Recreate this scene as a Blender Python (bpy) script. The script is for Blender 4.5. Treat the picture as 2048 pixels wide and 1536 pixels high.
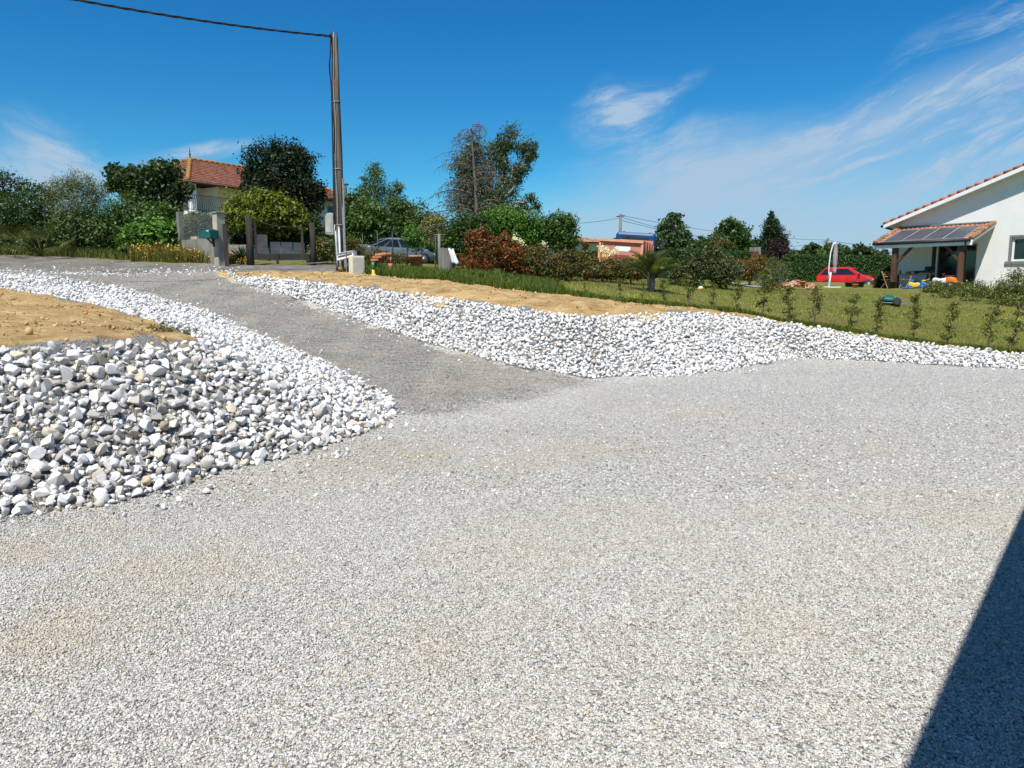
import bpy, bmesh, math, random
import numpy as np
from mathutils import Vector, Matrix, Euler
random.seed(11)
rng = np.random.default_rng(11)
for o in list(bpy.data.objects):
    bpy.data.objects.remove(o)
S = bpy.context.scene
COL = S.collection
R = math.radians

# ------------------------------------------------------------------ camera
F = 1500.0                      # focal length in pixels of the 2048 px wide photograph
PITCH = math.atan(188 / F)      # tilted slightly down
EYE = 1.6
SP, CP = math.sin(PITCH), math.cos(PITCH)
cam_d = bpy.data.cameras.new('camera')
cam = bpy.data.objects.new('camera', cam_d)
COL.objects.link(cam)
cam.location = (0, 0, EYE)
cam.rotation_euler = (math.pi / 2 - PITCH, 0, 0)
cam_d.sensor_width = 36.0
cam_d.lens = F / 2048 * 36.0
cam_d.clip_end = 3000
cam_d.clip_start = 0.05
S.camera = cam

# ------------------------------------------------------------------ sun, sky, exposure
SUN_H = Vector((-0.34, -0.94, 0)).normalized()     # horizontal direction towards the sun
SUN_E = R(57)
sun_dir = Vector((SUN_H.x * math.cos(SUN_E), SUN_H.y * math.cos(SUN_E), math.sin(SUN_E)))
sd = bpy.data.lights.new('sun', 'SUN')
sd.energy = 5.0
sd.angle = R(0.53)
sd.color = (1.0, 0.96, 0.90)
sun = bpy.data.objects.new('sun', sd)
COL.objects.link(sun)
sun.rotation_euler = sun_dir.to_track_quat('Z', 'Y').to_euler()
sun.location = (0, -5, 30)
S.view_settings.view_transform = 'Standard'
S.view_settings.look = 'None'
S.view_settings.gamma = 1
S.view_settings.exposure = 0.27
S.view_settings.use_curve_mapping = False
S.render.engine = 'CYCLES'
S.cycles.max_bounces = 5
S.cycles.diffuse_bounces = 2
S.cycles.use_adaptive_sampling = True
S.cycles.adaptive_threshold = 0.025
S.cycles.glossy_bounces = 3
S.cycles.transmission_bounces = 3
S.cycles.transparent_max_bounces = 8


class NT:
    """small helper to write node trees"""
    def __init__(self, tree):
        self.t = tree
        self.n = tree.nodes
        self.l = tree.links

    def new(self, typ, **kw):
        n = self.n.new(typ)
        for k, v in kw.items():
            setattr(n, k, v)
        return n

    def put(self, sock, v):
        if isinstance(v, bpy.types.NodeSocket):
            self.l.new(v, sock)
        else:
            sock.default_value = v

    def m(self, op, a, b=None, c=None, clamp=False):
        n = self.new('ShaderNodeMath', operation=op)
        n.use_clamp = clamp
        self.put(n.inputs[0], a)
        if b is not None:
            self.put(n.inputs[1], b)
        if c is not None:
            self.put(n.inputs[2], c)
        return n.outputs[0]

    def noise(self, vec, scale, detail=4, rough=0.55, dist=0.0):
        n = self.new('ShaderNodeTexNoise')
        if vec is not None:
            self.put(n.inputs['Vector'], vec)
        n.inputs['Scale'].default_value = scale
        n.inputs['Detail'].default_value = detail
        n.inputs['Roughness'].default_value = rough
        n.inputs['Distortion'].default_value = dist
        return n.outputs['Fac']

    def voro(self, vec, scale, feature='F1', out='Distance', rand=1.0):
        n = self.new('ShaderNodeTexVoronoi', feature=feature)
        self.put(n.inputs['Vector'], vec)
        n.inputs['Scale'].default_value = scale
        n.inputs['Randomness'].default_value = rand
        return n.outputs[out]

    def ramp(self, fac, stops, interp='LINEAR'):
        n = self.new('ShaderNodeValToRGB')
        cr = n.color_ramp
        cr.interpolation = interp
        while len(cr.elements) < len(stops):
            cr.elements.new(0.5)
        for e, (p, c) in zip(cr.elements, stops):
            e.position = p
            if isinstance(c, (int, float)):
                c = (c, c, c)
            e.color = (c[0], c[1], c[2], 1)
        self.put(n.inputs[0], fac)
        return n.outputs[0]

    def mix(self, fac, a, b, blend='MIX'):
        n = self.new('ShaderNodeMix', data_type='RGBA', blend_type=blend)
        n.clamp_result = False
        self.put(n.inputs['Factor'], fac)
        for s, v in ((6, a), (7, b)):
            if isinstance(v, (tuple, list)):
                v = (v[0], v[1], v[2], 1)
            self.put(n.inputs[s], v)
        return n.outputs[2]

    def mapping(self, vec, scale=(1, 1, 1), rot=(0, 0, 0), loc=(0, 0, 0)):
        n = self.new('ShaderNodeMapping')
        self.put(n.inputs['Vector'], vec)
        n.inputs['Scale'].default_value = scale
        n.inputs['Rotation'].default_value = rot
        n.inputs['Location'].default_value = loc
        return n.outputs[0]

    def bump(self, h, strength=0.5, dist=0.02, normal=None):
        n = self.new('ShaderNodeBump')
        n.inputs['Strength'].default_value = strength
        n.inputs['Distance'].default_value = dist
        self.put(n.inputs['Height'], h)
        if normal is not None:
            self.put(n.inputs['Normal'], normal)
        return n.outputs[0]

    def smooth(self, x, lo, hi):
        n = self.new('ShaderNodeMapRange', interpolation_type='SMOOTHSTEP')
        self.put(n.inputs[0], x)
        n.inputs[1].default_value = lo
        n.inputs[2].default_value = hi
        return n.outputs[0]


def ray(px, py):
    x, dy = px - 1024.0, py - 768.0
    return x, F * CP - dy * SP, -F * SP - dy * CP      # right, forward, up


def at(px, py, Y):
    """world point seen at photo pixel (px, py) at the forward distance Y (used for measuring only)"""
    x, f, u = ray(px, py)
    s = Y / f
    return Vector((x * s, Y, EYE + u * s))


def gz(px, py, z=0.0):
    x, f, u = ray(px, py)
    s = (z - EYE) / u
    return Vector((x * s, f * s, z))


def azel(px, py):
    x, f, u = ray(px, py)
    return math.atan2(x, f), math.atan2(u, math.hypot(x, f))


# ---- world: Nishita sky with thin cirrus that stands at fixed compass directions
W = bpy.data.worlds.new('World')
S.world = W
W.use_nodes = True
W.node_tree.nodes.clear()
w = NT(W.node_tree)
sky = w.new('ShaderNodeTexSky', sky_type='NISHITA')
sky.sun_disc = False
sky.sun_elevation = SUN_E
sky.sun_rotation = math.atan2(sun_dir.x, sun_dir.y)
sky.altitude = 100
sky.air_density = 1.0
sky.dust_density = 0.3
sky.ozone_density = 3.0
hs = w.new('ShaderNodeHueSaturation')
hs.inputs['Hue'].default_value = 0.505
hs.inputs['Saturation'].default_value = 1.40
hs.inputs['Value'].default_value = 1.0
w.l.new(sky.outputs[0], hs.inputs['Color'])
geo = w.new('ShaderNodeTexCoord')
dirv = geo.outputs['Generated']
sx = w.new('ShaderNodeSeparateXYZ')
w.l.new(dirv, sx.inputs[0])
az = w.m('ARCTAN2', sx.outputs[0], sx.outputs[1])
el = w.m('ARCSINE', sx.outputs[2])
cmb = w.new('ShaderNodeCombineXYZ')
w.l.new(az, cmb.inputs[0])
w.l.new(el, cmb.inputs[1])
warp = w.new('ShaderNodeTexNoise')
warp.inputs['Scale'].default_value = 5.0
warp.inputs['Detail'].default_value = 3
w.l.new(cmb.outputs[0], warp.inputs['Vector'])
wsub = w.new('ShaderNodeVectorMath', operation='MULTIPLY_ADD')
w.l.new(warp.outputs['Color'], wsub.inputs[0])
wsub.inputs[1].default_value = (0.10, 0.06, 0)
w.l.new(cmb.outputs[0], wsub.inputs[2])
uv = wsub.outputs[0]
WOFF = (0.05, 0.03)


def texture(tilt, nscale, stretch, off):
    """wispy streak pattern running at a given tilt"""
    mp2 = w.mapping(uv, rot=(0, 0, -R(tilt)))
    nz = w.noise(w.mapping(mp2, scale=(nscale / stretch, nscale, 1), loc=(off, off * .7, 0)), 1.0, 6, 0.66, 0.9)
    nf = w.noise(w.mapping(mp2, scale=(nscale * 1.1, nscale * 3.2, 1), loc=(off * .3, off, 0)), 1.0, 4, 0.68, 0.5)
    return w.m('MULTIPLY', w.smooth(nz, 0.40, 0.63), w.m('ADD', .40, w.m('MULTIPLY', w.smooth(nf, .38, .60), .85)))


T_STREAK = texture(20, 26, 6.5, 3.3)
T_PATCH = texture(11, 12, 2.4, 17.1)
T_LEFT = texture(-20, 15, 2.4, 9.2)


def cloud(px, py, rx, ry, tilt, amp, tex, soft=0.0):
    """one soft cirrus patch; sizes in photo px, tilt in degrees anticlockwise"""
    a, e = azel(px, py)
    mp = w.new('ShaderNodeMapping', vector_type='TEXTURE')
    w.l.new(uv, mp.inputs['Vector'])
    mp.inputs['Location'].default_value = (a + WOFF[0], e + WOFF[1], 0)
    mp.inputs['Rotation'].default_value = (0, 0, R(tilt))
    mp.inputs['Scale'].default_value = (rx / F, ry / F, 1)
    ln = w.new('ShaderNodeVectorMath', operation='LENGTH')
    w.l.new(mp.outputs[0], ln.inputs[0])
    fall = w.smooth(ln.outputs['Value'], 1.25, 0.0)
    return w.m('MULTIPLY', w.m('MULTIPLY', fall, amp), w.m('ADD', w.m('MULTIPLY', tex, 1.0 - soft), soft))


clouds = [
    cloud(1240, 238, 100, 76, 25, 1.25, T_PATCH, .08), cloud(1325, 190, 70, 24, 25, 0.7, T_PATCH, .1),
    cloud(1370, 375, 310, 105, 10, 1.2, T_PATCH, .5), cloud(1560, 325, 430, 52, 17, 1.25, T_STREAK, .25), cloud(1300, 300, 150, 36, 14, .6, T_PATCH),
    cloud(1760, 235, 520, 44, 20, 1.5, T_STREAK, .2), cloud(1960, 165, 330, 36, 22, .65, T_STREAK, .1),
    cloud(1950, 80, 300, 50, 33, 0.55, T_STREAK), cloud(1720, 330, 560, 120, 12, 1.1, T_STREAK, .4),
    cloud(1930, 308, 170, 22, 8, 0.8, T_STREAK, .1), cloud(1880, 390, 500, 60, 6, .8, T_PATCH, .3),
    cloud(1650, 490, 1150, 130, 2, 1.25, T_PATCH, .7),
    cloud(430, 295, 95, 16, 9, 1.0, T_PATCH, .3), cloud(330, 312, 190, 18, 11, 0.6, T_PATCH, .1),
    cloud(105, 325, 110, 62, -35, 1.1, T_LEFT, .15), cloud(30, 345, 190, 60, -8, 1.2, T_LEFT, .35),
]
tot = clouds[0]
for c_ in clouds[1:]:
    inv = w.m('MULTIPLY', w.m('SUBTRACT', 1.0, tot), w.m('SUBTRACT', 1.0, c_))
    tot = w.m('SUBTRACT', 1.0, inv)
tot = w.m('MINIMUM', w.m('MULTIPLY', tot, 0.95), 0.93)
SKY_K = 0.14
deep = w.mix(1.0, hs.outputs[0], (.305, .69, .715), 'MULTIPLY')
skyc = w.mix(tot, deep, (0.345 / SKY_K, 0.468 / SKY_K, 0.605 / SKY_K))
bg = w.new('ShaderNodeBackground')
bg.inputs['Strength'].default_value = SKY_K
w.l.new(skyc, bg.inputs['Color'])
wo = w.new('ShaderNodeOutputWorld')
w.l.new(bg.outputs[0], wo.inputs[0])


# ------------------------------------------------------------------ object helpers
def tag(o, label=None, cat=None, group=None, kind=None):
    if label:
        o['label'] = label
    if cat:
        o['category'] = cat
    if group:
        o['group'] = group
    if kind:
        o['kind'] = kind
    return o


def thing(name, label, cat, loc, rz=0.0, group=None):
    o = bpy.data.objects.new(name, None)
    COL.objects.link(o)
    o.empty_display_size = 0.2
    o.location = loc
    o.rotation_euler = (0, 0, rz)
    return tag(o, label, cat, group)


def obj_np(name, V, Fc, mats, parent=None, tint=None, smooth=False, tint_domain='POINT', midx=None):
    """V (n,3), Fc (m,k) -> one mesh object"""
    V = np.asarray(V, dtype=np.float32)
    Fc = np.asarray(Fc, dtype=np.int32)
    me = bpy.data.meshes.new(name)
    me.vertices.add(len(V))
    me.vertices.foreach_set('co', V.ravel())
    m, k = Fc.shape
    me.loops.add(m * k)
    me.loops.foreach_set('vertex_index', Fc.ravel())
    me.polygons.add(m)
    me.polygons.foreach_set('loop_start', np.arange(0, m * k, k, dtype=np.int32))
    me.polygons.foreach_set('loop_total', np.full(m, k, dtype=np.int32))
    if smooth:
        me.polygons.foreach_set('use_smooth', np.ones(m, dtype=bool))
    if midx is not None:
        me.polygons.foreach_set('material_index', np.asarray(midx, dtype=np.int32))
    if tint is not None:
        t = np.asarray(tint, dtype=np.float32)
        if t.shape[1] == 3:
            t = np.concatenate([t, np.ones((len(t), 1), np.float32)], 1)
        a = me.attributes.new('tint', 'FLOAT_COLOR', tint_domain)
        a.data.foreach_set('color', t.ravel())
    me.update(calc_edges=True)
    for mm in (mats if isinstance(mats, (list, tuple)) else [mats]):
        me.materials.append(mm)
    o = bpy.data.objects.new(name, me)
    COL.objects.link(o)
    if parent is not None:
        o.parent = parent
    return o


class MB:
    """collects boxes, tubes, lathes and sheets; build() links them as ONE mesh object"""
    def __init__(self):
        self.v, self.f, self.s, self.mi, self.t = [], [], [], [], []
        self.cur = 0
        self.tn = (1, 1, 1)

    def add(self, vs, fs, smooth=False, M=None):
        b = len(self.v)
        for p in vs:
            p = Vector(p)
            self.v.append(M @ p if M is not None else p)
        for f in fs:
            self.f.append([b + i for i in f])
            self.s.append(smooth)
            self.mi.append(self.cur)
            self.t.append(self.tn)

    def box(self, x0, x1, y0, y1, z0, z1, M=None):
        vs = [(x0, y0, z0), (x1, y0, z0), (x1, y1, z0), (x0, y1, z0), (x0, y0, z1), (x1, y0, z1), (x1, y1, z1), (x0, y1, z1)]
        self.add(vs, [(3, 2, 1, 0), (4, 5, 6, 7), (0, 1, 5, 4), (1, 2, 6, 5), (2, 3, 7, 6), (3, 0, 4, 7)], M=M)
        return self

    def bar(self, p, q, w_, d, up=(0, 0, 1)):
        """box beam from p to q, w_ wide, d deep"""
        p, q = Vector(p), Vector(q)
        z = (q - p)
        L = z.length
        z.normalize()
        x = Vector(up).cross(z)
        if x.length < 1e-3:
            x = Vector((1, 0, 0)).cross(z)
            if x.length < 1e-3:
                x = Vector((0, 1, 0)).cross(z)
        x.normalize()
        y = z.cross(x)
        M = Matrix.Translation(p) @ Matrix((x, y, z)).transposed().to_4x4()
        return self.box(-w_ / 2, w_ / 2, -d / 2, d / 2, 0, L, M)

    def tube(self, pts, rad, n=8, cap=True, smooth=True):
        pts = [Vector(p) for p in pts]
        if isinstance(rad, (int, float)):
            rad = [rad] * len(pts)
        vs, fs = [], []
        T = (pts[1] - pts[0]).normalized()
        x = T.orthogonal().normalized()
        for i, p in enumerate(pts):
            a = pts[max(i - 1, 0)]
            b = pts[min(i + 1, len(pts) - 1)]
            T = (b - a)
            if T.length < 1e-6:
                T = Vector((0, 0, 1))
            T.normalize()
            x = (x - T * x.dot(T))
            if x.length < 1e-4:
                x = T.orthogonal()
            x.normalize()
            y = T.cross(x)
            for k in range(n):
                t = 2 * math.pi * k / n
                vs.append(p + (x * math.cos(t) + y * math.sin(t)) * rad[i])
        for i in range(len(pts) - 1):
            for k in range(n):
                a, b = i * n + k, i * n + (k + 1) % n
                fs.append((a, b, b + n, a + n))
        if cap:
            fs.append(tuple(range(n - 1, -1, -1)))
            e = (len(pts) - 1) * n
            fs.append(tuple(range(e, e + n)))
        self.add(vs, fs, smooth)
        return self

    def lathe(self, prof, n=16, M=None, smooth=True):
        """prof = [(r, z)...] about local z"""
        vs, fs = [], []
        for r, z in prof:
            for k in range(n):
                t = 2 * math.pi * k / n
                vs.append((r * math.cos(t), r * math.sin(t), z))
        for i in range(len(prof) - 1):
            for k in range(n):
                a, b = i * n + k, i * n + (k + 1) % n
                fs.append((a, b, b + n, a + n))
        fs.append(tuple(range(n - 1, -1, -1)))
        e = (len(prof) - 1) * n
        fs.append(tuple(range(e, e + n)))
        self.add(vs, fs, smooth, M)
        return self

    def prism(self, poly, y0, y1, M=None):
        """poly = [(x, z)...] extruded along y"""
        n = len(poly)
        vs = [(x, y0, z) for x, z in poly] + [(x, y1, z) for x, z in poly]
        fs = [tuple(range(n)), tuple(range(2 * n - 1, n - 1, -1))]
        for i in range(n):
            j = (i + 1) % n
            fs.append((j, i, i + n, j + n))
        self.add(vs, fs, M=M)
        return self

    def loft(self, rings, cap=True, smooth=True, closed=True):
        n = len(rings[0])
        vs = [p for r in rings for p in r]
        fs = []
        for i in range(len(rings) - 1):
            for k in range(n if closed else n - 1):
                a, b = i * n + k, i * n + (k + 1) % n
                fs.append((a, b, b + n, a + n))
        if cap and closed:
            fs.append(tuple(range(n - 1, -1, -1)))
            e = (len(rings) - 1) * n
            fs.append(tuple(range(e, e + n)))
        self.add(vs, fs, smooth)
        return self

    def build(self, name, mats, parent=None, bevel=0.0, loc=None, rz=0.0, fixn=True):
        me = bpy.data.meshes.new(name)
        me.from_pydata([tuple(p) for p in self.v], [], self.f)
        me.polygons.foreach_set('use_smooth', self.s)
        me.polygons.foreach_set('material_index', self.mi)
        if any(t != (1, 1, 1) for t in self.t):
            a = me.attributes.new('tint', 'FLOAT_COLOR', 'FACE')
            a.data.foreach_set('color', np.array([(t[0], t[1], t[2], 1) for t in self.t], np.float32).ravel())
        me.update()
        if fixn:
            bm = bmesh.new()
            bm.from_mesh(me)
            bmesh.ops.recalc_face_normals(bm, faces=bm.faces)
            bm.to_mesh(me)
            bm.free()
        for mm in (mats if isinstance(mats, (list, tuple)) else [mats]):
            me.materials.append(mm)
        o = bpy.data.objects.new(name, me)
        COL.objects.link(o)
        if parent is not None:
            o.parent = parent
        if loc is not None:
            o.location = loc
        o.rotation_euler[2] = rz
        if bevel:
            b = o.modifiers.new('bevel', 'BEVEL')
            b.width = bevel
            b.segments = 2
            b.limit_method = 'ANGLE'
            b.angle_limit = R(40)
        return o


# ------------------------------------------------------------------ materials
def pmat(name, col, col2=None, scale=6.0, rough=0.7, bump=0.0, bscale=None, metal=0.0, spec=0.4, tint=False, streak=None,
         mixlo=0.35, mixhi=0.65, bdist=0.01):
    """procedural painted / plastered / wooden surface with two tones of noise and a fine bump"""
    m = bpy.data.materials.new(name)
    m.use_nodes = True
    m.node_tree.nodes.clear()
    t = NT(m.node_tree)
    tc = t.new('ShaderNodeTexCoord').outputs['Object']
    if streak:
        tc2 = t.mapping(tc, scale=streak)
    else:
        tc2 = tc
    bs = t.new('ShaderNodeBsdfPrincipled')
    c = (col[0], col[1], col[2], 1)
    if col2 is not None:
        nz = t.smooth(t.noise(tc2, scale, 5, 0.6), mixlo, mixhi)
        c = t.mix(nz, col, col2)
    if tint:
        at_ = t.new('ShaderNodeAttribute', attribute_name='tint')
        c = t.mix(1.0, c, at_.outputs['Color'], 'MULTIPLY')
    t.put(bs.inputs['Base Color'], c)
    bs.inputs['Roughness'].default_value = rough
    bs.inputs['Metallic'].default_value = metal
    bs.inputs['Specular IOR Level'].default_value = spec
    if bump:
        h = t.noise(tc2, bscale or scale * 4, 5, 0.6)
        t.l.new(t.bump(h, bump, bdist), bs.inputs['Normal'])
    out = t.new('ShaderNodeOutputMaterial')
    t.l.new(bs.outputs[0], out.inputs[0])
    return m


def leafmat(name, rough=0.5, trans=0.28):
    m = bpy.data.materials.new(name)
    m.use_nodes = True
    m.node_tree.nodes.clear()
    t = NT(m.node_tree)
    a = t.new('ShaderNodeAttribute', attribute_name='tint').outputs['Color']
    a = t.mix(1.0, a, (1.32, 1.22, .95), 'MULTIPLY')
    bs = t.new('ShaderNodeBsdfPrincipled')
    t.l.new(a, bs.inputs['Base Color'])
    bs.inputs['Roughness'].default_value = rough
    bs.inputs['Specular IOR Level'].default_value = 0.35
    tr = t.new('ShaderNodeBsdfTranslucent')
    t.l.new(t.mix(1.0, a, (1.15, 1.25, 0.6), 'MULTIPLY'), tr.inputs[0])
    mx = t.new('ShaderNodeMixShader')
    mx.inputs[0].default_value = trans
    t.l.new(bs.outputs[0], mx.inputs[1])
    t.l.new(tr.outputs[0], mx.inputs[2])
    out = t.new('ShaderNodeOutputMaterial')
    t.l.new(mx.outputs[0], out.inputs[0])
    return m


M_LEAF = leafmat('leaf')
M_GRASS = leafmat('grass_blade', 0.6, 0.3)
M_BARK = pmat('bark', (.10, .075, .055), (.19, .16, .13), 9, 0.9, 0.6, 30, streak=(1, 1, .25))
M_BARK_GREY = pmat('grey_bark', (.22, .20, .18), (.36, .33, .30), 9, 0.9, 0.5, 30, streak=(1, 1, .25))
M_BARK_DEAD = pmat('dead_bark', (.075, .062, .052), (.15, .125, .105), 9, 0.9, 0.5, 30, streak=(1, 1, .25))

# ================================================================== TERRAIN
def drive_pt(px, py):
    """point of the sloping driveway seen at a photo pixel (plane rising away to the left)"""
    x, f, u = ray(px, py)
    kx, ku = x / f, u / f
    Y = (EYE + 0.156 * 9.6) / (0.156 * (0.8 - 0.59 * kx) - ku)
    return Vector((kx * Y, Y, EYE + ku * Y))


def dens(pts, step=0.7):
    out = []
    for a, b in zip(pts[:-1], pts[1:]):
        n = max(1, int((b - a).length / step))
        out += [a.lerp(b, i / n) for i in range(n)]
    return out + [pts[-1]]


toeL = [gz(*p) for p in [(-420, 1160), (-200, 1095), (0, 1040), (230, 1008), (440, 945), (620, 905), (740, 860), (790, 830)]]
DL = [drive_pt(*p) for p in [(782, 800), (690, 750), (560, 690), (400, 620), (250, 580), (100, 555), (-60, 541)]]
crestL = [at(*p) for p in [(-420, 712, 6.6), (-200, 708, 6.8), (0, 705, 7.1), (200, 698, 7.3), (330, 698, 7.9), (405, 690, 8.9)]]
rowL = [at(*p) for p in [(405, 690, 8.9), (350, 662, 11.0), (280, 635, 12.8), (200, 612, 14.3), (100, 592, 16.2), (0, 578, 17.3), (-120, 566, 18.0)]]
DRt = [drive_pt(*p) for p in [(470, 562), (600, 600), (740, 650), (900, 700), (1050, 738)]]
toeR = [gz(*p) for p in [(1180, 757), (1330, 757), (1450, 742), (1600, 716), (1750, 722), (1850, 729), (2048, 740), (2400, 765)]]
crestR = [at(*p) for p in [(450, 545, 21.8), (580, 560, 20.3), (700, 575, 18.6), (900, 600, 16.6), (1050, 622, 15.8), (1180, 637, 15.2),
                           (1290, 632, 16.0), (1400, 627, 17.2), (1520, 637, 18.5), (1650, 660, 18.9), (1850, 690, 17.2), (2048, 712, 15.9), (2400, 752, 14.6)]]
grassE = [at(*p) for p in [(690, 547, 22.3), (722, 549, 21.8), (900, 567, 20.3), (1100, 590, 19.0), (1250, 610, 18.5), (1400, 625, 18.8),
                           (1560, 650, 19.5), (1750, 680, 18.8), (1900, 700, 17.7), (2048, 713, 16.5), (2400, 754, 15.2)]]
roadF = [at(*p) for p in [(-200, 541, 20.5), (-60, 541, 20.8), (100, 548, 21.5), (250, 548, 22.0), (430, 543, 22.4), (560, 543, 22.3), (690, 547, 22.3)]]
roadB = [at(*p) for p in [(700, 531, 24.5), (560, 530, 25.0), (430, 528, 24.6), (260, 520, 25.2), (100, 513, 25.8), (-120, 506, 26.4)]]

ctrl = []
for pl, st in ((toeL, .5), (DL, .8), (crestL, .5), (rowL, .9), (DRt, .8), (toeR, .8), (crestR, .8), (grassE, 1.2), (roadF, 1.5), (roadB, 1.5)):
    ctrl += dens(pl, st)
# yard, flat
for p in [(-3, 1.5), (0, 2), (3, 2), (7, 2), (-1.5, 4), (1, 5), (4, 5), (8, 5), (0, 8), (3, 8), (7, 8), (11, 8), (1.5, 10.8), (4, 11), (7, 12), (10, 12.5),
          (5.5, 14), (-3.2, 2), (-2.5, 4), (-1.2, 6.5), (14, 10), (14, 4), (18, 9), (0, -3), (5, -4), (10, -4), (-5, -2), (-7, 1.5), (2, 12.3), (6.6, 15.5), (20, 0), (0, -12)]:
    ctrl.append(Vector((p[0], p[1], 0)))
# left platform and behind it
for p in [(0, 640, 10.2), (200, 650, 10.2), (-200, 660, 9), (-200, 620, 12), (100, 620, 12.5), (0, 600, 14.5)]:
    ctrl.append(at(*p))
# mid driveway
for p in [(600, 650), (800, 720), (900, 760), (500, 620), (350, 580), (250, 560), (400, 560), (520, 590), (700, 680)]:
    ctrl.append(drive_pt(*p))
# lawn and garden behind
for p in [(950, 550, 24), (1200, 564, 26), (1300, 561, 33), (1450, 573, 39), (1600, 576, 39), (1750, 577, 38.5), (1750, 610, 27.4), (1650, 625, 25),
          (1500, 600, 25), (1900, 640, 24), (2048, 650, 23), (1900, 590, 33), (1850, 577, 36), (2040, 600, 31), (1400, 590, 25), (1100, 562, 26),
          (800, 540, 26), (740, 531, 30), (760, 527, 37), (740, 527, 43), (850, 527, 43), (800, 524, 50), (880, 535, 30), (640, 520, 28), (500, 520, 28), (420, 515, 28), (200, 508, 28), (0, 500, 28),
          (-200, 495, 28), (2200, 660, 22), (2400, 660, 24), (1700, 565, 46), (1500, 562, 55), (1250, 556, 42), (1000, 545, 40)]:
    ctrl.append(at(*p))
for x_, y_, z_ in [(20.5, 40, 1.66), (24, 36, 1.66), (28, 31, 1.66), (24, 44, 1.7), (30, 40, 1.7), (18, 38, 1.66), (21, 34.6, 1.64), (35, 25, .8), (40, 45, 1.7),
                   (-18, 46, 3.4), (-10, 56, 3.5), (-30, 50, 3.8), (-40, 30, 3.0), (-30, 12, 1.8), (-30, 0, 1.2), (-16, 4, .9), (-14, 10, 1.25), (40, 8, 0)]:
    ctrl.append(Vector((x_, y_, z_)))
CP_ = np.array([tuple(c) for c in ctrl])
# drop near-duplicates
keep = []
for i, c in enumerate(CP_):
    if all((c[0] - CP_[j][0]) ** 2 + (c[1] - CP_[j][1]) ** 2 > .12 for j in keep):
        keep.append(i)
CP_ = CP_[keep]
nC = len(CP_)


def kern(d):
    return np.sqrt(d * d + 0.02)


D_ = np.hypot(CP_[:, None, 0] - CP_[None, :, 0], CP_[:, None, 1] - CP_[None, :, 1])
A_ = np.zeros((nC + 3, nC + 3))
A_[:nC, :nC] = kern(D_) - np.eye(nC) * 0.03
A_[:nC, nC] = 1
A_[:nC, nC + 1:] = CP_[:, :2]
A_[nC, :nC] = 1
A_[nC + 1:, :nC] = CP_[:, :2].T
b_ = np.zeros(nC + 3)
b_[:nC] = CP_[:, 2]
WT = np.linalg.solve(A_, b_)


def sstep(x, a, b):
    t = np.clip((x - a) / (b - a), 0, 1)
    return t * t * (3 - 2 * t)


def Hn(x, y):
    """terrain height, vectorised"""
    x = np.asarray(x, float)
    y = np.asarray(y, float)
    sh = x.shape
    x, y = x.ravel(), y.ravel()
    out = np.empty(len(x))
    for i in range(0, len(x), 20000):
        xx, yy = x[i:i + 20000], y[i:i + 20000]
        d = np.hypot(xx[:, None] - CP_[None, :, 0], yy[:, None] - CP_[None, :, 1])
        out[i:i + 20000] = kern(d) @ WT[:nC] + WT[nC] + WT[nC + 1] * xx + WT[nC + 2] * yy
    far = sstep(np.hypot(x - 2, y - 20), 32, 60)
    plain = 1.9 + 1.6 * sstep(-x, 0, 30) * sstep(y, 10, 40)
    out = out * (1 - far) + plain * far
    # the yard itself is flat
    return out.reshape(sh)


def H(x, y):
    return float(Hn(np.array([x]), np.array([y]))[0])


def vnoise(x, y, scale, seed=0):
    """cheap smooth value noise, vectorised, in -1..1"""
    r = np.random.default_rng(seed)
    tab = r.uniform(-1, 1, (256, 256))
    X, Y = x * scale + 1000, y * scale + 1000
    xi, yi = np.floor(X).astype(int), np.floor(Y).astype(int)
    fx, fy = X - xi, Y - yi
    fx, fy = fx * fx * (3 - 2 * fx), fy * fy * (3 - 2 * fy)
    g = lambda a, b: tab[a % 256, b % 256]
    return (g(xi, yi) * (1 - fx) + g(xi + 1, yi) * fx) * (1 - fy) + (g(xi, yi + 1) * (1 - fx) + g(xi + 1, yi + 1) * fx) * fy


def inpoly(x, y, poly):
    ins = np.zeros(x.shape, bool)
    n = len(poly)
    for i in range(n):
        x0, y0 = poly[i][0], poly[i][1]
        x1, y1 = poly[(i + 1) % n][0], poly[(i + 1) % n][1]
        if y0 == y1:
            continue
        c = ((y0 > y) != (y1 > y)) & (x < (x1 - x0) * (y - y0) / (y1 - y0) + x0)
        ins ^= c
    return ins


def pdist(x, y, line):
    """distance to a polyline"""
    d = np.full(x.shape, 1e9)
    for a, b in zip(line[:-1], line[1:]):
        vx, vy = b[0] - a[0], b[1] - a[1]
        L = vx * vx + vy * vy + 1e-9
        t = np.clip(((x - a[0]) * vx + (y - a[1]) * vy) / L, 0, 1)
        d = np.minimum(d, np.hypot(x - a[0] - t * vx, y - a[1] - t * vy))
    return d


xy = lambda L: [(p.x, p.y) for p in L]
P_pileL = xy(toeL) + xy(DL) + xy(rowL)[::-1] + xy(crestL)[::-1]
P_pileR = xy(DRt) + xy(toeR) + xy(crestR)[::-1]
P_drive = xy(DL) + [(roadF[1].x, roadF[1].y)] + xy(roadF)[2:5] + xy(DRt) + [(toeR[0].x, toeR[0].y), (.2, 11.0), (toeL[-1].x, toeL[-1].y)]
P_yard = xy(toeL) + [(.2, 11.0)] + xy(toeR) + [(60, 15), (60, -30), (-40, -30), (-40, -2)]
P_road = xy(roadF) + xy(roadB)
P_lawn = xy(grassE) + [(60, 13), (90, 90), (-14, 90), (-6.5, 30), (roadB[0].x, roadB[0].y)]
P_sandL = xy(crestL) + xy(rowL)[1:] + [(-30, 19), (-30, 5)]

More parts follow.
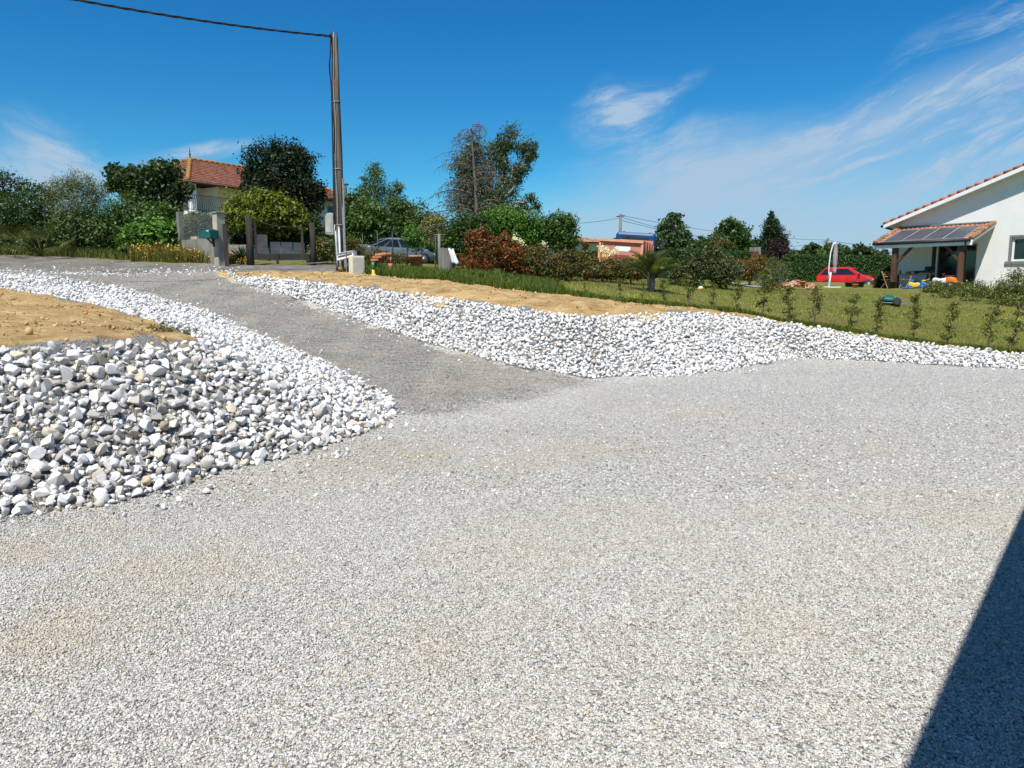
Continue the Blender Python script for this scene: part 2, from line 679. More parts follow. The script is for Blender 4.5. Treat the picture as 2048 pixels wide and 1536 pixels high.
# ---- one lattice shared by every ground sheet (they meet edge to edge)
def axis(segs):
    out = []
    for a, b, s in segs:
        n = max(1, int(round((b - a) / s)))
        out += list(np.linspace(a, b, n, endpoint=False))
    return out


def geom(a, b, s0, k):
    out, s = [], s0
    while a < b:
        out.append(a)
        a += s
        s *= k
    return out + [b]


gx_ = [-v for v in geom(30, 700, 1.0, 1.3)][::-1] + axis([(-29, -14, .3), (-14, 14, .085), (14, 29, .25)]) + geom(29, 700, 1.0, 1.3)
gy_ = [-v for v in geom(12, 200, 1.0, 1.4)][::-1] + axis([(-11, 3, .4), (3, 23.5, .085), (23.5, 48, .3)]) + geom(48, 900, 1.0, 1.3)
gx_ = np.array(gx_)
gy_ = np.array(gy_)
GX, GY = np.meshgrid(gx_, gy_)
GZ = Hn(GX, GY)
jx = GX + .10 * vnoise(GX, GY, 2.2, 3) + .07 * vnoise(GX, GY, 7, 4)
jy = GY + .10 * vnoise(GX, GY, 2.2, 5) + .07 * vnoise(GX, GY, 7, 6)
cxm = (jx[:-1, :-1] + jx[1:, 1:]) / 2
cym = (jy[:-1, :-1] + jy[1:, 1:]) / 2
reg = np.zeros(cxm.shape, int)                                    # 0 sandy ground
reg[(cym > 24.6) | (cxm < -32) | (cxm > 40) | inpoly(cxm, cym, P_lawn)] = 1    # lawn
reg[inpoly(cxm, cym, P_road)] = 2
reg[inpoly(cxm, cym, P_drive)] = 3
reg[inpoly(cxm, cym, P_yard)] = 4

# surface weights per lattice vertex (drive a shared ground material, so neighbouring sheets blend)
jx2 = GX + .35 * vnoise(GX, GY, 1.1, 13) + .22 * vnoise(GX, GY, 3.3, 14) + .1 * vnoise(GX, GY, 9, 15)
jy2 = GY + .35 * vnoise(GX, GY, 1.1, 16) + .22 * vnoise(GX, GY, 3.3, 17) + .1 * vnoise(GX, GY, 9, 18)
nearm = (np.abs(GX) < 30) & (GY > -12) & (GY < 50)
w_drive = np.zeros(GX.shape)
in_dr = inpoly(jx2, jy2, P_drive) | inpoly(jx2, jy2, P_road)
d_y = pdist(jx2, jy2, [(toeL[-1].x, toeL[-1].y), (.2, 11.0), (toeR[0].x, toeR[0].y)])
in_yard = inpoly(jx2, jy2, P_yard)
w_drive = np.where(in_dr, .86 + .14 * np.clip(d_y / 2.6, 0, 1), np.where(in_yard, .92 - .92 * np.clip(d_y / 2.4, 0, 1), 0))
w_yard = np.where(in_yard, .5 + .5 * np.clip(d_y / 1.2, 0, 1), np.where(in_dr, .5 - .5 * np.clip(d_y / 2.2, 0, 1), 0))
pile = (inpoly(jx2, jy2, P_pileL) | inpoly(jx2, jy2, P_pileR)).astype(float)
w_yard = np.maximum(w_yard, pile * sstep(vnoise(GX, GY, 1.9, 61) + .5 * vnoise(GX, GY, 5, 62), -1.7, -1.1) * .97)
w_lawn = (inpoly(jx2, jy2, P_lawn) | (jy2 > 24.6)).astype(float)
blot = np.zeros(GX.shape)
for bx_, by_, br_, ba_ in ((1150, 890, .9, .8), (980, 915, .8, .7), (760, 905, .9, .75), (330, 1140, .55, .7), (140, 1260, .45, .8), (620, 950, .6, .5), (1400, 830, 1.2, .5), (1250, 1050, .5, .4), (60, 1090, .5, .7), (860, 1280, .25, .5), (1700, 900, .8, .35)):
    q_ = gz(bx_, by_)
    blot = np.maximum(blot, ba_ * np.exp(-((jx2 - q_.x) ** 2 + ((jy2 - q_.y) * .9) ** 2) / br_ ** 2))
for cx_, cy_, cr_ in ((9.5, 1.0, 9.2), (9.5, 1.0, 10.8), (-7.5, 3.0, 9.6), (-7.5, 3.0, 11.2)):
    dd_ = np.abs(np.hypot(jx2 - cx_, jy2 - cy_) - cr_)
    blot = np.maximum(blot, .34 * np.exp(-(dd_ / .16) ** 2) * np.clip(.4 + .9 * vnoise(GX, GY, .9, 86), 0, 1))
blot = np.clip(blot * (.75 + .55 * vnoise(GX, GY, 3.1, 81) + .4 * vnoise(GX, GY, 8, 82)) + .22 * np.maximum(0, vnoise(GX, GY, .7, 83)), 0, 1)
w_road = inpoly(jx2, jy2, P_road).astype(float)

# clods and wheel marks in the soil, fine ripples in the drive
clod = .036 * vnoise(GX, GY, 1.7, 21) + .028 * vnoise(GX, GY, 4.5, 22) + .034 * np.maximum(0, vnoise(GX, GY, 9, 23)) ** 1.5 + .02 * vnoise(GX, GY, 6.1, 24)
al = (-.59 * GX + .8 * GY)
ac = (.8 * GX + .59 * GY)
tread = .006 * np.sin(al * 2 * math.pi / .21 + 1.2 * vnoise(GX, GY, .9, 31)) * sstep(vnoise(ac, al * .25, 1.3, 32), -.3, .5)
ledge = sstep(1.1 - pdist(GX, GY, grassE), 0.2, 1.0)
soil = (1 - np.clip(w_drive + w_yard + w_lawn, 0, 1))
GZ2 = GZ + nearm * (soil * (clod + .05 * ledge * np.maximum(0, vnoise(GX, GY, 1.3, 41) + .1)) + (w_drive * (1 - w_road)) * (tread + .008 * vnoise(GX, GY, 2.0, 33)) + w_lawn * .02 * vnoise(GX, GY, 2.0, 34)
                    + w_yard * .010 * vnoise(GX, GY, .8, 35))


def ground_material(name, kind):
    m = bpy.data.materials.new(name)
    m.use_nodes = True
    m.node_tree.nodes.clear()
    t = NT(m.node_tree)
    pos = t.new('ShaderNodeTexCoord').outputs['Object']
    wt = t.new('ShaderNodeAttribute', attribute_name='tint').outputs['Color']
    sp = t.new('ShaderNodeSeparateColor')
    t.l.new(wt, sp.inputs[0])
    wd, wy, wl = sp.outputs[0], sp.outputs[1], sp.outputs[2]
    wb = t.new('ShaderNodeAttribute', attribute_name='tint').outputs['Alpha']
    # pale crushed-limestone gravel
    vc = t.new('ShaderNodeTexVoronoi')
    t.l.new(pos, vc.inputs['Vector'])
    vc.inputs['Scale'].default_value = 78
    cell = t.new('ShaderNodeSeparateColor')
    t.l.new(vc.outputs['Color'], cell.inputs[0])
    gray = t.ramp(cell.outputs[0], [(0, (.14, .135, .125)), (.25, (.30, .292, .272)), (.55, (.49, .48, .45)), (1, (.74, .73, .695))])
    warm = t.ramp(cell.outputs[1], [(0, (1, 1, 1)), (.86, (1, .985, .96)), (1, (1.0, .84, .62))])
    grav = t.mix(1.0, t.mix(1.0, gray, warm, 'MULTIPLY'), (1.01, 1.0, .97), 'MULTIPLY')
    patch = t.smooth(t.noise(pos, .55, 4, .6, .5), .48, .68)
    patch2 = t.smooth(t.noise(pos, 1.7, 5, .65, .8), .42, .75)
    dust = t.m('ADD', t.m('MULTIPLY', t.m('ADD', t.m('MULTIPLY', patch, .42), .06), patch2), t.m('MULTIPLY', wb, .62), clamp=True)
    grav = t.mix(dust, grav, t.mix(cell.outputs[2], (.37, .305, .19), (.55, .47, .325)))
    dgray = t.smooth(t.noise(pos, .35, 3, .6, .3), .55, .8)
    grav = t.mix(t.m('MULTIPLY', dgray, .25), grav, t.mix(1.0, grav, (.72, .74, .77), 'MULTIPLY'))
    dist = vc.outputs['Distance']
    gap = t.smooth(dist, .0, .95)
    # darker, finer, driven-over gravel
    vd = t.new('ShaderNodeTexVoronoi')
    t.l.new(pos, vd.inputs['Vector'])
    vd.inputs['Scale'].default_value = 85
    dcell = t.new('ShaderNodeSeparateColor')
    t.l.new(vd.outputs['Color'], dcell.inputs[0])
    dr = t.ramp(dcell.outputs[0], [(0, (.12, .106, .084)), (.55, (.268, .247, .208)), (.9, (.41, .378, .315)), (1, (.64, .61, .55))])
    rut = t.noise(t.mapping(pos, rot=(0, 0, R(-36.4)), scale=(1.4, .12, 1)), 1.0, 3, .5)
    dr = t.mix(t.m('MULTIPLY', t.smooth(t.noise(t.mapping(pos, rot=(0, 0, R(-36.4)), scale=(.5, 4.2, 1)), 1.0, 4, .6, .6), .48, .6), .45), dr, t.mix(1.0, dr, (.62, .60, .56), 'MULTIPLY'))
    tr_sep = t.new('ShaderNodeSeparateXYZ')
    t.l.new(t.mapping(pos, rot=(0, 0, R(-36.4))), tr_sep.inputs[0])
    ph_ = t.m('ADD', t.m('MULTIPLY', tr_sep.outputs[1], 27.0), t.m('MULTIPLY', t.noise(pos, 1.6, 3, .6), 14.0))
    rib = t.m('MULTIPLY', t.m('ADD', t.m('SINE', ph_), 1.0), .5)
    lane = t.smooth(t.noise(t.mapping(pos, rot=(0, 0, R(-36.4)), scale=(1.1, .10, 1), loc=(3, 7, 0)), 1.0, 3, .55), .36, .50)
    rib = t.m('MULTIPLY', rib, lane)
    dr = t.mix(t.m('MULTIPLY', rib, .38), dr, (.38, .35, .295))
    dr = t.mix(t.m('MULTIPLY', t.smooth(rut, .42, .62), .65), dr, t.mix(1.0, dr, (.72, .73, .76), 'MULTIPLY'))
    dr = t.mix(t.m('MULTIPLY', t.smooth(t.noise(pos, 2.2, 5, .65), .45, .7), .5), dr, (.33, .285, .22))
    # bare sandy soil
    s1 = t.ramp(t.noise(pos, 2.4, 8, .68, .4), [(.28, (.20, .125, .055)), (.44, (.36, .24, .11)), (.58, (.49, .345, .17)), (.8, (.56, .42, .235))])
    s1 = t.mix(t.m('MULTIPLY', t.smooth(t.noise(pos, 26, 4, .6), .55, .75), .4), s1, (.17, .11, .055))
    s1 = t.mix(t.m('MULTIPLY', t.smooth(t.noise(pos, .5, 3, .6), .45, .7), .35), s1, (.40, .25, .12))
    stri = t.noise(t.mapping(pos, rot=(0, 0, R(12)), scale=(1.3, 10, 1)), 1.0, 6, .7, .5)
    s1 = t.mix(t.m('MULTIPLY', t.smooth(stri, .50, .62), .55), s1, (.27, .175, .08))
    s1 = t.mix(t.m('MULTIPLY', t.smooth(stri, .46, .34), .5), s1, (.62, .47, .27))
    s1 = t.mix(1.0, s1, (1.13, 1.11, 1.0), 'MULTIPLY')
    # mown grass, dry in patches
    l1 = t.ramp(t.noise(pos, 5, 7, .7, .4), [(.3, (.07, .105, .016)), (.48, (.165, .185, .034)), (.64, (.28, .25, .07)), (.85, (.36, .29, .11))])
    mow = t.noise(t.mapping(pos, rot=(0, 0, R(8)), scale=(.10, 1.5, 1)), 1.0, 5, .65)
    l1 = t.mix(t.m('MULTIPLY', t.smooth(mow, .45, .65), .6), l1, (.24, .22, .07))
    l1 = t.mix(t.m('MULTIPLY', t.smooth(t.noise(pos, .35, 3, .5), .52, .72), .5), l1, (.32, .24, .11))
    edge = t.noise(pos, 14, 5, .7)
    jit = lambda wv, amt: t.smooth(t.m('ADD', wv, t.m('MULTIPLY', t.m('SUBTRACT', edge, .5), amt)), .3, .7)
    soilc = s1
    if kind == 'road':
        soilc = t.mix(.5, s1, (.33, .295, .225))
    col = t.mix(jit(wl, .8), soilc, l1)
    col = t.mix(jit(wd, 1.2), col, dr if kind != 'road' else t.mix(t.smooth(t.noise(pos, 1.2, 5, .65, .6), .35, .65), dr, (.40, .355, .285)))
    col = t.mix(jit(wy, 1.2), col, grav)
    bs = t.new('ShaderNodeBsdfPrincipled')
    t.l.new(col, bs.inputs['Base Color'])
    bs.inputs['Roughness'].default_value = .95
    bs.inputs['Specular IOR Level'].default_value = .15
    hg = t.m('SUBTRACT', 1.0, t.m('MULTIPLY', dist, dist))
    hg = t.m('MULTIPLY', hg, t.m('ADD', .5, t.m('MULTIPLY', cell.outputs[2], .8)))
    hs_ = t.noise(pos, 30, 6, .7)
    hl_ = t.noise(pos, 40, 4, .7)
    hcoarse = t.noise(pos, 9, 5, .7)
    hmix = t.mix(wl, t.m('ADD', t.mix(.6, hs_, hcoarse), t.m('MULTIPLY', stri, .9)), hl_)
    hh = t.mix(wd, hmix, t.m('ADD', t.m('MULTIPLY', t.m('SUBTRACT', 1.0, vd.outputs['Distance']), .5), t.m('MULTIPLY', rib, 2.2)))
    hh = t.mix(wy, hh, hg)
    t.l.new(t.bump(hh, .9, .014 if kind in ('yard', 'drive') else .08), bs.inputs['Normal'])
    out = t.new('ShaderNodeOutputMaterial')
    t.l.new(bs.outputs[0], out.inputs[0])
    return m


def sheet(name, code, kind):
    msk = reg == code
    iy, ix = np.nonzero(msk)
    nx = len(gx_)
    a = iy * nx + ix
    quads = np.stack([a, a + 1, a + 1 + nx, a + nx], 1)
    used, inv = np.unique(quads.ravel(), return_inverse=True)
    V = np.stack([GX.ravel()[used], GY.ravel()[used], GZ2.ravel()[used]], 1)
    tn = np.stack([w_drive.ravel()[used], w_yard.ravel()[used], w_lawn.ravel()[used], blot.ravel()[used]], 1)
    o = obj_np(name, V, inv.reshape(-1, 4), ground_material(name, kind), tint=tn, smooth=True)
    o['kind'] = 'structure'
    return o


sheet('ground', 0, 'sand')
sheet('lawn', 1, 'lawn')
sheet('road', 2, 'road')
sheet('driveway', 3, 'drive')
sheet('gravel_yard', 4, 'yard')


# ================================================================== STONES
def ico(sub):
    bm = bmesh.new()
    bmesh.ops.create_icosphere(bm, subdivisions=sub, radius=1)
    V = np.array([v.co[:] for v in bm.verts])
    Fc = np.array([[v.index for v in f.verts] for f in bm.faces])
    bm.free()
    return V, Fc


def rock_proto(sub, r, cuts=(9, 15), lo=.50, hi=.88):
    V, Fc = ico(sub)
    V = V * np.array([1.08, r.uniform(.58, .95), r.uniform(.42, .80)])
    for _ in range(r.integers(*cuts)):
        n = r.normal(size=3)
        n /= np.linalg.norm(n)
        d = V @ n
        lim = d.max() * r.uniform(lo, hi)
        V = V - np.outer(np.maximum(0, d - lim), n) * .97
    if sub >= 3:
        # small chips and dents
        for _ in range(10):
            c = V[r.integers(len(V))]
            dd = np.linalg.norm(V - c, axis=1)
            V = V * (1 + (r.uniform(-.09, .05)) * np.exp(-(dd / .28) ** 2))[:, None]
        V = V * (1 + .011 * r.normal(size=len(V)))[:, None]
    return V, Fc


PR2 = [rock_proto(2, rng) for _ in range(40)]
PR3 = [rock_proto(3, rng, (7, 12), .32, .82) for _ in range(30)]
PR4 = [rock_proto(4, rng, (8, 13), .30, .82) for _ in range(40)]


def rotmats(n, r, tilt=1.0):
    q = r.normal(size=(n, 4))
    q[:, 1:3] *= tilt
    q /= np.linalg.norm(q, axis=1)[:, None]
    w_, x, y, z = q.T
    return np.stack([1 - 2 * (y * y + z * z), 2 * (x * y - z * w_), 2 * (x * z + y * w_), 2 * (x * y + z * w_), 1 - 2 * (x * x + z * z), 2 * (y * z - x * w_),
                     2 * (x * z - y * w_), 2 * (y * z + x * w_), 1 - 2 * (x * x + y * y)], 1).reshape(n, 3, 3)


def merge(protos, pos, rad, rots, cols, r):
    Vs, Fs, Ts = [], [], []
    base = 0
    pick = r.integers(len(protos), size=len(pos))
    for k, (V, Fc) in enumerate(protos):
        idx = np.nonzero(pick == k)[0]
        if not len(idx):
            continue
        P = np.einsum('nij,vj->nvi', rots[idx], V) * rad[idx][:, None, None] + pos[idx][:, None, :]
        n, v = P.shape[:2]
        Vs.append(P.reshape(-1, 3))
        Fs.append((Fc[None] + (np.arange(n) * v)[:, None, None] + base).reshape(-1, 3))
        Ts.append(np.repeat(cols[idx], v, axis=0))
        base += n * v
    return np.concatenate(Vs), np.concatenate(Fs), np.concatenate(Ts)


def stone_mat(name, bscale, bstr, vein=True):
    m = bpy.data.materials.new(name)
    m.use_nodes = True
    m.node_tree.nodes.clear()
    t = NT(m.node_tree)
    pos = t.new('ShaderNodeTexCoord').outputs['Object']
    a = t.new('ShaderNodeAttribute', attribute_name='tint').outputs['Color']
    c = a
    if vein:
        nz = t.noise(pos, 14, 6, .65, .8)
        c = t.mix(t.m('MULTIPLY', t.smooth(nz, .5, .75), .45), a, t.mix(1.0, a, (.66, .64, .60), 'MULTIPLY'))
        nz2 = t.noise(pos, 5, 3, .6)
        c = t.mix(t.m('MULTIPLY', t.smooth(nz2, .58, .75), .35), c, t.mix(1.0, c, (.97, .86, .70), 'MULTIPLY'))
    bs = t.new('ShaderNodeBsdfPrincipled')
    t.l.new(c, bs.inputs['Base Color'])
    bs.inputs['Roughness'].default_value = .85
    bs.inputs['Specular IOR Level'].default_value = .25
    if bstr:
        t.l.new(t.bump(t.noise(pos, bscale, 6, .65), bstr, .012), bs.inputs['Normal'])
    out = t.new('ShaderNodeOutputMaterial')
    t.l.new(bs.outputs[0], out.inputs[0])
    return m


M_ROCK = stone_mat('white_limestone', 45, .55)
M_GRAVEL = stone_mat('gravel_stone', 60, 0, False)


def stone_cols(n, r, base=.68, spread=.09, dark=.085, tan=.045):
    g = np.clip(base + spread * r.normal(size=n), .3, .86)
    c = np.stack([g, g * .98, g * .935], 1)
    k = r.uniform(size=n)
    dk = k < dark
    c[dk] *= r.uniform(.52, .86, dk.sum())[:, None] * np.array([1, .97, .91])
    tn = (k > 1 - tan)
    c[tn] = c[tn] * np.array([.95, .83, .66])
    return c


def scatter(poly, sizes, tries, pack, seed, accept=None, pad=0.0):
    """dart throwing, big stones first -> arrays x, y, r"""
    r = np.random.default_rng(seed)
    P = np.array(poly)
    x0, y0 = P.min(0) - pad
    x1, y1 = P.max(0) + pad
    X, Y, Rr = [], [], []
    cell = .16
    grid = {}
    for (rl, rh), nt in zip(sizes, tries):
        cx, cy = r.uniform(x0, x1, nt), r.uniform(y0, y1, nt)
        cr = r.uniform(rl, rh, nt)
        ok = inpoly(cx, cy, poly)
        if accept is not None:
            ok &= accept(cx, cy, cr, r)
        for a, b, c in zip(cx[ok], cy[ok], cr[ok]):
            i, j = int(a / cell), int(b / cell)
            good = True
            for ii in (i - 1, i, i + 1):
                for jj in (j - 1, j, j + 1):
                    for q in grid.get((ii, jj), ()):
                        if (X[q] - a) ** 2 + (Y[q] - b) ** 2 < (pack * (Rr[q] + c)) ** 2:
                            good = False
                            break
                    if not good:
                        break
                if not good:
                    break
            if good:
                grid.setdefault((i, j), []).append(len(X))
                X.append(a)
                Y.append(b)
                Rr.append(c)
    return np.array(X), np.array(Y), np.array(Rr)


rk = np.random.default_rng(77)
sets = []
# heap on the left, coarser to the front left
farf = lambda x, y: np.clip((y - 7.5) / 6, 0, 1)
acc = lambda cx, cy, cr, r: (cr < .10 - .048 * farf(cx, cy)) | (r.uniform(size=len(cx)) < .04)
sx_, sy_, sr_ = scatter(P_pileL, [(.075, .112), (.054, .075), (.038, .054), (.026, .038), (.018, .026)], [9000, 30000, 80000, 100000, 80000], .62, 5, acc)
sets.append((sx_, sy_, sr_, 0))
x2, y2, r2 = scatter(P_pileL, [(.06, .105), (.036, .06)], [3600, 16000], .75, 15, acc)
sets.append((x2, y2, r2, .055))
accR = lambda cx, cy, cr, r: (cr < .066) | (r.uniform(size=len(cx)) < .5)
x3, y3, r3 = scatter(P_pileR, [(.066, .09), (.048, .066), (.034, .048), (.023, .034)], [6000, 60000, 200000, 220000], .62, 25, accR)
sets.append((x3, y3, r3, 0))
x4, y4, r4 = scatter(P_pileR, [(.055, .082), (.034, .055)], [7000, 50000], .8, 35)
sets.append((x4, y4, r4, .045))
# strays on the road head and along the toes
nS = 700
t_ = rk.uniform(size=nS)
st = []
lines = [(toeL, .22, 120), (DL, .28, 150), (DRt, .3, 160), (toeR, .2, 150), (roadF[1:5], .55, 500), (roadF[1:4], 1.0, 300)]
for ln, sg, cnt in lines:
    pts = dens(ln, .05)
    for _ in range(cnt):
        p = pts[rk.integers(len(pts))]
        st.append((p.x + rk.normal() * sg, p.y + rk.normal() * sg, rk.uniform(.012, .045)))
st = np.array(st)
sets.append((st[:, 0], st[:, 1], st[:, 2], 0))
AX = np.concatenate([s[0] for s in sets])
AY = np.concatenate([s[1] for s in sets])
AR = np.concatenate([s[2] for s in sets])
AL = np.concatenate([np.full(len(s[0]), s[3]) for s in sets])
AZ = Hn(AX, AY) + AR * .30 + AL * rk.uniform(.5, 1.2, len(AX))
print('stones', [len(s[0]) for s in sets])
A_cols = stone_cols(len(AX), rk)
# the lower left of the heap holds more grey and brown stone
br = (AX < -2.0) & (AY < 8.4) & (rk.uniform(size=len(AX)) < .15)
A_cols[br] *= rk.uniform(.42, .88, br.sum())[:, None] * np.array([1, .94, .84])
A_rot = rotmats(len(AX), rk, .55)
appar = AR / np.hypot(AX, AY)
vis = (np.abs(AX / AY) < .70) & (AY > 4)
appar_v = np.where(vis, appar, 0)
order = np.argsort(-appar_v)
big = order[:300]
rest = order[300:]
for i in big:
    V, Fc = PR4[rk.integers(len(PR4))]
    P = (V @ A_rot[i].T) * AR[i]
    o = obj_np('limestone_rock', P, Fc, M_ROCK, tint=np.tile(A_cols[i], (len(P), 1)))
    o.location = (AX[i], AY[i], AZ[i])
    tag(o, 'pale limestone rock, one of the larger ones of the stone heap left of the driveway', 'rock', 'limestone rocks of the left heap')
hi_ = rest[appar[rest] > .0052]
lo_ = rest[appar[rest] <= .0052]
print('rest', len(hi_), len(lo_))
Pz = lambda ii: np.stack([AX[ii], AY[ii], AZ[ii]], 1)
a1 = merge(PR3, Pz(hi_), AR[hi_], A_rot[hi_], A_cols[hi_], rk)
a2 = merge(PR2, Pz(lo_), AR[lo_], A_rot[lo_], A_cols[lo_], rk)
o = obj_np('small_rocks', np.concatenate([a1[0], a2[0]]), np.concatenate([a1[1], a2[1] + len(a1[0])]), M_ROCK, tint=np.concatenate([a1[2], a2[2]]))
tag(o, 'smaller white limestone rocks covering both banks beside the driveway', 'rocks', kind='stuff')

# loose gravel on the yard, real pieces near the camera
gp = [rock_proto(1, rng, (3, 6), .7, .95) for _ in range(30)]


def chip_proto(r):
    V = np.array([[1, 0, 0], [-1, 0, 0], [0, 1, 0], [0, -1, 0], [0, 0, 1], [0, 0, -1]], float) * r.uniform(.65, 1.15, (6, 1)) * np.array([1.05, .95, .85])
    V += r.normal(size=V.shape) * .22
    return V, np.array([[0, 2, 4], [2, 1, 4], [1, 3, 4], [3, 0, 4], [2, 0, 5], [1, 2, 5], [3, 1, 5], [0, 3, 5]])


gchip = [chip_proto(rng) for _ in range(60)]
n1 = 250000
yy = np.sqrt(rng.uniform(1.75 ** 2, 5.9 ** 2, n1))
xx = rng.uniform(-.77, .77, n1) * yy
fade = rng.uniform(size=n1) < 1 - .75 * sstep(yy, 4.2, 5.9)
ok = fade & inpoly(xx, yy, P_yard)
xx, yy = xx[ok], yy[ok]
rr = rng.lognormal(math.log(.0049), .27, len(xx)).clip(.0028, .013)
zz = Hn(xx, yy) + .010 * vnoise(xx, yy, .8, 35) + rr * rng.uniform(.05, .65, len(xx))
gc = stone_cols(len(xx), rng, .525, .095, .15, .03) * np.array([1, .995, .97])
bl_ = np.zeros(len(xx))
for bx_, by_, br_, ba_ in ((330, 1140, .55, .8), (140, 1260, .45, .9), (1250, 1050, .5, .5), (60, 1090, .5, .8), (860, 1280, .25, .6), (620, 950, .6, .5)):
    q_ = gz(bx_, by_)
    bl_ = np.maximum(bl_, ba_ * np.exp(-((xx - q_.x) ** 2 + ((yy - q_.y) * .9) ** 2) / br_ ** 2))
pt = np.clip(.7 * sstep(vnoise(xx, yy, .9, 51) + .6 * vnoise(xx, yy, 2.3, 52), .2, 1.0) + bl_ * (1 + .5 * vnoise(xx, yy, 3.1, 81)), 0, 1.6)[:, None]
gc = gc * (1 - .36 * pt) + .36 * pt * np.array([.52, .44, .285])
zs = [np.stack([xx, yy, zz], 1)]
# stones of the driveway surface, thinning out uphill, and a sprinkle over the far yard
n2 = 60000
y2_ = rng.uniform(8.5, 23, n2)
x2_ = rng.uniform(-.62, .12, n2) * y2_
ok = inpoly(x2_, y2_, P_drive)
x2_, y2_ = x2_[ok], y2_[ok]
r2_ = rng.lognormal(math.log(.009), .35, len(x2_)).clip(.004, .024)
n3 = 26000
y3_ = rng.uniform(5.5, 17, n3)
x3_ = rng.uniform(-.6, .72, n3) * y3_
ok = inpoly(x3_, y3_, P_yard)
x3_, y3_ = x3_[ok], y3_[ok]
r3_ = rng.lognormal(math.log(.009), .3, len(x3_)).clip(.004, .02)
xa, ya, ra = np.concatenate([x2_, x3_]), np.concatenate([y2_, y3_]), np.concatenate([r2_, r3_])
zs.append(np.stack([xa, ya, Hn(xa, ya) + ra * rng.uniform(-.1, .6, len(xa))], 1))
ca = np.concatenate([stone_cols(len(x2_), rng, .36, .12, .3, .08) * np.array([1, .96, .9]), stone_cols(len(x3_), rng, .56, .14, .2, .05)])
rr = np.concatenate([rr, ra])
gc = np.concatenate([gc, ca])
PZ = np.concatenate(zs)
RM = rotmats(len(rr), rng, .6)
nr_ = (PZ[:, 1] < 2.9) | (rr > .011)
Ga = merge(gp, PZ[nr_], rr[nr_], RM[nr_], gc[nr_], rng)
Gb = merge(gchip, PZ[~nr_], rr[~nr_] * 1.18, RM[~nr_], gc[~nr_], rng)
G = (np.concatenate([Ga[0], Gb[0]]), np.concatenate([Ga[1], Gb[1] + len(Ga[0])]), np.concatenate([Ga[2], Gb[2]]))
o = obj_np('gravel', G[0], G[1], M_GRAVEL, tint=G[2])
tag(o, 'loose pale gravel spread over the yard and the driveway', 'gravel', kind='stuff')
print('gravel', len(rr))
# lumps of dry soil on the bare sand
n4 = 14000
x4_, y4_ = rng.uniform(-16, 14, n4), rng.uniform(6, 24, n4)
inS = ~(inpoly(x4_, y4_, P_yard) | inpoly(x4_, y4_, P_drive) | inpoly(x4_, y4_, P_lawn) | inpoly(x4_, y4_, P_road) | inpoly(x4_, y4_, P_pileL) | inpoly(x4_, y4_, P_pileR))
x4_, y4_ = x4_[inS], y4_[inS]
gk = [grassE[k] for k in range(len(grassE))]
ge_ = np.array([(p_.x, p_.y) for p_ in dens(grassE, .1)])
k4 = rng.integers(len(ge_), size=1500)
x5_, y5_ = ge_[k4, 0] + rng.normal(size=1500) * .18, ge_[k4, 1] - np.abs(rng.normal(size=1500)) * .35
x4_, y4_ = np.concatenate([x4_, x5_]), np.concatenate([y4_, y5_])
r4_ = rng.lognormal(math.log(.016), .5, len(x4_)).clip(.006, .06)
c4_ = np.array([.42, .28, .12]) * np.exp(.25 * rng.normal(size=(len(x4_), 1))) * np.array([1, 1, 1])
z4_ = Hn(x4_, y4_) + .01 + r4_ * .1
G = merge(gp, np.stack([x4_, y4_, z4_], 1), r4_, rotmats(len(r4_), rng, .5), c4_, rng)
o = obj_np('soil_clods', G[0], G[1], stone_mat('dry_soil_lump', 60, .5, False), tint=G[2])
tag(o, 'crumbled lumps of dry yellow soil on the bare ground', 'soil', kind='stuff')
# the one larger grey stone lying on the gravel in front
p = gz(826, 1433, .012)
V, Fc = PR4[3]
o = obj_np('grey_pebble', V * np.array([.022, .016, .014]), Fc, M_ROCK, tint=np.tile([.42, .43, .45], (len(V), 1)), smooth=True)
o.location = p
o.rotation_euler = (0, .1, -.5)
tag(o, 'grey pebble lying alone on the pale gravel near the front edge', 'pebble')

# ================================================================== LEFT HOUSE
def gpt(px, Y, dz=0.0):
    """ground point below photo column px at distance Y"""
    x, f, u = ray(px, 560)
    X = x / f * Y
    return Vector((X, Y, H(X, Y) + dz))


def frame(o, ux, uy):
    """matrix with local x along (ux,uy)"""
    return Matrix(((ux, -uy, 0, o[0]), (uy, ux, 0, o[1]), (0, 0, 1, o[2]), (0, 0, 0, 1)))


M_TILE = pmat('clay_tile', (.27, .095, .055), (.15, .062, .042), 5, .85, .4, 40, tint=True)
M_TILE_EDGE = pmat('clay_edge_tile', (.46, .17, .10), (.30, .12, .085), 4, .85, .4, 40, tint=True)
M_CREAM = pmat('cream_render', (.76, .71, .60), (.66, .61, .51), 1.2, .9, .3, 60)
M_OCHRE = pmat('ochre_render', (.74, .56, .26), (.66, .49, .23), 1.2, .9, .3, 60)
M_WHITE = pmat('white_render', (.76, .75, .71), (.71, .70, .66), .8, .92, .15, 90)
M_PVC = pmat('white_plastic', (.80, .80, .79), (.74, .74, .73), 3, .45)
M_GREYTRIM = pmat('grey_trim', (.20, .19, .19), (.17, .165, .165), 3, .7)
M_DARKMETAL = pmat('dark_metal', (.025, .024, .026), (.045, .042, .04), 12, .5, metal=.3)
M_GLASS = pmat('dark_glass', (.012, .014, .016), (.02, .022, .025), 1, .06, spec=.6)
M_CONC = pmat('weathered_concrete', (.25, .235, .195), (.15, .14, .12), 3.5, .95, .5, 30, streak=(1, 1, .35))
M_CONC_PALE = pmat('pale_concrete', (.46, .415, .32), (.32, .285, .22), 3.0, .95, .4, 30, streak=(1, 1, .4))
M_OLDWOOD = pmat('old_dark_wood', (.026, .020, .016), (.055, .045, .037), 8, .9, .6, 40, streak=(1, 1, .12))
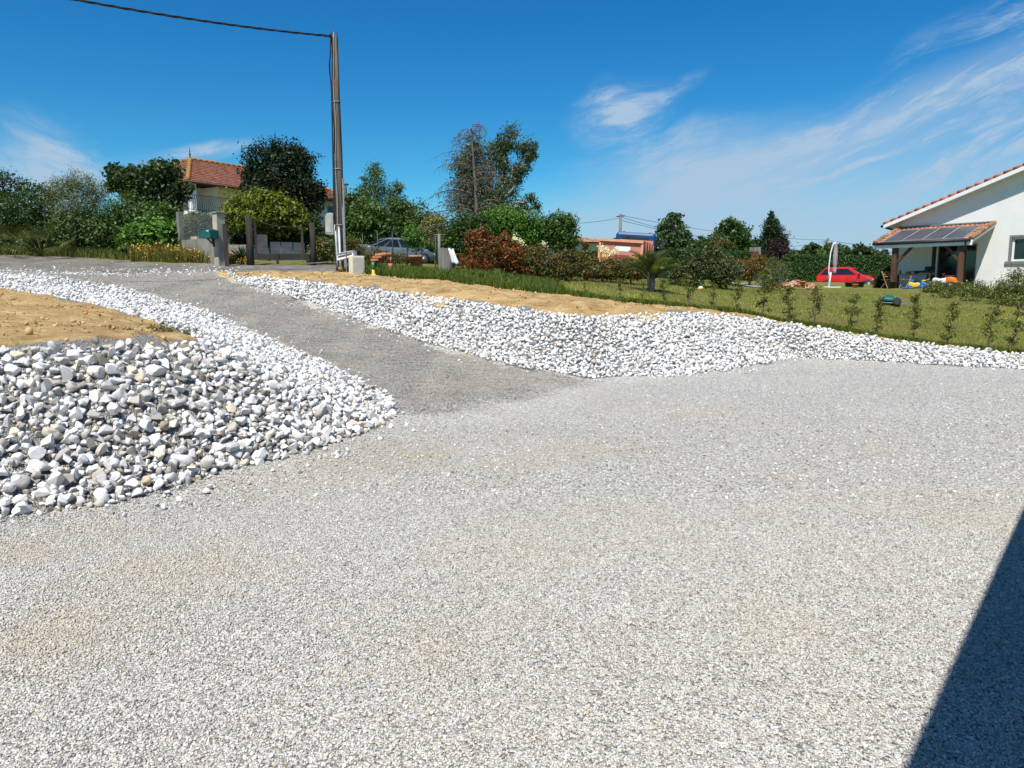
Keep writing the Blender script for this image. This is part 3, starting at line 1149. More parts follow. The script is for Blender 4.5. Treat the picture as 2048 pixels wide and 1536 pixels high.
M_GREYWOOD = pmat('silvered_wood', (.22, .205, .18), (.115, .105, .09), 7, .9, .7, 30, streak=(1, 1, .1))
M_BEAM = pmat('brown_stained_wood', (.12, .055, .028), (.075, .034, .018), 7, .7, .4, 30, streak=(1, 1, .12))
M_PINE = pmat('pale_pine', (.40, .26, .13), (.30, .19, .09), 7, .75, .3, 30, streak=(1, 1, .2))
M_RUBBER = pmat('black_rubber', (.018, .018, .019), (.03, .03, .03), 20, .8)
M_CHROME = pmat('bright_metal', (.6, .6, .6), (.5, .5, .5), 5, .3, metal=.8)
M_WIRE = pmat('galvanised_wire', (.33, .34, .34), (.22, .22, .22), 20, .6, metal=.3)
M_CABLE = pmat('black_cable', (.016, .016, .018), (.03, .03, .03), 20, .7)
M_TERRA = pmat('terracotta', (.52, .20, .10), (.40, .145, .075), 6, .8, .3, 40)
M_ORANGE_P = pmat('orange_plastic', (.80, .22, .03), (.70, .17, .025), 4, .4)
M_YELLOW_P = pmat('yellow_plastic', (.80, .52, .03), (.72, .45, .03), 4, .45)
M_BLUE_P = pmat('blue_plastic', (.02, .16, .55), (.02, .12, .45), 4, .4)
M_LIME_P = pmat('lime_plastic', (.50, .62, .08), (.42, .55, .07), 4, .45)
M_RED_P = pmat('red_plastic', (.42, .03, .025), (.34, .025, .02), 4, .45)
M_BLACK_P = pmat('black_plastic', (.02, .02, .022), (.035, .035, .037), 6, .5)
M_GREEN_P = pmat('dark_green_paint', (.012, .115, .095), (.010, .085, .072), 5, .45)


def tiled(mb, P0, u, v, width, length, clip=None, tw=.22, tl=.36, amp=.045, r=None, segs=4):
    """sheet of overlapping half-round clay tiles: u along the eave, v up the slope; clip(s, t) drops tiles"""
    n = u.cross(v).normalized()
    nu, nv = int(width / tw), int(length / tl)
    tw, tl = width / nu, length / nv
    for j in range(nv):
        for i in range(nu):
            if clip and not clip((i + .5) * tw, (j + .5) * tl):
                continue
            g = r.uniform(.72, 1.18)
            mb.tn = (g, g * r.uniform(.88, 1.05), g * r.uniform(.8, 1.1))
            vs = []
            for (tt, lift, wd) in ((0, .035, 1.0), (1.12, .0, .86)):
                for k in range(segs + 1):
                    a = math.pi * k / segs
                    s = (i + .5) * tw - math.cos(a) * tw * .5 * wd
                    h = math.sin(a) * amp + lift
                    vs.append(P0 + u * s + v * (j + tt) * tl + n * h)
            m = segs + 1
            mb.add(vs, [(k, k + 1, k + 1 + m, k + m) for k in range(segs)] + [tuple(range(segs, -1, -1))], smooth=False)
    mb.tn = (1, 1, 1)


rt = np.random.default_rng(9)


def left_house():
    C0 = at(376, 361, 46)                       # eave corner nearest to us
    gz_ = 2.9
    ux, uy = .556, .831
    root = thing('house', 'two storey cream house with a hipped red tile roof and balcony behind the left trees', 'house', (C0.x, C0.y, gz_), math.atan2(uy, ux))
    eave = C0.z - gz_
    slab = at(376, 426, 46.6).z - gz_
    L, D, oh = 14.5, 9.0, .55                   # length along the facade, depth, eave overhang
    w_ = MB()
    w_.box(oh, L - oh, oh, D - oh, 0, slab - .18)
    w_.box(2.4, L - oh, oh, D - oh, slab - .18, eave - .05)          # upper storey behind the corner loggia
    w_.box(oh, 2.4, oh + 1.6, D - oh, slab - .18, eave - .05)
    w_.build('wall', M_CREAM, root)
    p = MB()
    p.box(2.403, 7.5, oh - .006, oh, slab, eave - .06)
    p.build('ochre_panel', M_OCHRE, root)
    c = MB()
    c.box(oh, oh + .34, oh, oh + .34, slab, eave - .05)
    c.build('column', M_WHITE, root)
    b = MB()
    b.box(-.5, 6.0, -.55, oh + 1.6, slab - .177, slab)
    b.build('balcony_slab', M_CREAM, root)
    rl = MB()
    for z in (.12, .98):
        rl.bar((-.45, -.5, slab + z), (5.95, -.5, slab + z), .04, .03)
        rl.bar((-.45, -.5, slab + z), (-.45, 2.1, slab + z), .04, .03)
    for i in range(52):
        x = -.45 + 6.4 * i / 51
        zz = slab + .55
        rl.tube([(x, -.5, slab + .1), (x, -.5, zz - .15), (x, -.5 - .09, zz + .0), (x, -.5 + .02, zz + .3), (x, -.5, slab + .98)], .013, 5)
    for i in range(20):
        y = -.5 + 2.6 * i / 19
        rl.tube([(-.45, y, slab + .1), (-.45, y, zz - .15), (-.54, y, zz), (-.43, y, zz + .3), (-.45, y, slab + .98)], .013, 5)
    rl.build('railing', M_DARKMETAL, root)
    # hipped roof
    rise = 2.05
    a, hd = 3.2, D / 2
    apex, apex2 = Vector((a, hd, eave + rise)), Vector((L - a, hd, eave + rise))
    us = MB()
    us.add([(0, 0, eave), (L, 0, eave), (L, D, eave), (0, D, eave), apex, apex2], [(0, 1, 5, 4), (1, 2, 5), (2, 3, 4, 5), (3, 0, 4), (3, 2, 1, 0)])
    rf = us.build('roof', M_TILE, root)
    ti = MB()
    sl = math.hypot(hd, rise)
    v = Vector((0, hd, rise)).normalized()
    tiled(ti, Vector((0, 0, eave + .01)), Vector((1, 0, 0)), v, L, sl, lambda s, t: (t / sl) * a < s + .05 and (t / sl) * a < L - s + .05, r=rt)
    sl2 = math.hypot(a, rise)
    v2 = Vector((a, 0, rise)).normalized()
    tiled(ti, Vector((0, D, eave + .01)), Vector((0, -1, 0)), v2, D, sl2, lambda s, t: (t / sl2) * hd < s + .05 and (t / sl2) * hd < D - s + .05, r=rt)
    ti.build('roof_tiles', M_TILE, rf)
    hp = MB()
    for e0, e1 in (((0, 0, eave), apex), ((0, D, eave), apex), (apex, apex2), ((L, 0, eave), apex2)):
        e0, e1 = Vector(e0), Vector(e1)
        n = int((e1 - e0).length / .42)
        for i in range(n):
            g = rt.uniform(.9, 1.25)
            hp.tn = (g, g, g * .8)
            q0, q1 = e0.lerp(e1, i / n) + Vector((0, 0, .07)), e0.lerp(e1, (i + 1.1) / n) + Vector((0, 0, .05))
            hp.tube([q0, q1], [.15, .12], 8)
    hp.build('ridge_tiles', pmat('mossy_ridge_tile', (.34, .15, .05), (.26, .15, .045), 4, .9, .3, 30, tint=True), rf)
    f = MB()
    f.lathe([(.03, 0), (.09, .05), (.03, .12), (.07, .25), (.02, .33), (.03, .42), (.008, .7)], 10, Matrix.Translation(apex + Vector((0, 0, .12))))
    f.build('finial', M_DARKMETAL, rf)
    g = MB()
    g.tube([(-.06, -.07, eave - .04), (L + .06, -.07, eave - .04)], .07, 8)
    g.tube([(-.07, -.06, eave - .04), (-.07, D + .06, eave - .04)], .07, 8)
    g.build('gutter', M_BEAM, root)
    # chimneys
    for (x, y, w2, h, mat_, tag_) in ((10.6, 3.6, .62, 2.1, M_WHITE, 'white'), (16.2, 2.0, .0, 0, None, '')):
        if mat_:
            ch = MB()
            ch.box(x - w2 / 2, x + w2 / 2, y - w2 / 2, y + w2 / 2, eave + .9, eave + h + .6)
            ch.box(x - w2 / 2 - .06, x + w2 / 2 + .06, y - w2 / 2 - .06, y + w2 / 2 + .06, eave + h + .6, eave + h + .7)
            ch.build('chimney', mat_, rf)
    # window of the far bay
    wx, wz0, wz1 = 12.2, slab + .45, slab + 1.35
    wn = MB()
    for x0, x1, z0, z1 in ((wx - .72, wx + .72, wz1, wz1 + .07), (wx - .72, wx + .72, wz0 - .09, wz0), (wx - .72, wx - .64, wz0, wz1), (wx + .64, wx + .72, wz0, wz1), (wx - .04, wx + .04, wz0, wz1)):
        wn.box(x0, x1, oh - .05, oh + .02, z0, z1)
    fr = wn.build('window', M_GREYTRIM, root)
    pn = MB()
    pn.box(wx - .64, wx + .64, oh - .02, oh - .003, wz0, wz1)
    pn.build('pane', M_GLASS, fr)
    # small wall lamp
    lm = MB()
    lm.box(1.2, 1.9, oh + 1.55, oh + 1.597, eave - .75, eave - .70)
    lm.box(1.2, 1.26, oh + 1.45, oh + 1.597, eave - .95, eave - .75)
    lm.build('wall_bracket', M_DARKMETAL, root)
    return root, slab


LH, LH_SLAB = left_house()
# red tub standing on the balcony
tb = MB()
tb.lathe([(.22, 0), (.30, .42), (.325, .44), (.325, .48), (.29, .48), (.28, .44)], 16)
m4 = Matrix.Translation(LH.location) @ Matrix.Rotation(LH.rotation_euler[2], 4, 'Z')
tp = m4 @ Vector((-.05, 1.7, LH_SLAB + .002))
tag(tb.build('tub', M_RED_P, loc=tp), 'red plastic tub standing on the left house balcony', 'tub')
# tall dark flue behind the pole
fl = thing('flue', 'tall dark chimney flue with a flat cowl seen just right of the wooden pole', 'chimney', gpt(692, 52))
b0 = at(692, 400, 52).z - fl.location.z
b1 = at(692, 372, 52).z - fl.location.z
mb = MB()
mb.box(-.19, .19, -.19, .19, 0, b1 - .1)
mb.build('shaft', M_CONC, fl)
mb = MB()
for sx_1 in (-.17, .13):
    for sy_1 in (-.17, .13):
        mb.box(sx_1, sx_1 + .04, sy_1, sy_1 + .04, b1 - .1, b1 + .08)
mb.box(-.3, .3, -.3, .3, b1 + .08, b1 + .16)
mb.build('cowl', M_GREYTRIM, fl)


# ================================================================== RIGHT HOUSE
RH0 = at(1793, 575, 40)
RHZ = 1.66
RU = Vector((.64, -.77, 0)).normalized()
RH = thing('house', 'modern white house with a low tiled gable and a solar panelled porch', 'house', (RH0.x, RH0.y, RHZ), math.atan2(RU.y, RU.x))
# local frame: x along the wall to the right (towards us), -y out of the wall, +y into the house


def right_house():
    root = RH
    zt0 = 3.43                                     # wall height at the low side under the rake
    slope = math.tan(R(20))
    Lw = 15.0                                      # gable wall length, ridge in the middle
    ridge = Lw / 2
    depth = 11.0
    zt = lambda x: zt0 + slope * (x if x < ridge else Lw - x)
    DX0, DX1, DZ = 1.87, 3.70, 2.2                 # sliding door
    WX0, WX1, WZ0, WZ1 = 5.15, 6.55, 1.28, 2.42    # window
    w_ = MB()
    T = .3

    def seg(x0, x1, z0a, z0b, z1a, z1b):
        w_.add([(x0, 0, z0a), (x1, 0, z0b), (x1, T, z0b), (x0, T, z0a), (x0, 0, z1a), (x1, 0, z1b), (x1, T, z1b), (x0, T, z1a)],
               [(3, 2, 1, 0), (4, 5, 6, 7), (0, 1, 5, 4), (1, 2, 6, 5), (2, 3, 7, 6), (3, 0, 4, 7)])
    z_ = -.35
    seg(0, DX0, z_, z_, zt(0), zt(DX0))
    seg(DX0, DX1, DZ, DZ, zt(DX0), zt(DX1))
    seg(DX0, DX1, z_, z_, .03, .03)
    seg(DX1, WX0, z_, z_, zt(DX1), zt(WX0))
    seg(WX0, WX1, z_, z_, WZ0, WZ0)
    seg(WX0, WX1, WZ1, WZ1, zt(WX0), zt(WX1))
    seg(WX1, ridge, z_, z_, zt(WX1), zt(ridge))
    seg(ridge, Lw, z_, z_, zt(ridge), zt(Lw))
    w_.box(0, T, T, depth, z_, zt0)
    w_.box(Lw - T, Lw, T, depth, z_, zt0)
    w_.box(T, Lw - T, depth - T, depth, z_, zt0)
    w_.box(T, Lw - T, T, depth - T, -.05, .0)
    w_.build('wall', M_WHITE, root)
    # main roof: two slabs and tiles, overhang towards us
    oh, eo = .55, .62
    r_ = MB()
    th = .13
    for s in (0, 1):
        xa, xb = (-eo, ridge) if s == 0 else (ridge, Lw + eo)
        za, zb = (zt0 - eo * slope, zt(ridge)) if s == 0 else (zt(ridge), zt0 - eo * slope)
        r_.add([(xa, -oh, za), (xb, -oh, zb), (xb, depth + .4, zb), (xa, depth + .4, za), (xa, -oh, za + th), (xb, -oh, zb + th), (xb, depth + .4, zb + th), (xa, depth + .4, za + th)],
               [(3, 2, 1, 0), (4, 5, 6, 7), (0, 1, 5, 4), (1, 2, 6, 5), (2, 3, 7, 6), (3, 0, 4, 7)])
    rf = r_.build('roof', M_PVC, root)
    fb = MB()
    fb.add([(-eo, -oh - .022, zt0 - eo * slope - .05), (ridge, -oh - .022, zt(ridge) - .05), (ridge, -oh - .002, zt(ridge) - .05), (-eo, -oh - .002, zt0 - eo * slope - .05),
            (-eo, -oh - .022, zt0 - eo * slope + th), (ridge, -oh - .022, zt(ridge) + th), (ridge, -oh - .002, zt(ridge) + th), (-eo, -oh - .002, zt0 - eo * slope + th)],
           [(3, 2, 1, 0), (4, 5, 6, 7), (0, 1, 5, 4), (1, 2, 6, 5), (2, 3, 7, 6), (3, 0, 4, 7)])
    fb.build('bargeboard', M_PVC, rf)
    ti = MB()
    sl = (ridge + eo) / math.cos(R(20))
    v = Vector((math.cos(R(20)), 0, math.sin(R(20))))
    tiled(ti, Vector((-eo - .03, depth + .4, zt0 - eo * slope + th + .01)), Vector((0, -1, 0)), v, depth + .4 + oh - .1, sl, r=rt, tw=.3, tl=.4)
    v2 = Vector((-math.cos(R(20)), 0, math.sin(R(20))))
    tiled(ti, Vector((Lw + eo + .03, -oh + .1, zt0 - eo * slope + th + .01)), Vector((0, 1, 0)), v2, depth + .4 + oh - .1, sl, r=rt, tw=.3, tl=.4)
    ti.build('roof_tiles', M_TILE_EDGE, rf)
    vt = MB()
    n = int(sl / .40)
    for i in range(n):
        q0 = Vector((-eo - .03, -oh + .06, zt0 - eo * slope + th + .045)) + v * (i * sl / n)
        q1 = q0 + v * (sl / n * 1.06) + Vector((0, 0, -.022))
        g = rt.uniform(.75, 1.3)
        vt.tn = (g, g * rt.uniform(.85, 1.0), g * rt.uniform(.75, 1.0))
        vt.tube([q0, q1], [.105, .09], 10)
    vt.build('verge_tiles', M_TILE_EDGE, rf)
    gt = MB()
    gt.tube([(-eo - .09, -oh - .02, zt0 - eo * slope + .06), (-eo - .09, depth + .4, zt0 - eo * slope + .06)], .07, 8)
    gt.tube([(-eo - .05, -oh + .3, zt0 - eo * slope), (-.12, -.12, zt0 - .42), (-.08, -.1, zt0 - .6), (-.06, -.09, 0)], .045, 8)
    gt.build('gutter', M_DARKMETAL, root)
    # window with grey surround
    su = MB()
    su.box(WX0 - .085, WX0 + .02, -.02, T - .01, WZ0, WZ1)
    su.box(WX1 - .02, WX1 + .085, -.02, T - .01, WZ0, WZ1)
    su.box(WX0 - .085, WX1 + .085, -.021, T - .01, WZ1 - .012, WZ1 + .085)
    wn = su.build('window', M_GREYTRIM, root)
    sl_ = MB()
    sl_.box(WX0 - .2, WX1 + .2, -.075, T - .02, WZ0 - .14, WZ0 + .005)
    sl_.build('sill', M_GREYTRIM, wn)
    fr = MB()
    for x0, x1, z0, z1 in ((WX0 + .02, WX0 + .11, WZ0, WZ1 - .01), (WX1 - .11, WX1 - .02, WZ0, WZ1 - .01), (WX0 + .11, WX1 - .11, WZ0 + .005, WZ0 + .1), (WX0 + .11, WX1 - .11, WZ1 - .1, WZ1 - .012), (5.83, 5.89, WZ0 + .1, WZ1 - .1)):
        fr.box(x0, x1, .10, .17, z0, z1)
    fr.build('frame', M_PVC, wn)
    pn = MB()
    pn.box(WX0 + .1, WX1 - .1, .125, .14, WZ0 + .09, WZ1 - .09)
    pn.build('pane', M_GLASS, wn)
    # sliding door
    dr = MB()
    for x0, x1 in ((DX0, DX0 + .08), (DX1 - .08, DX1), (2.80, 2.87)):
        dr.box(x0, x1, .08, .16, .03, DZ)
    dr.box(DX0 + .08, DX1 - .08, .082, .158, DZ - .08, DZ)
    dr.box(DX0 + .08, DX1 - .08, .082, .158, .03, .09)
    d = dr.build('sliding_door', M_GREYTRIM, root)
    pn = MB()
    pn.box(DX0 + .08, DX1 - .08, .115, .13, .09, DZ - .08)
    pn.build('pane', M_GLASS, d)
    sh = MB()
    sh.box(DX0 - .20, DX0 - .003, -.03, -.002, .02, DZ + .1)
    sh.build('shutter_edge', M_BLACK_P, root)
    tr = MB()
    tr.box(DX0 - .002, DX0 + .06, -.035, .02, .03, DZ + .02)
    tr.build('door_trim', M_PVC, root)
    # porch: posts, braces, beam, tiled roof with four solar panels
    px0, px1, pd = -.02, 4.42, 2.72
    zb, zf = 3.13, 2.27
    pr = MB()
    pts = lambda dz: [(px0, 0, zb + dz), (px1, 0, zb + dz), (px1, -pd, zf + dz), (px0, -pd, zf + dz)]
    lo, hi = pts(-.16), pts(-.04)
    pr.add(lo + hi, [(3, 2, 1, 0), (4, 5, 6, 7), (0, 1, 5, 4), (1, 2, 6, 5), (2, 3, 7, 6), (3, 0, 4, 7)])
    pf = pr.build('porch_roof', M_PVC, root)
    v = Vector((0, pd, zb - zf))
    sl3 = v.length
    v.normalize()
    ti = MB()
    tiled(ti, Vector((px0 + .02, -pd, zf - .035)), Vector((1, 0, 0)), v, px1 - px0 - .04, sl3, lambda s, t: s < .32 or s > px1 - px0 - .36 or t > sl3 - .62, r=rt, tw=.2, tl=.36, amp=.05)
    ti.build('porch_tiles', pmat('pale_clay_tile', (.50, .235, .145), (.34, .165, .105), 5, .85, .4, 40, tint=True), pf)
    vt = MB()
    for xx_ in (px0 + .03, px1 - .05):
        n = 8
        for i in range(n):
            q0 = Vector((xx_, -pd - .02, zf + .045)) + v * (i * sl3 / n)
            q1 = q0 + v * (sl3 / n * 1.06) + Vector((0, 0, -.02))
            g = rt.uniform(.55, 1.1)
            vt.tn = (g, g * .95, g * .85)
            vt.tube([q0, q1], [.115, .095], 10)
    vt.build('porch_verge_tiles', pmat('mossy_verge_tile', (.42, .24, .13), (.22, .15, .09), 5, .9, .4, 40, tint=True), pf)
    fl_ = MB()
    fl_.box(px0, px1 + .02, -.10, -.002, zb + .03, zb + .09)
    fl_.build('flashing', M_GREYTRIM, pf)
    nrm = Vector((1, 0, 0)).cross(v).normalized()
    M_PV = pmat('solar_cells', (.03, .035, .045), (.042, .048, .06), 2, .3, spec=.3)
    M_PVL = pmat('solar_frame', (.50, .50, .50), (.42, .42, .42), 3, .4, metal=.4)
    pw = (px1 - px0 - .78) / 4
    for k in range(4):
        x0 = px0 + .38 + k * pw
        Mx = Matrix.Translation(Vector((x0, -pd + .05, zf + .035))) @ Matrix((Vector((1, 0, 0)), v, nrm)).transposed().to_4x4()
        a = MB()
        Lp = sl3 - .72
        a.box(.03, pw - .03, .03, Lp - .03, 0, .03, Mx)
        sp_ = a.build('solar_panel', M_PV, pf)
        b = MB()
        b.box(0, .028, 0, Lp, 0, .042, Mx)
        b.box(pw - .032, pw - .004, 0, Lp, 0, .042, Mx)
        b.box(.028, pw - .032, 0, .028, 0, .042, Mx)
        b.box(.028, pw - .032, Lp - .028, Lp, 0, .042, Mx)
        for i in range(1, 6):
            b.box(.03 + (pw - .06) * i / 6 - .004, .03 + (pw - .06) * i / 6 + .004, .03, Lp - .03, .03, .0325, Mx)
        for i in range(1, 10):
            b.box(.03, pw - .03, Lp * i / 10 - .003, Lp * i / 10 + .003, .03, .0315, Mx)
        b.build('panel_frame', M_PVL, sp_)
    gt = MB()
    gt.tube([(px0 - .06, -pd - .08, zf - .05), (px1 - .06, -pd - .08, zf - .05)], .075, 10)
    gt.tube([(3.95 + .2, -pd - .08, zf - .1), (3.95 + .2, -pd - .02, zf - .3), (3.95 + .16, -2.5, zf - .4), (3.95 + .16, -2.5, .02)], .035, 8)
    gt.build('porch_gutter', M_DARKMETAL, pf)
    fa = MB()
    fa.box(px0, px1, -pd - .03, -pd - .002, zf - .28, zf - .1)
    fa.build('porch_fascia', M_PVC, pf)
    bm_ = MB()
    bm_.box(px0 + .2, px1 - .15, -2.56, -2.38, zf - .22, zf - .02)
    bm_.build('beam', M_BEAM, root)
    for x in (.9, 3.95):
        ps = MB()
        ps.box(x - .115, x + .115, -2.59, -2.36, -.02, zf - .22)
        po = ps.build('post', M_BEAM, root)
        br = MB()
        s = 1 if x < 2 else -1
        br.bar((x + s * .12, -2.47, zf - .95), (x + s * .82, -2.47, zf - .2), .11, .12, up=(0, 1, 0))
        br.build('brace', M_BEAM, po)
    tc = MB()
    tc.box(-4.3, 4.6, -3.0, -.003, -.12, .0)
    t_ = tc.build('terrace', M_CONC_PALE, root)
    return root


right_house()
RHM = Matrix.Translation(RH.location) @ Matrix.Rotation(RH.rotation_euler[2], 4, 'Z')
rh = lambda x, y, z=0.0: RHM @ Vector((x, y, z))
RHA = RH.rotation_euler[2]

# ================================================================== HOUSE BESIDE THE CAMERA (its eave shades the yard, bottom right)
sh0, sh1 = gz(1815, 1536), gz(2048, 1020)
dl = (sh1 - sh0).normalized()
nr = Vector((dl.y, -dl.x, 0))                      # towards the house
EH = 3.0
sl_off = Vector((-SUN_H.x, -SUN_H.y, 0)) * (EH / math.tan(SUN_E))
e0 = sh0 - sl_off + nr * .13
OWN = thing('house', 'white rendered house at the near right whose eave shades the gravel', 'house', (e0.x, e0.y, 0), math.atan2(dl.y, dl.x))
w_ = MB()                                          # local x along the eave, -y into the house
La, Lb = -9.0, 7.0
w_.box(La + .5, Lb - .5, -9.5, -.6, -.3, EH - .1)
w_.build('wall', M_WHITE, OWN)
r_ = MB()
r_.prism([(0, EH - .14), (-5.05, EH + 1.9), (-10.1, EH - .14), (-10.1, EH), (-5.05, EH + 2.04), (0, EH)], La, Lb, Matrix(((0, 1, 0, 0), (1, 0, 0, 0), (0, 0, 1, 0), (0, 0, 0, 1))))
rf = r_.build('roof', M_TILE, OWN)
ti = MB()
v = Vector((0, -5.05, 2.04)).normalized()
tiled(ti, Vector((Lb, 0, EH + .004)), Vector((-1, 0, 0)), v, Lb - La, 5.44, r=rt, tw=.3, tl=.4)
ti.build('roof_tiles', M_TILE_EDGE, rf)
gm = MB()  # unseen gutter and fascia, added so the eave's shadow edge falls straight
gm.box(La, Lb, .001, .022, EH - .20, EH + .02)
gm.box(La, Lb, .022, .13, EH - .10, EH + .05)
gm.build('gutter', M_GREYTRIM, rf)
for x in (-5.5, 2.5):
    a = MB()
    for x0, x1, z0, z1 in ((x - .75, x - .67, 1.0, 2.2), (x + .67, x + .75, 1.0, 2.2), (x - .67, x + .67, 1.0, 1.08), (x - .67, x + .67, 2.12, 2.2), (x - .04, x + .04, 1.08, 2.12)):
        a.box(x0, x1, -.62, -.56, z0, z1)
    wn = a.build('window', M_GREYTRIM, OWN)
    b = MB()
    b.box(x - .67, x + .67, -.597, -.58, 1.08, 2.12)
    b.build('pane', M_GLASS, wn)


# ================================================================== POLE, CABLES, BOXES
PB = at(681, 524, 23)
PB.z = H(PB.x, PB.y)
PT = at(669, 66, 22.6)
pole = thing('utility_pole', 'tall weathered wooden pole with cables and a grey cabinet clipped to it', 'utility pole', PB)
top = PT - PB
mb = MB()
pth = [Vector((0, 0, -.3)), top * .25, top * .5 + Vector((.02, 0, 0)), top * .75, top * .985]
mb.tube(pth, [.145, .132, .12, .107, .095], 12)
mb.build('shaft', pmat('weathered_pole_wood', (.165, .138, .105), (.07, .057, .043), 5, .9, .8, 22, streak=(2.2, 2.2, .10)), pole)
mb = MB()
mb.tube([top * .975 + Vector((-.07, -.08, 0)), top * .985 + Vector((-.06, -.05, .1)), top * .985 + Vector((0, 0, .2)), top * .985 + Vector((.07, .0, .1)), top * .975 + Vector((.09, -.03, -.02))], .012, 6)
mb.build('top_hook', M_DARKMETAL, pole)
rp = np.random.default_rng(4)
for k, (a0, z0_, rad_) in enumerate(((-2.3, .30, .016), (-1.75, .18, .017), (-2.9, .4, .022), (-.5, .45, .014))):
    mb = MB()
    pts = []
    for i in range(24):
        f = 1 - i / 23 * (1 - z0_ * .55)
        rr_ = .096 + .048 * (1 - f) + rad_ * .9
        aa = a0 + .14 * math.sin(i * .7 + k) + rp.normal() * .05
        loosen = .05 * math.exp(-((f - .86) / .05) ** 2) if k == 2 else 0
        c = top * f
        pts.append(c + Vector((math.cos(aa) * (rr_ + loosen), math.sin(aa) * (rr_ + loosen), 0)))
    mb.tube(pts, rad_, 6)
    mb.build('downlead', M_CABLE if k != 1 else M_WIRE, pole)
mb = MB()
for f in (.20, .44, .72):
    c = top * f
    mb.lathe([(.165 - .05 * f, -.012), (.165 - .05 * f, .012)], 14, Matrix.Translation(c))
mb.build('cable_band', M_WIRE, pole)
mb = MB()
zz0, zz1 = at(663, 468, 22.6).z - PB.z, at(663, 424, 22.6).z - PB.z
mb.prism([(-.38, zz0), (-.13, zz0 - .02), (-.13, zz1 - .03), (-.20, zz1), (-.33, zz1 - .02), (-.37, zz1 - .10)], -.22, .05)
cb = mb.build('cabinet', pmat('grey_green_cabinet', (.36, .38, .33), (.26, .28, .24), 5, .6, .1), pole, bevel=.02)
mb = MB()
mb.box(-.37, -.19, -.232, -.222, zz0 + .06, zz1 - .10)
mb.build('cabinet_door', pmat('cabinet_door', (.42, .43, .38), (.30, .32, .26), 4, .55), cb)
for dx, ztop, rad_, cc in ((.02, at(690, 398, 22.6).z - PB.z, .035, M_PVC), (-.07, at(676, 448, 22.6).z - PB.z, .032, pmat('grey_conduit', (.45, .46, .46), (.36, .37, .37), 4, .5))):
    mb = MB()
    base_y = -.21
    mb.tube([(dx + .03, base_y - .02, .08), (dx + .02, base_y, .5), (dx + .01, base_y + .02, ztop * .5), (dx - .03, base_y + .06, ztop)], rad_, 8)
    mb.build('conduit', cc, pole)
mb = MB()
mb.tube([(.05, -.26, -.02), (.05, -.26, .09)], .06, 10)
mb.build('conduit_foot', M_TERRA, pole)
mb = MB()
mb.bar((.15, -.05, .0), top * .40 + Vector((.13, -.05, 0)), .08, .06, up=(0, 1, 0))
mb.build('steel_channel', M_WIRE, pole)
# twisted overhead cable leading off to the left
wire = MB()
c0, c1 = PT + Vector((-.05, -.1, -.12)), at(-620, -170, 13)
for s in (0, 1, 2):
    pts = []
    n = 150
    for i in range(n):
        f = i / (n - 1)
        p_ = c0.lerp(c1, f) + Vector((0, 0, -1.0 * f * (1 - f)))
        fr_ = 1 + 1.2 * math.exp(-f / .02)
        a = f * 70 + s * 2.094
        pts.append(p_ + Vector((0, math.cos(a), math.sin(a))) * .016 * fr_)
    wire.tube(pts, .016, 5)
cbp = thing('overhead_cable', 'twisted black overhead cable running from the pole top to the upper left', 'cable', c0)
o = wire.build('strands', M_CABLE)
o.data.transform(Matrix.Translation(-c0))
o.parent = cbp
# far end pole carrying that cable (outside the picture, left)
fp = Vector((c1.x, c1.y, H(c1.x, c1.y)))
mb = MB()
mb.tube([(0, 0, -.2), (0, 0, c1.z - fp.z + .2)], [.19, .13], 12)
tag(mb.build('utility_pole', M_GREYWOOD, loc=fp), 'plain wooden pole carrying the far left end of the twisted cable', 'utility pole')

# pale meter box
p = gpt(714, 21.7)
bx = thing('meter_box', 'pale beige meter box standing on the bare soil near the pole', 'meter box', p, R(-58))
hgt = at(714, 512, 21.7).z - p.z
mb = MB()
mb.box(-.13, .13, -.19, .19, -.1, hgt)
mb.build('casing', pmat('beige_plastic', (.74, .68, .55), (.68, .62, .50), 3, .6), bx, bevel=.012)
mb = MB()
mb.box(.131, .139, -.155, .155, .03, hgt - .05)
mb.build('door', pmat('grey_beige_plastic', (.50, .46, .40), (.44, .41, .36), 3, .6), bx)
# sloping letter tray on a stake
p = gpt(697, 21.9)
lt = thing('letter_box', 'small white slope-topped letter box on a thin metal stake beside the meter box', 'letter box', p, R(-12))
hz = at(697, 512, 21.9).z - p.z
mb = MB()
mb.bar((.02, -.16, -.05), (.02, -.16, hz + .16), .03, .02)
mb.build('stake', M_WIRE, lt)
mb = MB()
mb.prism([(-.27, hz - .13), (.22, hz - .02), (.22, hz + .13), (-.27, hz + .05)], -.14, .14)
b = mb.build('tray', M_PVC, lt, bevel=.006)
mb = MB()
mb.prism([(-.235, hz - .055), (.19, hz + .035), (.19, hz + .075), (-.235, hz - .005)], -.148, -.142)
mb.build('slot_panel', M_BEAM, b)
mb = MB()
mb.prism([(-.30, hz + .052), (.24, hz + .132), (.24, hz + .152), (-.30, hz + .072)], -.17, .16)
mb.build('lid', pmat('grey_lid', (.50, .50, .50), (.42, .42, .42), 4, .5), b)

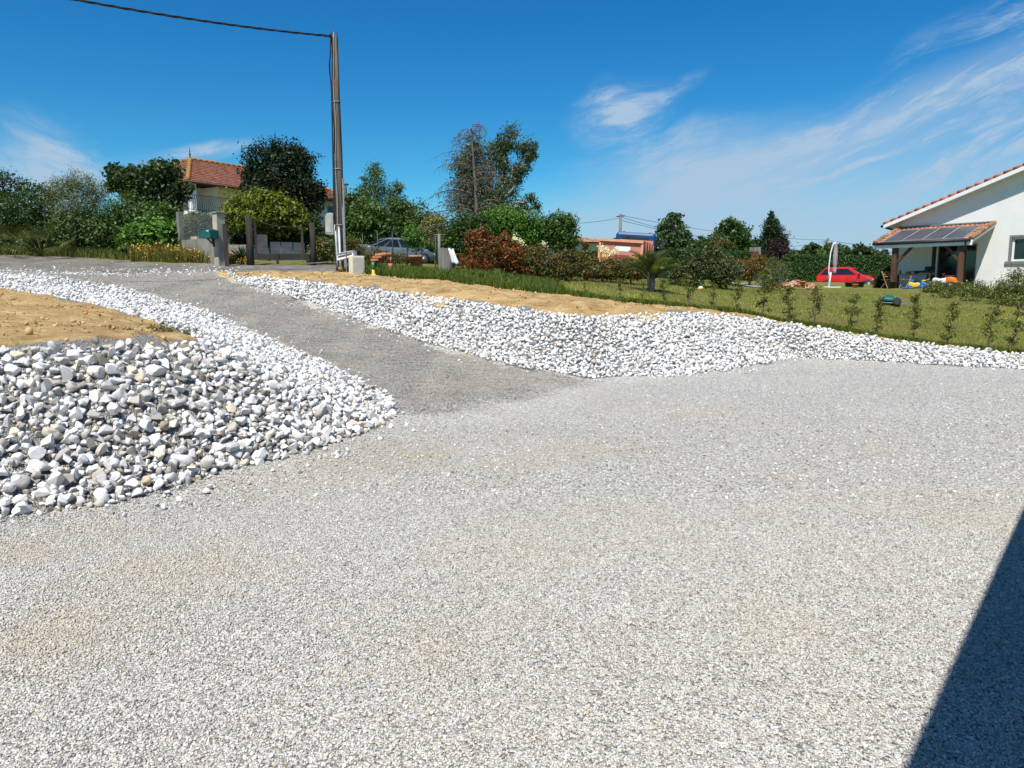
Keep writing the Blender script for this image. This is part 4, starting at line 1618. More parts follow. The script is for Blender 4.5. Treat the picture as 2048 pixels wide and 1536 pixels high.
# garden ornament: green and yellow stand pipe with a little tiled roof
p = gpt(747, 21.2)
pu = thing('garden_post', 'short green and yellow post at the edge of the grass', 'garden post', p)
h_ = at(747, 524, 21.2).z - p.z
mb = MB()
mb.lathe([(.065, -.05), (.065, .06), (.04, .07), (.04, h_ * .48)], 12)
mb.build('yellow_foot', pmat('yellow_paint', (.62, .45, .07), (.50, .35, .06), 8, .6), pu)
mb = MB()
mb.lathe([(.048, h_ * .48 + .001), (.048, h_)], 12)
mb.build('green_collar', pmat('green_paint', (.03, .22, .06), (.025, .16, .05), 8, .5), pu)
p = gpt(765, 23.2)
wl_ = thing('ornamental_well', 'little garden well with a stepped terracotta tile roof beside the green post', 'garden ornament', p, R(-24))
zr = at(765, 513, 23.2).z - p.z
mb = MB()
for i, (x0, x1, z) in enumerate(((-.30, -.04, zr - .13), (-.24, .09, zr - .05), (-.14, .24, zr + .02))):
    for s in (-1, 0, 1):
        mb.lathe([(.065, 0), (.055, x1 - x0)], 10, Matrix.Translation((x0, s * .12, z)) @ Matrix.Rotation(R(84), 4, 'Y'))
mb.build('tiled_roof', M_TERRA, wl_)
mb = MB()
mb.box(-.28, -.22, -.03, .03, -.05, zr - .1)
mb.build('post', M_OLDWOOD, wl_)
mb = MB()
mb.tube([(.32, 0, zr - .02), (.30, 0, zr - .2)], .02, 6)
mb.lathe([(.045, -.58), (.06, -.3), (.075, -.22)], 10, Matrix.Translation((.30, 0, zr)))
mb.build('hanging_pot', M_TERRA, wl_)


# ================================================================== VEGETATION
def leaves(P, N, size, asp, cols, r, fold=.25):
    """diamond leaves at points P with normals N -> V, F(quads), tint per vertex"""
    n = len(P)
    a = r.normal(size=(n, 3))
    T = np.cross(N, a)
    T /= np.linalg.norm(T, axis=1)[:, None] + 1e-9
    B = np.cross(N, T)
    s = (size * r.uniform(.65, 1.35, n))[:, None]
    w_ = s * asp
    V = np.stack([P - T * s * .5, P + B * w_ * .5 + N * s * fold * .3, P + T * s * .5, P - B * w_ * .5 + N * s * fold * .3], 1).reshape(-1, 3)
    Fq = np.arange(4 * n).reshape(n, 4)
    return V, Fq, np.repeat(cols, 4, axis=0)


def tonecols(n, pal, r, clump=None, jitter=.25):
    """pal = list of (rgb, weight)"""
    wts = np.array([p_[1] for p_ in pal], float)
    idx = r.choice(len(pal), size=n, p=wts / wts.sum())
    c = np.array([p_[0] for p_ in pal], float)[idx]
    k = np.exp(jitter * r.normal(size=n))
    if clump is not None:
        k = k * clump
    return c * k[:, None]


def crown_pts(lobes, n, r, per=22, clsig=.16, inner=.35, up=.35, gaps=.0):
    """leaf clumps through ellipsoid lobes [(centre, (rx,ry,rz))] -> P, N, clump factor"""
    vol = np.array([l[1][0] * l[1][2] for l in lobes]) ** .9
    vol /= vol.sum()
    Ps, Ns, Cs = [], [], []
    for (c, rad), f in zip(lobes, vol):
        m = max(30, int(n * f))
        K = max(4, m // per)
        d = r.normal(size=(K, 3))
        d /= np.linalg.norm(d, axis=1)[:, None]
        rr = inner + (1 - inner) * r.uniform(size=K) ** .45
        rr *= 1 + .15 * r.normal(size=K) + np.where(r.uniform(size=K) < .08, r.uniform(.08, .28, K), 0)
        cc = np.array(c) + d * rr[:, None] * np.array(rad)
        sg = clsig * (rad[0] * rad[1] * rad[2]) ** (1 / 3) + .03
        fac = np.exp(.22 * r.normal(size=K))
        which = r.integers(K, size=m)
        P = cc[which] + r.normal(size=(m, 3)) * sg * np.array([1, 1, .8])
        N = d[which] * .6 + r.normal(size=(m, 3)) * .75 + np.array([0, 0, up])
        N /= np.linalg.norm(N, axis=1)[:, None]
        Ps.append(P)
        Ns.append(N)
        Cs.append(fac[which])
    return np.concatenate(Ps), np.concatenate(Ns), np.concatenate(Cs)


def limb(mb, a, b, r0, r1, r, wob=.08, n=6):
    a, b = Vector(a), Vector(b)
    L = (b - a).length
    pts = []
    for i in range(n):
        f = i / (n - 1)
        p_ = a.lerp(b, f)
        if 0 < i < n - 1:
            p_ += Vector(r.normal(size=3)) * wob * L * .5
        pts.append(p_)
    mb.tube(pts, [r0 + (r1 - r0) * i / (n - 1) for i in range(n)], 6)
    return pts


SEED = [100]


def plant(name, label, cat, basepx, Y, lobes, n, leaf, pal, asp=.5, group=None, trunk=.06, bark=None, per=22, inner=.35, up=.35, clsig=.16,
          depth=1.0, parts=('crown', 'trunk'), flop=0.0, low=True, mat=None, jitter=.25, trunk_top=None):
    """tree or shrub: lobes are (px, py, rx, ry[, dY]) measured on the photo at distance Y, turned into metres"""
    SEED[0] += 1
    r = np.random.default_rng(SEED[0])
    b = gpt(basepx, Y)
    root = thing(name, label, cat, b, 0, group)
    L = []
    for l in lobes:
        dY = l[4] if len(l) > 4 else r.uniform(-.25, .25) * l[2] * Y / F
        c = at(l[0], l[1], Y + dY)
        k = (Y + dY) / F
        L.append((c - b, (l[2] * k, l[2] * k * depth, l[3] * k)))
    L = [(c, tuple(q * .9 for q in rad)) for c, rad in L]
    P, N, cl = crown_pts(L, n, r, per, clsig, inner, up)
    ok = P[:, 2] > .03
    P, N, cl = P[ok], N[ok], cl[ok]
    V, Fq, tn = leaves(P, N, leaf * 1.13, asp, tonecols(len(P), pal, r, cl, jitter), r)
    obj_np(parts[0], V, Fq, mat or M_LEAF, root, tint=tn)
    mb = MB()
    zc = sum(l[0].z * l[1][0] for l in L) / sum(l[1][0] for l in L)
    xc = sum(l[0].x * l[1][0] for l in L) / sum(l[1][0] for l in L)
    if trunk_top is None:
        t1 = Vector((xc * .5, 0, max(.15, zc * .55)))
    else:
        tt = at(trunk_top[0], trunk_top[1], Y)
        t1 = tt - b
    limb(mb, (0, 0, -.1), t1, trunk, trunk * .75, r, .04)
    for c, rad in L:
        limb(mb, t1, c, trunk * .6, trunk * .18, r, .10)
        for _ in range(3):
            d = Vector(r.normal(size=3))
            d.normalize()
            limb(mb, c, c + Vector((d.x * rad[0], d.y * rad[1], abs(d.z) * rad[2])) * .8, trunk * .2, trunk * .06, r, .1, 4)
    mb.build(parts[1], bark or M_BARK, root)
    return root


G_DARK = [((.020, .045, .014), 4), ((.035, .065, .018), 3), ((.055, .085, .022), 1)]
G_MID = [((.035, .075, .016), 4), ((.060, .110, .022), 3), ((.085, .135, .03), 1)]
G_BRIGHT = [((.045, .115, .016), 4), ((.075, .155, .022), 3), ((.11, .19, .035), 1)]
G_YELLOW = [((.085, .125, .014), 4), ((.13, .165, .018), 3), ((.17, .19, .03), 1), ((.05, .08, .015), 2)]
G_GREY = [((.075, .105, .045), 4), ((.105, .135, .058), 3), ((.15, .17, .09), 1)]
G_BLUE = [((.035, .065, .030), 4), ((.055, .09, .045), 3), ((.085, .12, .06), 1)]
G_OLIVE = [((.055, .075, .022), 4), ((.085, .105, .033), 3), ((.13, .14, .06), 1.2)]
G_FIG = [((.025, .058, .018), 4), ((.04, .08, .022), 3), ((.075, .11, .045), 1)]
G_PURPLE = [((.022, .014, .017), 4), ((.035, .02, .024), 3), ((.05, .03, .025), 1)]
G_PHOT = [((.050, .075, .022), 4), ((.075, .095, .028), 3), ((.14, .055, .020), 1.6), ((.20, .05, .022), .7), ((.12, .10, .03), 1)]
G_PHOTR = [((.17, .04, .016), 3), ((.27, .05, .022), 2.4), ((.13, .08, .022), 1.8), ((.07, .085, .022), 1.6)]
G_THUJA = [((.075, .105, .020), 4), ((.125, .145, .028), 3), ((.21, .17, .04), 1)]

# ---- left mass of shrubs in front of the house
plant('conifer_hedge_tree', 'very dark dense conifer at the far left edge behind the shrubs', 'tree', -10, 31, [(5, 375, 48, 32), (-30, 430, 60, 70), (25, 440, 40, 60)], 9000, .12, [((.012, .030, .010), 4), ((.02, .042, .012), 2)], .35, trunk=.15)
plant('shrub', 'broad dark green shrub at the far left above the fan palms', 'shrub', 40, 27.5, [(40, 420, 55, 45), (75, 400, 38, 35), (10, 455, 50, 40), (90, 460, 45, 45), (-40, 440, 60, 50)], 11000, .10, G_FIG, .5, inner=.5)
plant('tamarisk', 'feathery grey-green tamarisk with thin upright sprays against the sky', 'shrub', 160, 27.2, [(150, 405, 55, 42), (125, 378, 30, 24), (165, 365, 26, 24), (195, 395, 25, 30), (160, 440, 55, 35)], 11000, .10, G_GREY, .16, inner=.3, per=14)
plant('shrub', 'mid green leafy shrub under the tamarisk at the roadside', 'shrub', 170, 26.8, [(170, 465, 55, 40), (130, 480, 40, 30), (215, 470, 45, 45), (90, 490, 40, 22)], 10000, .10, [((.028, .058, .016), 4), ((.045, .082, .022), 3), ((.08, .12, .04), 1)], .5)
plant('shrub', 'rounded green shrub in front of the balcony house with lighter top', 'shrub', 265, 27.0, [(265, 425, 48, 38), (240, 450, 40, 40), (300, 445, 45, 40), (330, 430, 25, 20)], 9500, .09, [((.04, .085, .014), 4), ((.065, .12, .02), 3), ((.03, .06, .016), 3)], .5)
plant('nettle_shrub', 'vivid green broad-leaved shrub beside the concrete fence post', 'shrub', 315, 26.2, [(310, 465, 46, 32), (290, 485, 45, 28), (345, 480, 25, 32)], 7000, .13, G_BRIGHT, .65, up=.8)
plant('cherry_tree', 'loose dark-leaved cherry tree standing before the left house roof', 'tree', 300, 31, [(330, 345, 32, 26), (300, 375, 40, 34), (255, 362, 32, 26), (235, 345, 20, 14), (352, 385, 20, 20), (335, 412, 28, 22), (280, 350, 22, 18), (225, 370, 16, 14), (378, 380, 8, 9)],
      7500, .17, [((.022, .045, .016), 4), ((.04, .068, .02), 3), ((.08, .10, .045), 1)], .45, trunk=.11, per=14, clsig=.2, inner=.25, up=.1, trunk_top=(300, 410))
# ---- in front of the house
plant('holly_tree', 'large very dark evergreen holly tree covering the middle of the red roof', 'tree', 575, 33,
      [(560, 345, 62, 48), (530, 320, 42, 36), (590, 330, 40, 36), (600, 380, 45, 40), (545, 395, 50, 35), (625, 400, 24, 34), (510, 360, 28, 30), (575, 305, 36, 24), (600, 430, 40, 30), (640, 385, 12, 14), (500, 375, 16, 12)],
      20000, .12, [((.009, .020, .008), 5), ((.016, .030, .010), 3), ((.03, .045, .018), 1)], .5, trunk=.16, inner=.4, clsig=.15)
plant('laburnum_shrub', 'broad yellow-green shrub behind the wooden gate', 'shrub', 520, 28.5, [(515, 406, 50, 24), (482, 412, 26, 16), (555, 410, 34, 22), (500, 432, 60, 24), (560, 438, 46, 26), (598, 446, 24, 20), (466, 438, 24, 20), (530, 392, 24, 12), (580, 420, 26, 18), (540, 460, 40, 14), (455, 428, 12, 12)], 13000, .12, G_YELLOW, .45, up=.9, inner=.55)
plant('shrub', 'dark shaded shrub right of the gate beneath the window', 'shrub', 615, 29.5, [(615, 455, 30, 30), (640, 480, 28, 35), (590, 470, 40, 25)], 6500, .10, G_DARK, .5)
plant('shrub', 'low shrub with pinkish flowers right beside the foot of the pole', 'shrub', 648, 26.0, [(648, 500, 24, 26), (628, 515, 20, 12)], 3200, .08, G_OLIVE + [((.45, .12, .10), .35)], .5)
plant('shrub', 'dark green bush behind the wire mesh between concrete post and pillar', 'shrub', 405, 28.5, [(405, 452, 26, 26), (385, 470, 24, 24), (425, 470, 26, 26), (400, 440, 18, 14)], 6000, .09, [((.03, .065, .016), 4), ((.05, .09, .02), 3)], .5, inner=.5)
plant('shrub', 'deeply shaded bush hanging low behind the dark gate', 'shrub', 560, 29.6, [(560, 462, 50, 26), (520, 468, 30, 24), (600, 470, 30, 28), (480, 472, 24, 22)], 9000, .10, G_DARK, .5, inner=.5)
plant('dry_shrub', 'low brownish dry bush at the fence in front of the silver car', 'shrub', 770, 27.2, [(755, 510, 20, 14), (790, 518, 26, 10), (822, 522, 14, 8), (735, 518, 14, 10)], 2400, .075, [((.16, .09, .03), 3), ((.10, .09, .025), 3), ((.05, .075, .02), 3)], .35, trunk=.012, per=9)
plant('rust_shrub', 'rusty twiggy bush behind the pole foot at the fence start', 'shrub', 712, 27.5, [(705, 495, 16, 24), (720, 508, 16, 18), (697, 515, 12, 14)], 2600, .075, [((.11, .07, .03), 3), ((.06, .075, .02), 4)], .4, trunk=.015, per=10)
# ---- behind the pole
plant('birch_tree', 'slender light-leaved birch rising between the pole and the hedge', 'tree', 757, 50, [(752, 365, 22, 40), (755, 400, 42, 40), (790, 380, 14, 22), (730, 385, 18, 24), (750, 345, 12, 20), (800, 375, 8, 12), (728, 358, 7, 8)],
      7500, .12, [((.045, .085, .028), 4), ((.07, .12, .04), 3), ((.10, .15, .06), 1)], .4, trunk=.08, bark=M_BARK_GREY, per=12, inner=.2, clsig=.2)
plant('shrub', 'tall mid green shrub mass right of the pole with laurel leaves', 'shrub', 720, 46.5, [(712, 420, 28, 34), (740, 440, 50, 38), (705, 470, 34, 40), (765, 470, 40, 40), (735, 490, 45, 30)], 15868, .19, G_MID, .5, inner=.45)
plant('shrub', 'rounded olive green shrub above the silver car', 'shrub', 820, 48, [(820, 435, 45, 30), (795, 455, 45, 40), (850, 455, 40, 32), (800, 415, 26, 22), (835, 475, 40, 20)], 11500, .14, [((.035, .075, .016), 4), ((.06, .105, .022), 3), ((.09, .12, .03), 1)], .5, inner=.4)
plant('variegated_shrub', 'pale yellow variegated shrub left of the dead conifer', 'shrub', 872, 45, [(870, 450, 24, 20), (855, 470, 26, 20), (880, 470, 18, 22)], 5175, .12, [((.22, .20, .07), 3), ((.10, .12, .03), 3), ((.06, .09, .02), 2)], .5)
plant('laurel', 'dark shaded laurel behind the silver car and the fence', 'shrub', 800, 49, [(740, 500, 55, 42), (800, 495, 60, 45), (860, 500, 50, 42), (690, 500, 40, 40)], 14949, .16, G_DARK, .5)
plant('laurel', 'deep green rounded laurel at the foot of the dead conifer', 'shrub', 925, 31.0, [(925, 475, 40, 42), (900, 490, 30, 35), (960, 465, 35, 38), (940, 450, 24, 18)], 10000, .10, [((.025, .058, .012), 4), ((.04, .085, .016), 3), ((.06, .11, .02), 1)], .5, inner=.5)
plant('laurel', 'large bright domed laurel in front of the tall eucalyptus', 'shrub', 1015, 31.5, [(1015, 458, 52, 40), (985, 450, 32, 26), (1045, 465, 36, 40), (1010, 435, 35, 20)], 12500, .10, G_BRIGHT, .5, inner=.5)
plant('laurel', 'domed laurel left of the distant roof with upright shoots', 'shrub', 1110, 32.5, [(1110, 468, 40, 38), (1085, 465, 28, 30), (1135, 470, 24, 38), (1110, 448, 26, 18), (1135, 448, 14, 16)], 10000, .11, [((.03, .07, .014), 4), ((.05, .10, .018), 3), ((.075, .13, .03), 1)], .4, inner=.45)
plant('eucalyptus', 'tall open-crowned eucalyptus with clumps of blue-green leaves', 'tree', 985, 48,
      [(1022, 278, 16, 28), (1008, 300, 12, 14), (1052, 298, 20, 18), (1068, 300, 9, 14), (998, 285, 11, 17), (985, 310, 22, 24), (945, 300, 22, 26), (930, 330, 24, 30), (960, 345, 34, 34), (1010, 335, 16, 24), (1040, 335, 18, 18), (1055, 318, 14, 14),
       (935, 375, 32, 34), (975, 390, 36, 34), (1015, 375, 24, 28), (1035, 360, 12, 14), (925, 405, 34, 24), (1000, 420, 34, 24), (1060, 398, 14, 10), (1072, 415, 10, 12), (1045, 415, 18, 12), (960, 425, 40, 22)],
      24000, .17, [((.038, .064, .030), 4), ((.062, .094, .042), 3), ((.10, .135, .07), 1.6)], .3, trunk=.24, bark=M_BARK_GREY, per=26, clsig=.26, inner=.2, up=-.2, trunk_top=(985, 420))


def dead_conifer():
    r = np.random.default_rng(31)
    Y = 42
    b = gpt(957, Y)
    root = thing('dead_conifer', 'bare dead conifer with drooping leafless branches left of the eucalyptus', 'tree', b)
    topz = at(948, 240, Y).z - b.z
    k = Y / F
    tr = MB()
    tp_ = [Vector((0, 0, -.2)), Vector((-.05, 0, topz * .3)), Vector((-.15, 0, topz * .6)), Vector((-.3, 0, topz * .85)), Vector((-.22, 0, topz * .93)), Vector((.12, 0, topz))]
    tr.tube(tp_, [.18, .14, .095, .05, .03, .012], 8)
    tr.build('trunk', M_BARK_DEAD, root)
    br = MB()
    N = 64
    for i in range(N):
        f = .16 + .82 * (i / N) ** .95
        z = topz * f
        x0 = -.3 * min(1, f / .85)
        L = (1.0 - f) ** .75 * 3.0 * r.uniform(.75, 1.2) + .4
        if i in (7, 9, 14, 25, 31, 40, 47):
            a, L = math.pi + r.uniform(-.4, .4), L * 1.25
        else:
            a = r.uniform(0, 2 * math.pi)
        dirv_ = Vector((math.cos(a), math.sin(a), 0))
        pts = []
        rise = r.uniform(.25, .6)
        for j in range(8):
            t = j / 7
            pts.append(Vector((x0, 0, z)) + dirv_ * L * t + Vector((0, 0, L * (rise * t - (rise + r.uniform(.0, .12)) * .95 * t * t))))
        br.tube(pts, [.045 * (1 - .75 * j / 7) * (.6 + .6 * (1 - f)) for j in range(8)], 5)
        for j in range(2, 8):
            for _ in range(2):
                s = pts[j].lerp(pts[j - 1], r.uniform())
                side = Vector(r.normal(size=3)) * .35 + dirv_ * .35
                l2 = r.uniform(.25, .75) * (.5 + .6 * (1 - f))
                e = s + Vector((side.x, side.y, -.55 - r.uniform(0, .6))) * l2
                m_ = s.lerp(e, .5) + Vector((side.x, side.y, .1)) * l2 * .25
                br.tube([s, m_, e], [.013, .010, .006], 4)
                if r.uniform() < .6:
                    br.tube([m_, m_ + Vector(r.normal(size=3)) * .12 + Vector((0, 0, -.25))], [.008, .005], 4)
    br.build('branches', M_BARK_DEAD, root)


dead_conifer()

# ---- photinia hedge, each shrub on its own
ph = [(975, 25.6, 1.02, [(965, 495, 28, 28), (952, 524, 34, 24), (990, 505, 26, 28), (950, 474, 18, 14), (968, 464, 13, 10), (985, 485, 16, 14)], 'r', 'tall red-leaved photinia at the left end of the hedge by the white cloth'),
      (1022, 26.0, 1.0, [(1020, 508, 24, 22), (1030, 532, 32, 22), (1010, 482, 13, 16), (1030, 492, 10, 10)], 'r', 'photinia with a red crest second from the left end of the hedge'),
      (1072, 26.2, 1.0, [(1068, 520, 28, 20), (1075, 540, 32, 18), (1060, 505, 16, 10), (1085, 503, 10, 10)], 'm', None), (1125, 26.4, 1.0, [(1120, 523, 28, 18), (1125, 540, 32, 18), (1135, 510, 14, 10)], 'm', None),
      (1175, 26.6, 1.0, [(1170, 525, 24, 18), (1178, 541, 32, 16), (1176, 508, 10, 9), (1172, 492, 5, 7)], 'm', None), (1222, 26.8, 1.0, [(1222, 531, 26, 12), (1222, 542, 32, 15)], 'm', None),
      (1262, 27.0, 1.0, [(1255, 532, 28, 12), (1262, 543, 30, 14), (1285, 526, 10, 9)], 'm', None)]
for x, Y, s, lb, kind, lab in ph:
    lab = lab or 'bushy green and red photinia in the middle of the hedge along the lawn'
    plant('photinia', lab, 'shrub', x, Y, lb, 6500, .08, G_PHOTR + [((.06, .08, .02), 2.5)] if kind == 'r' else G_PHOT, .42, group='photinia shrubs of the hedge', trunk=.03, inner=.4, up=.2, parts=('foliage', 'stems'))
# white flower spikes rising out of the hedge
for i, (x, y, s) in enumerate([(1028, 478, 9), (1042, 484, 11), (1038, 495, 7), (1086, 492, 11), (1203, 498, 9), (1213, 500, 8), (1232, 502, 9), (1222, 508, 7)]):
    r = np.random.default_rng(400 + i)
    Y = 26.9
    p = gpt(x, Y)
    c = at(x, y, Y)
    rt_ = thing('white_flower', 'white flower cluster above the left part of the photinia hedge' if i < 4 else 'white flower cluster rising before the orange tipper truck', 'flower', p, 0, 'white flowers in the photinia hedge, left' if i < 4 else 'white flowers in the photinia hedge, right')
    k = s * Y / F
    P = r.normal(size=(110, 3)) * np.array([.30, .30, .42]) * k + np.array(c - p)
    N = r.normal(size=(110, 3)) + np.array([0, -.3, .8])
    N /= np.linalg.norm(N, axis=1)[:, None]
    V, Fq, tn = leaves(P, N, .055, .7, tonecols(110, [((.80, .79, .74), 3), ((.72, .70, .60), 1)], r, None, .05), r)
    obj_np('blossom', V, Fq, M_LEAF, rt_, tint=tn)
    mb = MB()
    limb(mb, (0, 0, 0), c - p, .014, .008, r, .05)
    mb.build('stem', M_BARK, rt_)


def frond_palm(name, label, px, Y, n, L, hz, pal, trunk_h, leaflet, droop=1.1, cone=(0.25, 1.35), trunk_r=.16, sideb=None):
    SEED[0] += 1
    r = np.random.default_rng(SEED[0])
    b = gpt(px, Y)
    root = thing(name, label, 'palm', b)
    tr = MB()
    tr.lathe([(trunk_r * 1.1, -.1), (trunk_r, trunk_h * .3), (trunk_r * 1.25, trunk_h * .8), (trunk_r * .7, trunk_h)], 14)
    for i in range(26):
        a, z = i * 2.4, trunk_h * (.1 + .85 * i / 26)
        d = Vector((math.cos(a), math.sin(a), 0))
        tr.bar(d * trunk_r * .9 + Vector((0, 0, z)), d * (trunk_r + .05) + Vector((0, 0, z + .2)), .05, .03)
    tr.build('trunk', M_BARK, root)
    for i in range(n):
        a = i * 2.39996 + r.uniform(-.2, .2)
        el_ = cone[0] + (cone[1] - cone[0]) * (i / n)
        l = L * r.uniform(.8, 1.1)
        d = Vector((math.cos(a), math.sin(a), 0))
        pts = []
        p_ = Vector((0, 0, trunk_h * .95))
        e = el_ + r.uniform(-.1, .1)
        for j in range(14):
            pts.append(p_.copy())
            p_ += (d * math.cos(e) + Vector((0, 0, math.sin(e)))) * l / 13
            e -= droop / 13 * (.4 + 1.2 * j / 13)
        mb = MB()
        c = pal[i % len(pal)][0]
        g = r.uniform(.8, 1.25)
        mb.tn = (c[0] * g, c[1] * g, c[2] * g)
        mb.tube(pts, [.022 * (1 - .8 * j / 13) + .004 for j in range(14)], 4)
        side = d.cross(Vector((0, 0, 1)))
        for j in range(2, 14):
            for q in (0, .33, .66):
                if j == 13 and q:
                    continue
                s0 = pts[j].lerp(pts[min(j + 1, 13)], q)
                tg = (pts[min(j + 1, 13)] - pts[j - 1]).normalized()
                ll = leaflet * math.sin(math.pi * min(1, (j + q) / 15) ** .7) * r.uniform(.85, 1.15) + .05
                for sg in (-1, 1):
                    nrm_ = side.cross(tg)
                    tip = s0 + (tg * .75 + side * sg * .65 + nrm_ * .28).normalized() * ll
                    w_ = tg * .010
                    mb.add([s0 - w_, s0 + w_, s0.lerp(tip, .5) + w_ * 1.1, tip, s0.lerp(tip, .5) - w_ * 1.1], [(0, 1, 2, 3, 4)])
        mb.build('frond', M_LEAF, root, fixn=False)
    return root


frond_palm('date_palm', 'young date palm with arching green fronds on the lawn by the photinia hedge', 1302, 24.0, 20, 1.1, 0, [((.04, .07, .02), 1), ((.075, .10, .028), 1), ((.12, .145, .04), 1), ((.03, .05, .016), 1)], .46, .24, 1.25, (.55, 1.5), .075)


def fan_palm(px, Y, label, hpx, n=13, rad=.42):
    SEED[0] += 1
    r = np.random.default_rng(SEED[0])
    b = gpt(px, Y)
    root = thing('fan_palm', label, 'palm', b)
    top_ = at(px, hpx, Y).z - b.z
    for i in range(n):
        a = i * 2.4
        e = r.uniform(.25, 1.25)
        d = Vector((math.cos(a) * math.cos(e), math.sin(a) * math.cos(e), math.sin(e)))
        q = d * top_ * r.uniform(.55, .8)
        mb = MB()
        g = r.uniform(.7, 1.3)
        mb.tn = (.075 * g, .095 * g, .028 * g)
        mb.tube([(0, 0, .05), q * .5 + Vector((0, 0, .05)), q], .010, 4)
        nrm_ = (d.cross(Vector((0, 0, 1))).cross(d)).normalized()
        sd = d.cross(nrm_).normalized()
        for k in range(17):
            t = (k - 8) / 8 * 1.75
            v_ = d * math.cos(t) + sd * math.sin(t)
            tip = q + v_ * rad * (1 - .12 * abs(t)) + Vector((0, 0, -.10 * abs(t)))
            wv = v_.cross(nrm_).normalized() * .016
            mid = q + v_ * rad * .55 + nrm_ * .015
            mb.add([q - wv * .2, mid - wv, tip, mid + wv], [(0, 1, 2, 3)])
        mb.build('frond', M_LEAF, root, fixn=False)


fan_palm(28, 25.6, 'yellowish fan palm at the far left edge of the roadside shrubs', 445)
fan_palm(88, 25.4, 'darker green fan palm just right of the leftmost fan palm', 440, 15, .46)

# ---- rank growth filling the foot of the roadside shrubs
SEED[0] += 1
r = np.random.default_rng(SEED[0])
n = 26000
yy_ = r.uniform(26.6, 31, n)
xx_ = r.uniform(-.72, -.42, n) * yy_
zz_ = Hn(xx_, yy_) + 1.5 * r.uniform(size=n) ** 1.5 * (.7 + .5 * vnoise(xx_, yy_, .9, 91))
n2_ = 16000
y2q = r.uniform(46, 52, n2_)
x2q = r.uniform(-.24, .02, n2_) * y2q
z2q = Hn(x2q, y2q) + 2.0 * r.uniform(size=n2_) ** 1.3
P = np.concatenate([np.stack([xx_, yy_, zz_], 1), np.stack([x2q, y2q, z2q], 1)])
N = r.normal(size=P.shape) + np.array([0, -.5, .4])
N /= np.linalg.norm(N, axis=1)[:, None]
V, Fq, tn = leaves(P, N, np.concatenate([np.full(n, .12), np.full(n2_, .2)]), .5, tonecols(len(P), G_DARK + [((.06, .10, .02), 1)], r), r)
tag(obj_np('undergrowth', V, Fq, M_LEAF, tint=tn), 'rank dark undergrowth at the foot of the roadside shrubs', 'undergrowth', kind='stuff')

# ---- saplings of the future hedge along the lawn
saps = [(1240, 598, 556, 20.6), (1285, 602, 566, 20.4), (1330, 605, 548, 20.3), (1378, 612, 536, 20.2), (1428, 618, 560, 20.1), (1474, 628, 550, 20.0), (1530, 632, 540, 20.0), (1585, 640, 562, 19.9), (1634, 652, 566, 19.7), (1700, 655, 582, 19.5),
        (1762, 668, 578, 19.2), (1836, 680, 586, 18.8), (1902, 692, 586, 18.4), (1984, 706, 600, 17.8), (2036, 712, 606, 17.4), (1115, 588, 556, 20.9), (1170, 592, 568, 20.8)]
protos = []
for k in range(5):
    r = np.random.default_rng(600 + k)
    P, N = [], []
    st_ = MB()
    pts = [Vector((.0, 0, -.05))]
    for i in range(1, 9):
        pts.append(Vector((r.normal() * .02, r.normal() * .02, i / 8)))
    st_.tube(pts, [.016 - .0013 * i for i in range(9)], 5)
    for i in range(26):
        z = r.uniform(.12, .97) ** .85
        rad = (.23 * (1.05 - z) + .05) * r.uniform(.5, 1.25) * (1.0 if z > .3 else .6)
        a = r.uniform(0, 6.283)
        e = Vector((math.cos(a) * rad, math.sin(a) * rad, z + rad * r.uniform(.15, .7)))
        st_.tube([(0, 0, z), e], [.005, .002], 4)
        m_ = r.integers(16, 34)
        t = r.uniform(.2, 1.1, m_)
        base = np.array([0, 0, z]) + t[:, None] * (np.array(e) - np.array([0, 0, z]))
        P.append(base + r.normal(size=(m_, 3)) * .028)
        nn = r.normal(size=(m_, 3))
        N.append(nn / np.linalg.norm(nn, axis=1)[:, None])
    P, N = np.concatenate(P), np.concatenate(N)
    V, Fq, tn = leaves(P, N, .052, .40, tonecols(len(P), G_THUJA, r, None, .3), r)
    x, yb, yt, Y = saps[k]
    b = gpt(x, Y)
    root = thing('conifer_sapling', 'x', 'sapling', b)
    obj_np('foliage', V, Fq, M_LEAF, root, tint=tn)
    st_.build('stem', M_BARK, root)
    protos.append(root)
for i, (x, yb, yt, Y) in enumerate(saps):
    if i < 5:
        o = protos[i]
    else:
        s = protos[i % 5]
        o = s.copy()
        COL.objects.link(o)
        for ch in list(s.children):
            c = ch.copy()
            COL.objects.link(c)
            c.parent = o
    b = gpt(x, Y)
    h_ = (at(x, yt, Y).z - b.z) * random.uniform(.86, 1.10)
    o.location = b
    w_ = 1.2 * h_ * random.uniform(.85, 1.15)
    o.scale = (w_, w_, h_)
    o.rotation_euler = (random.gauss(0, .07), random.gauss(0, .07), random.uniform(0, 6.28))
    tag(o, 'thin young conifer sapling planted in the long row along the front edge of the lawn', 'sapling', 'saplings along the front edge of the lawn')

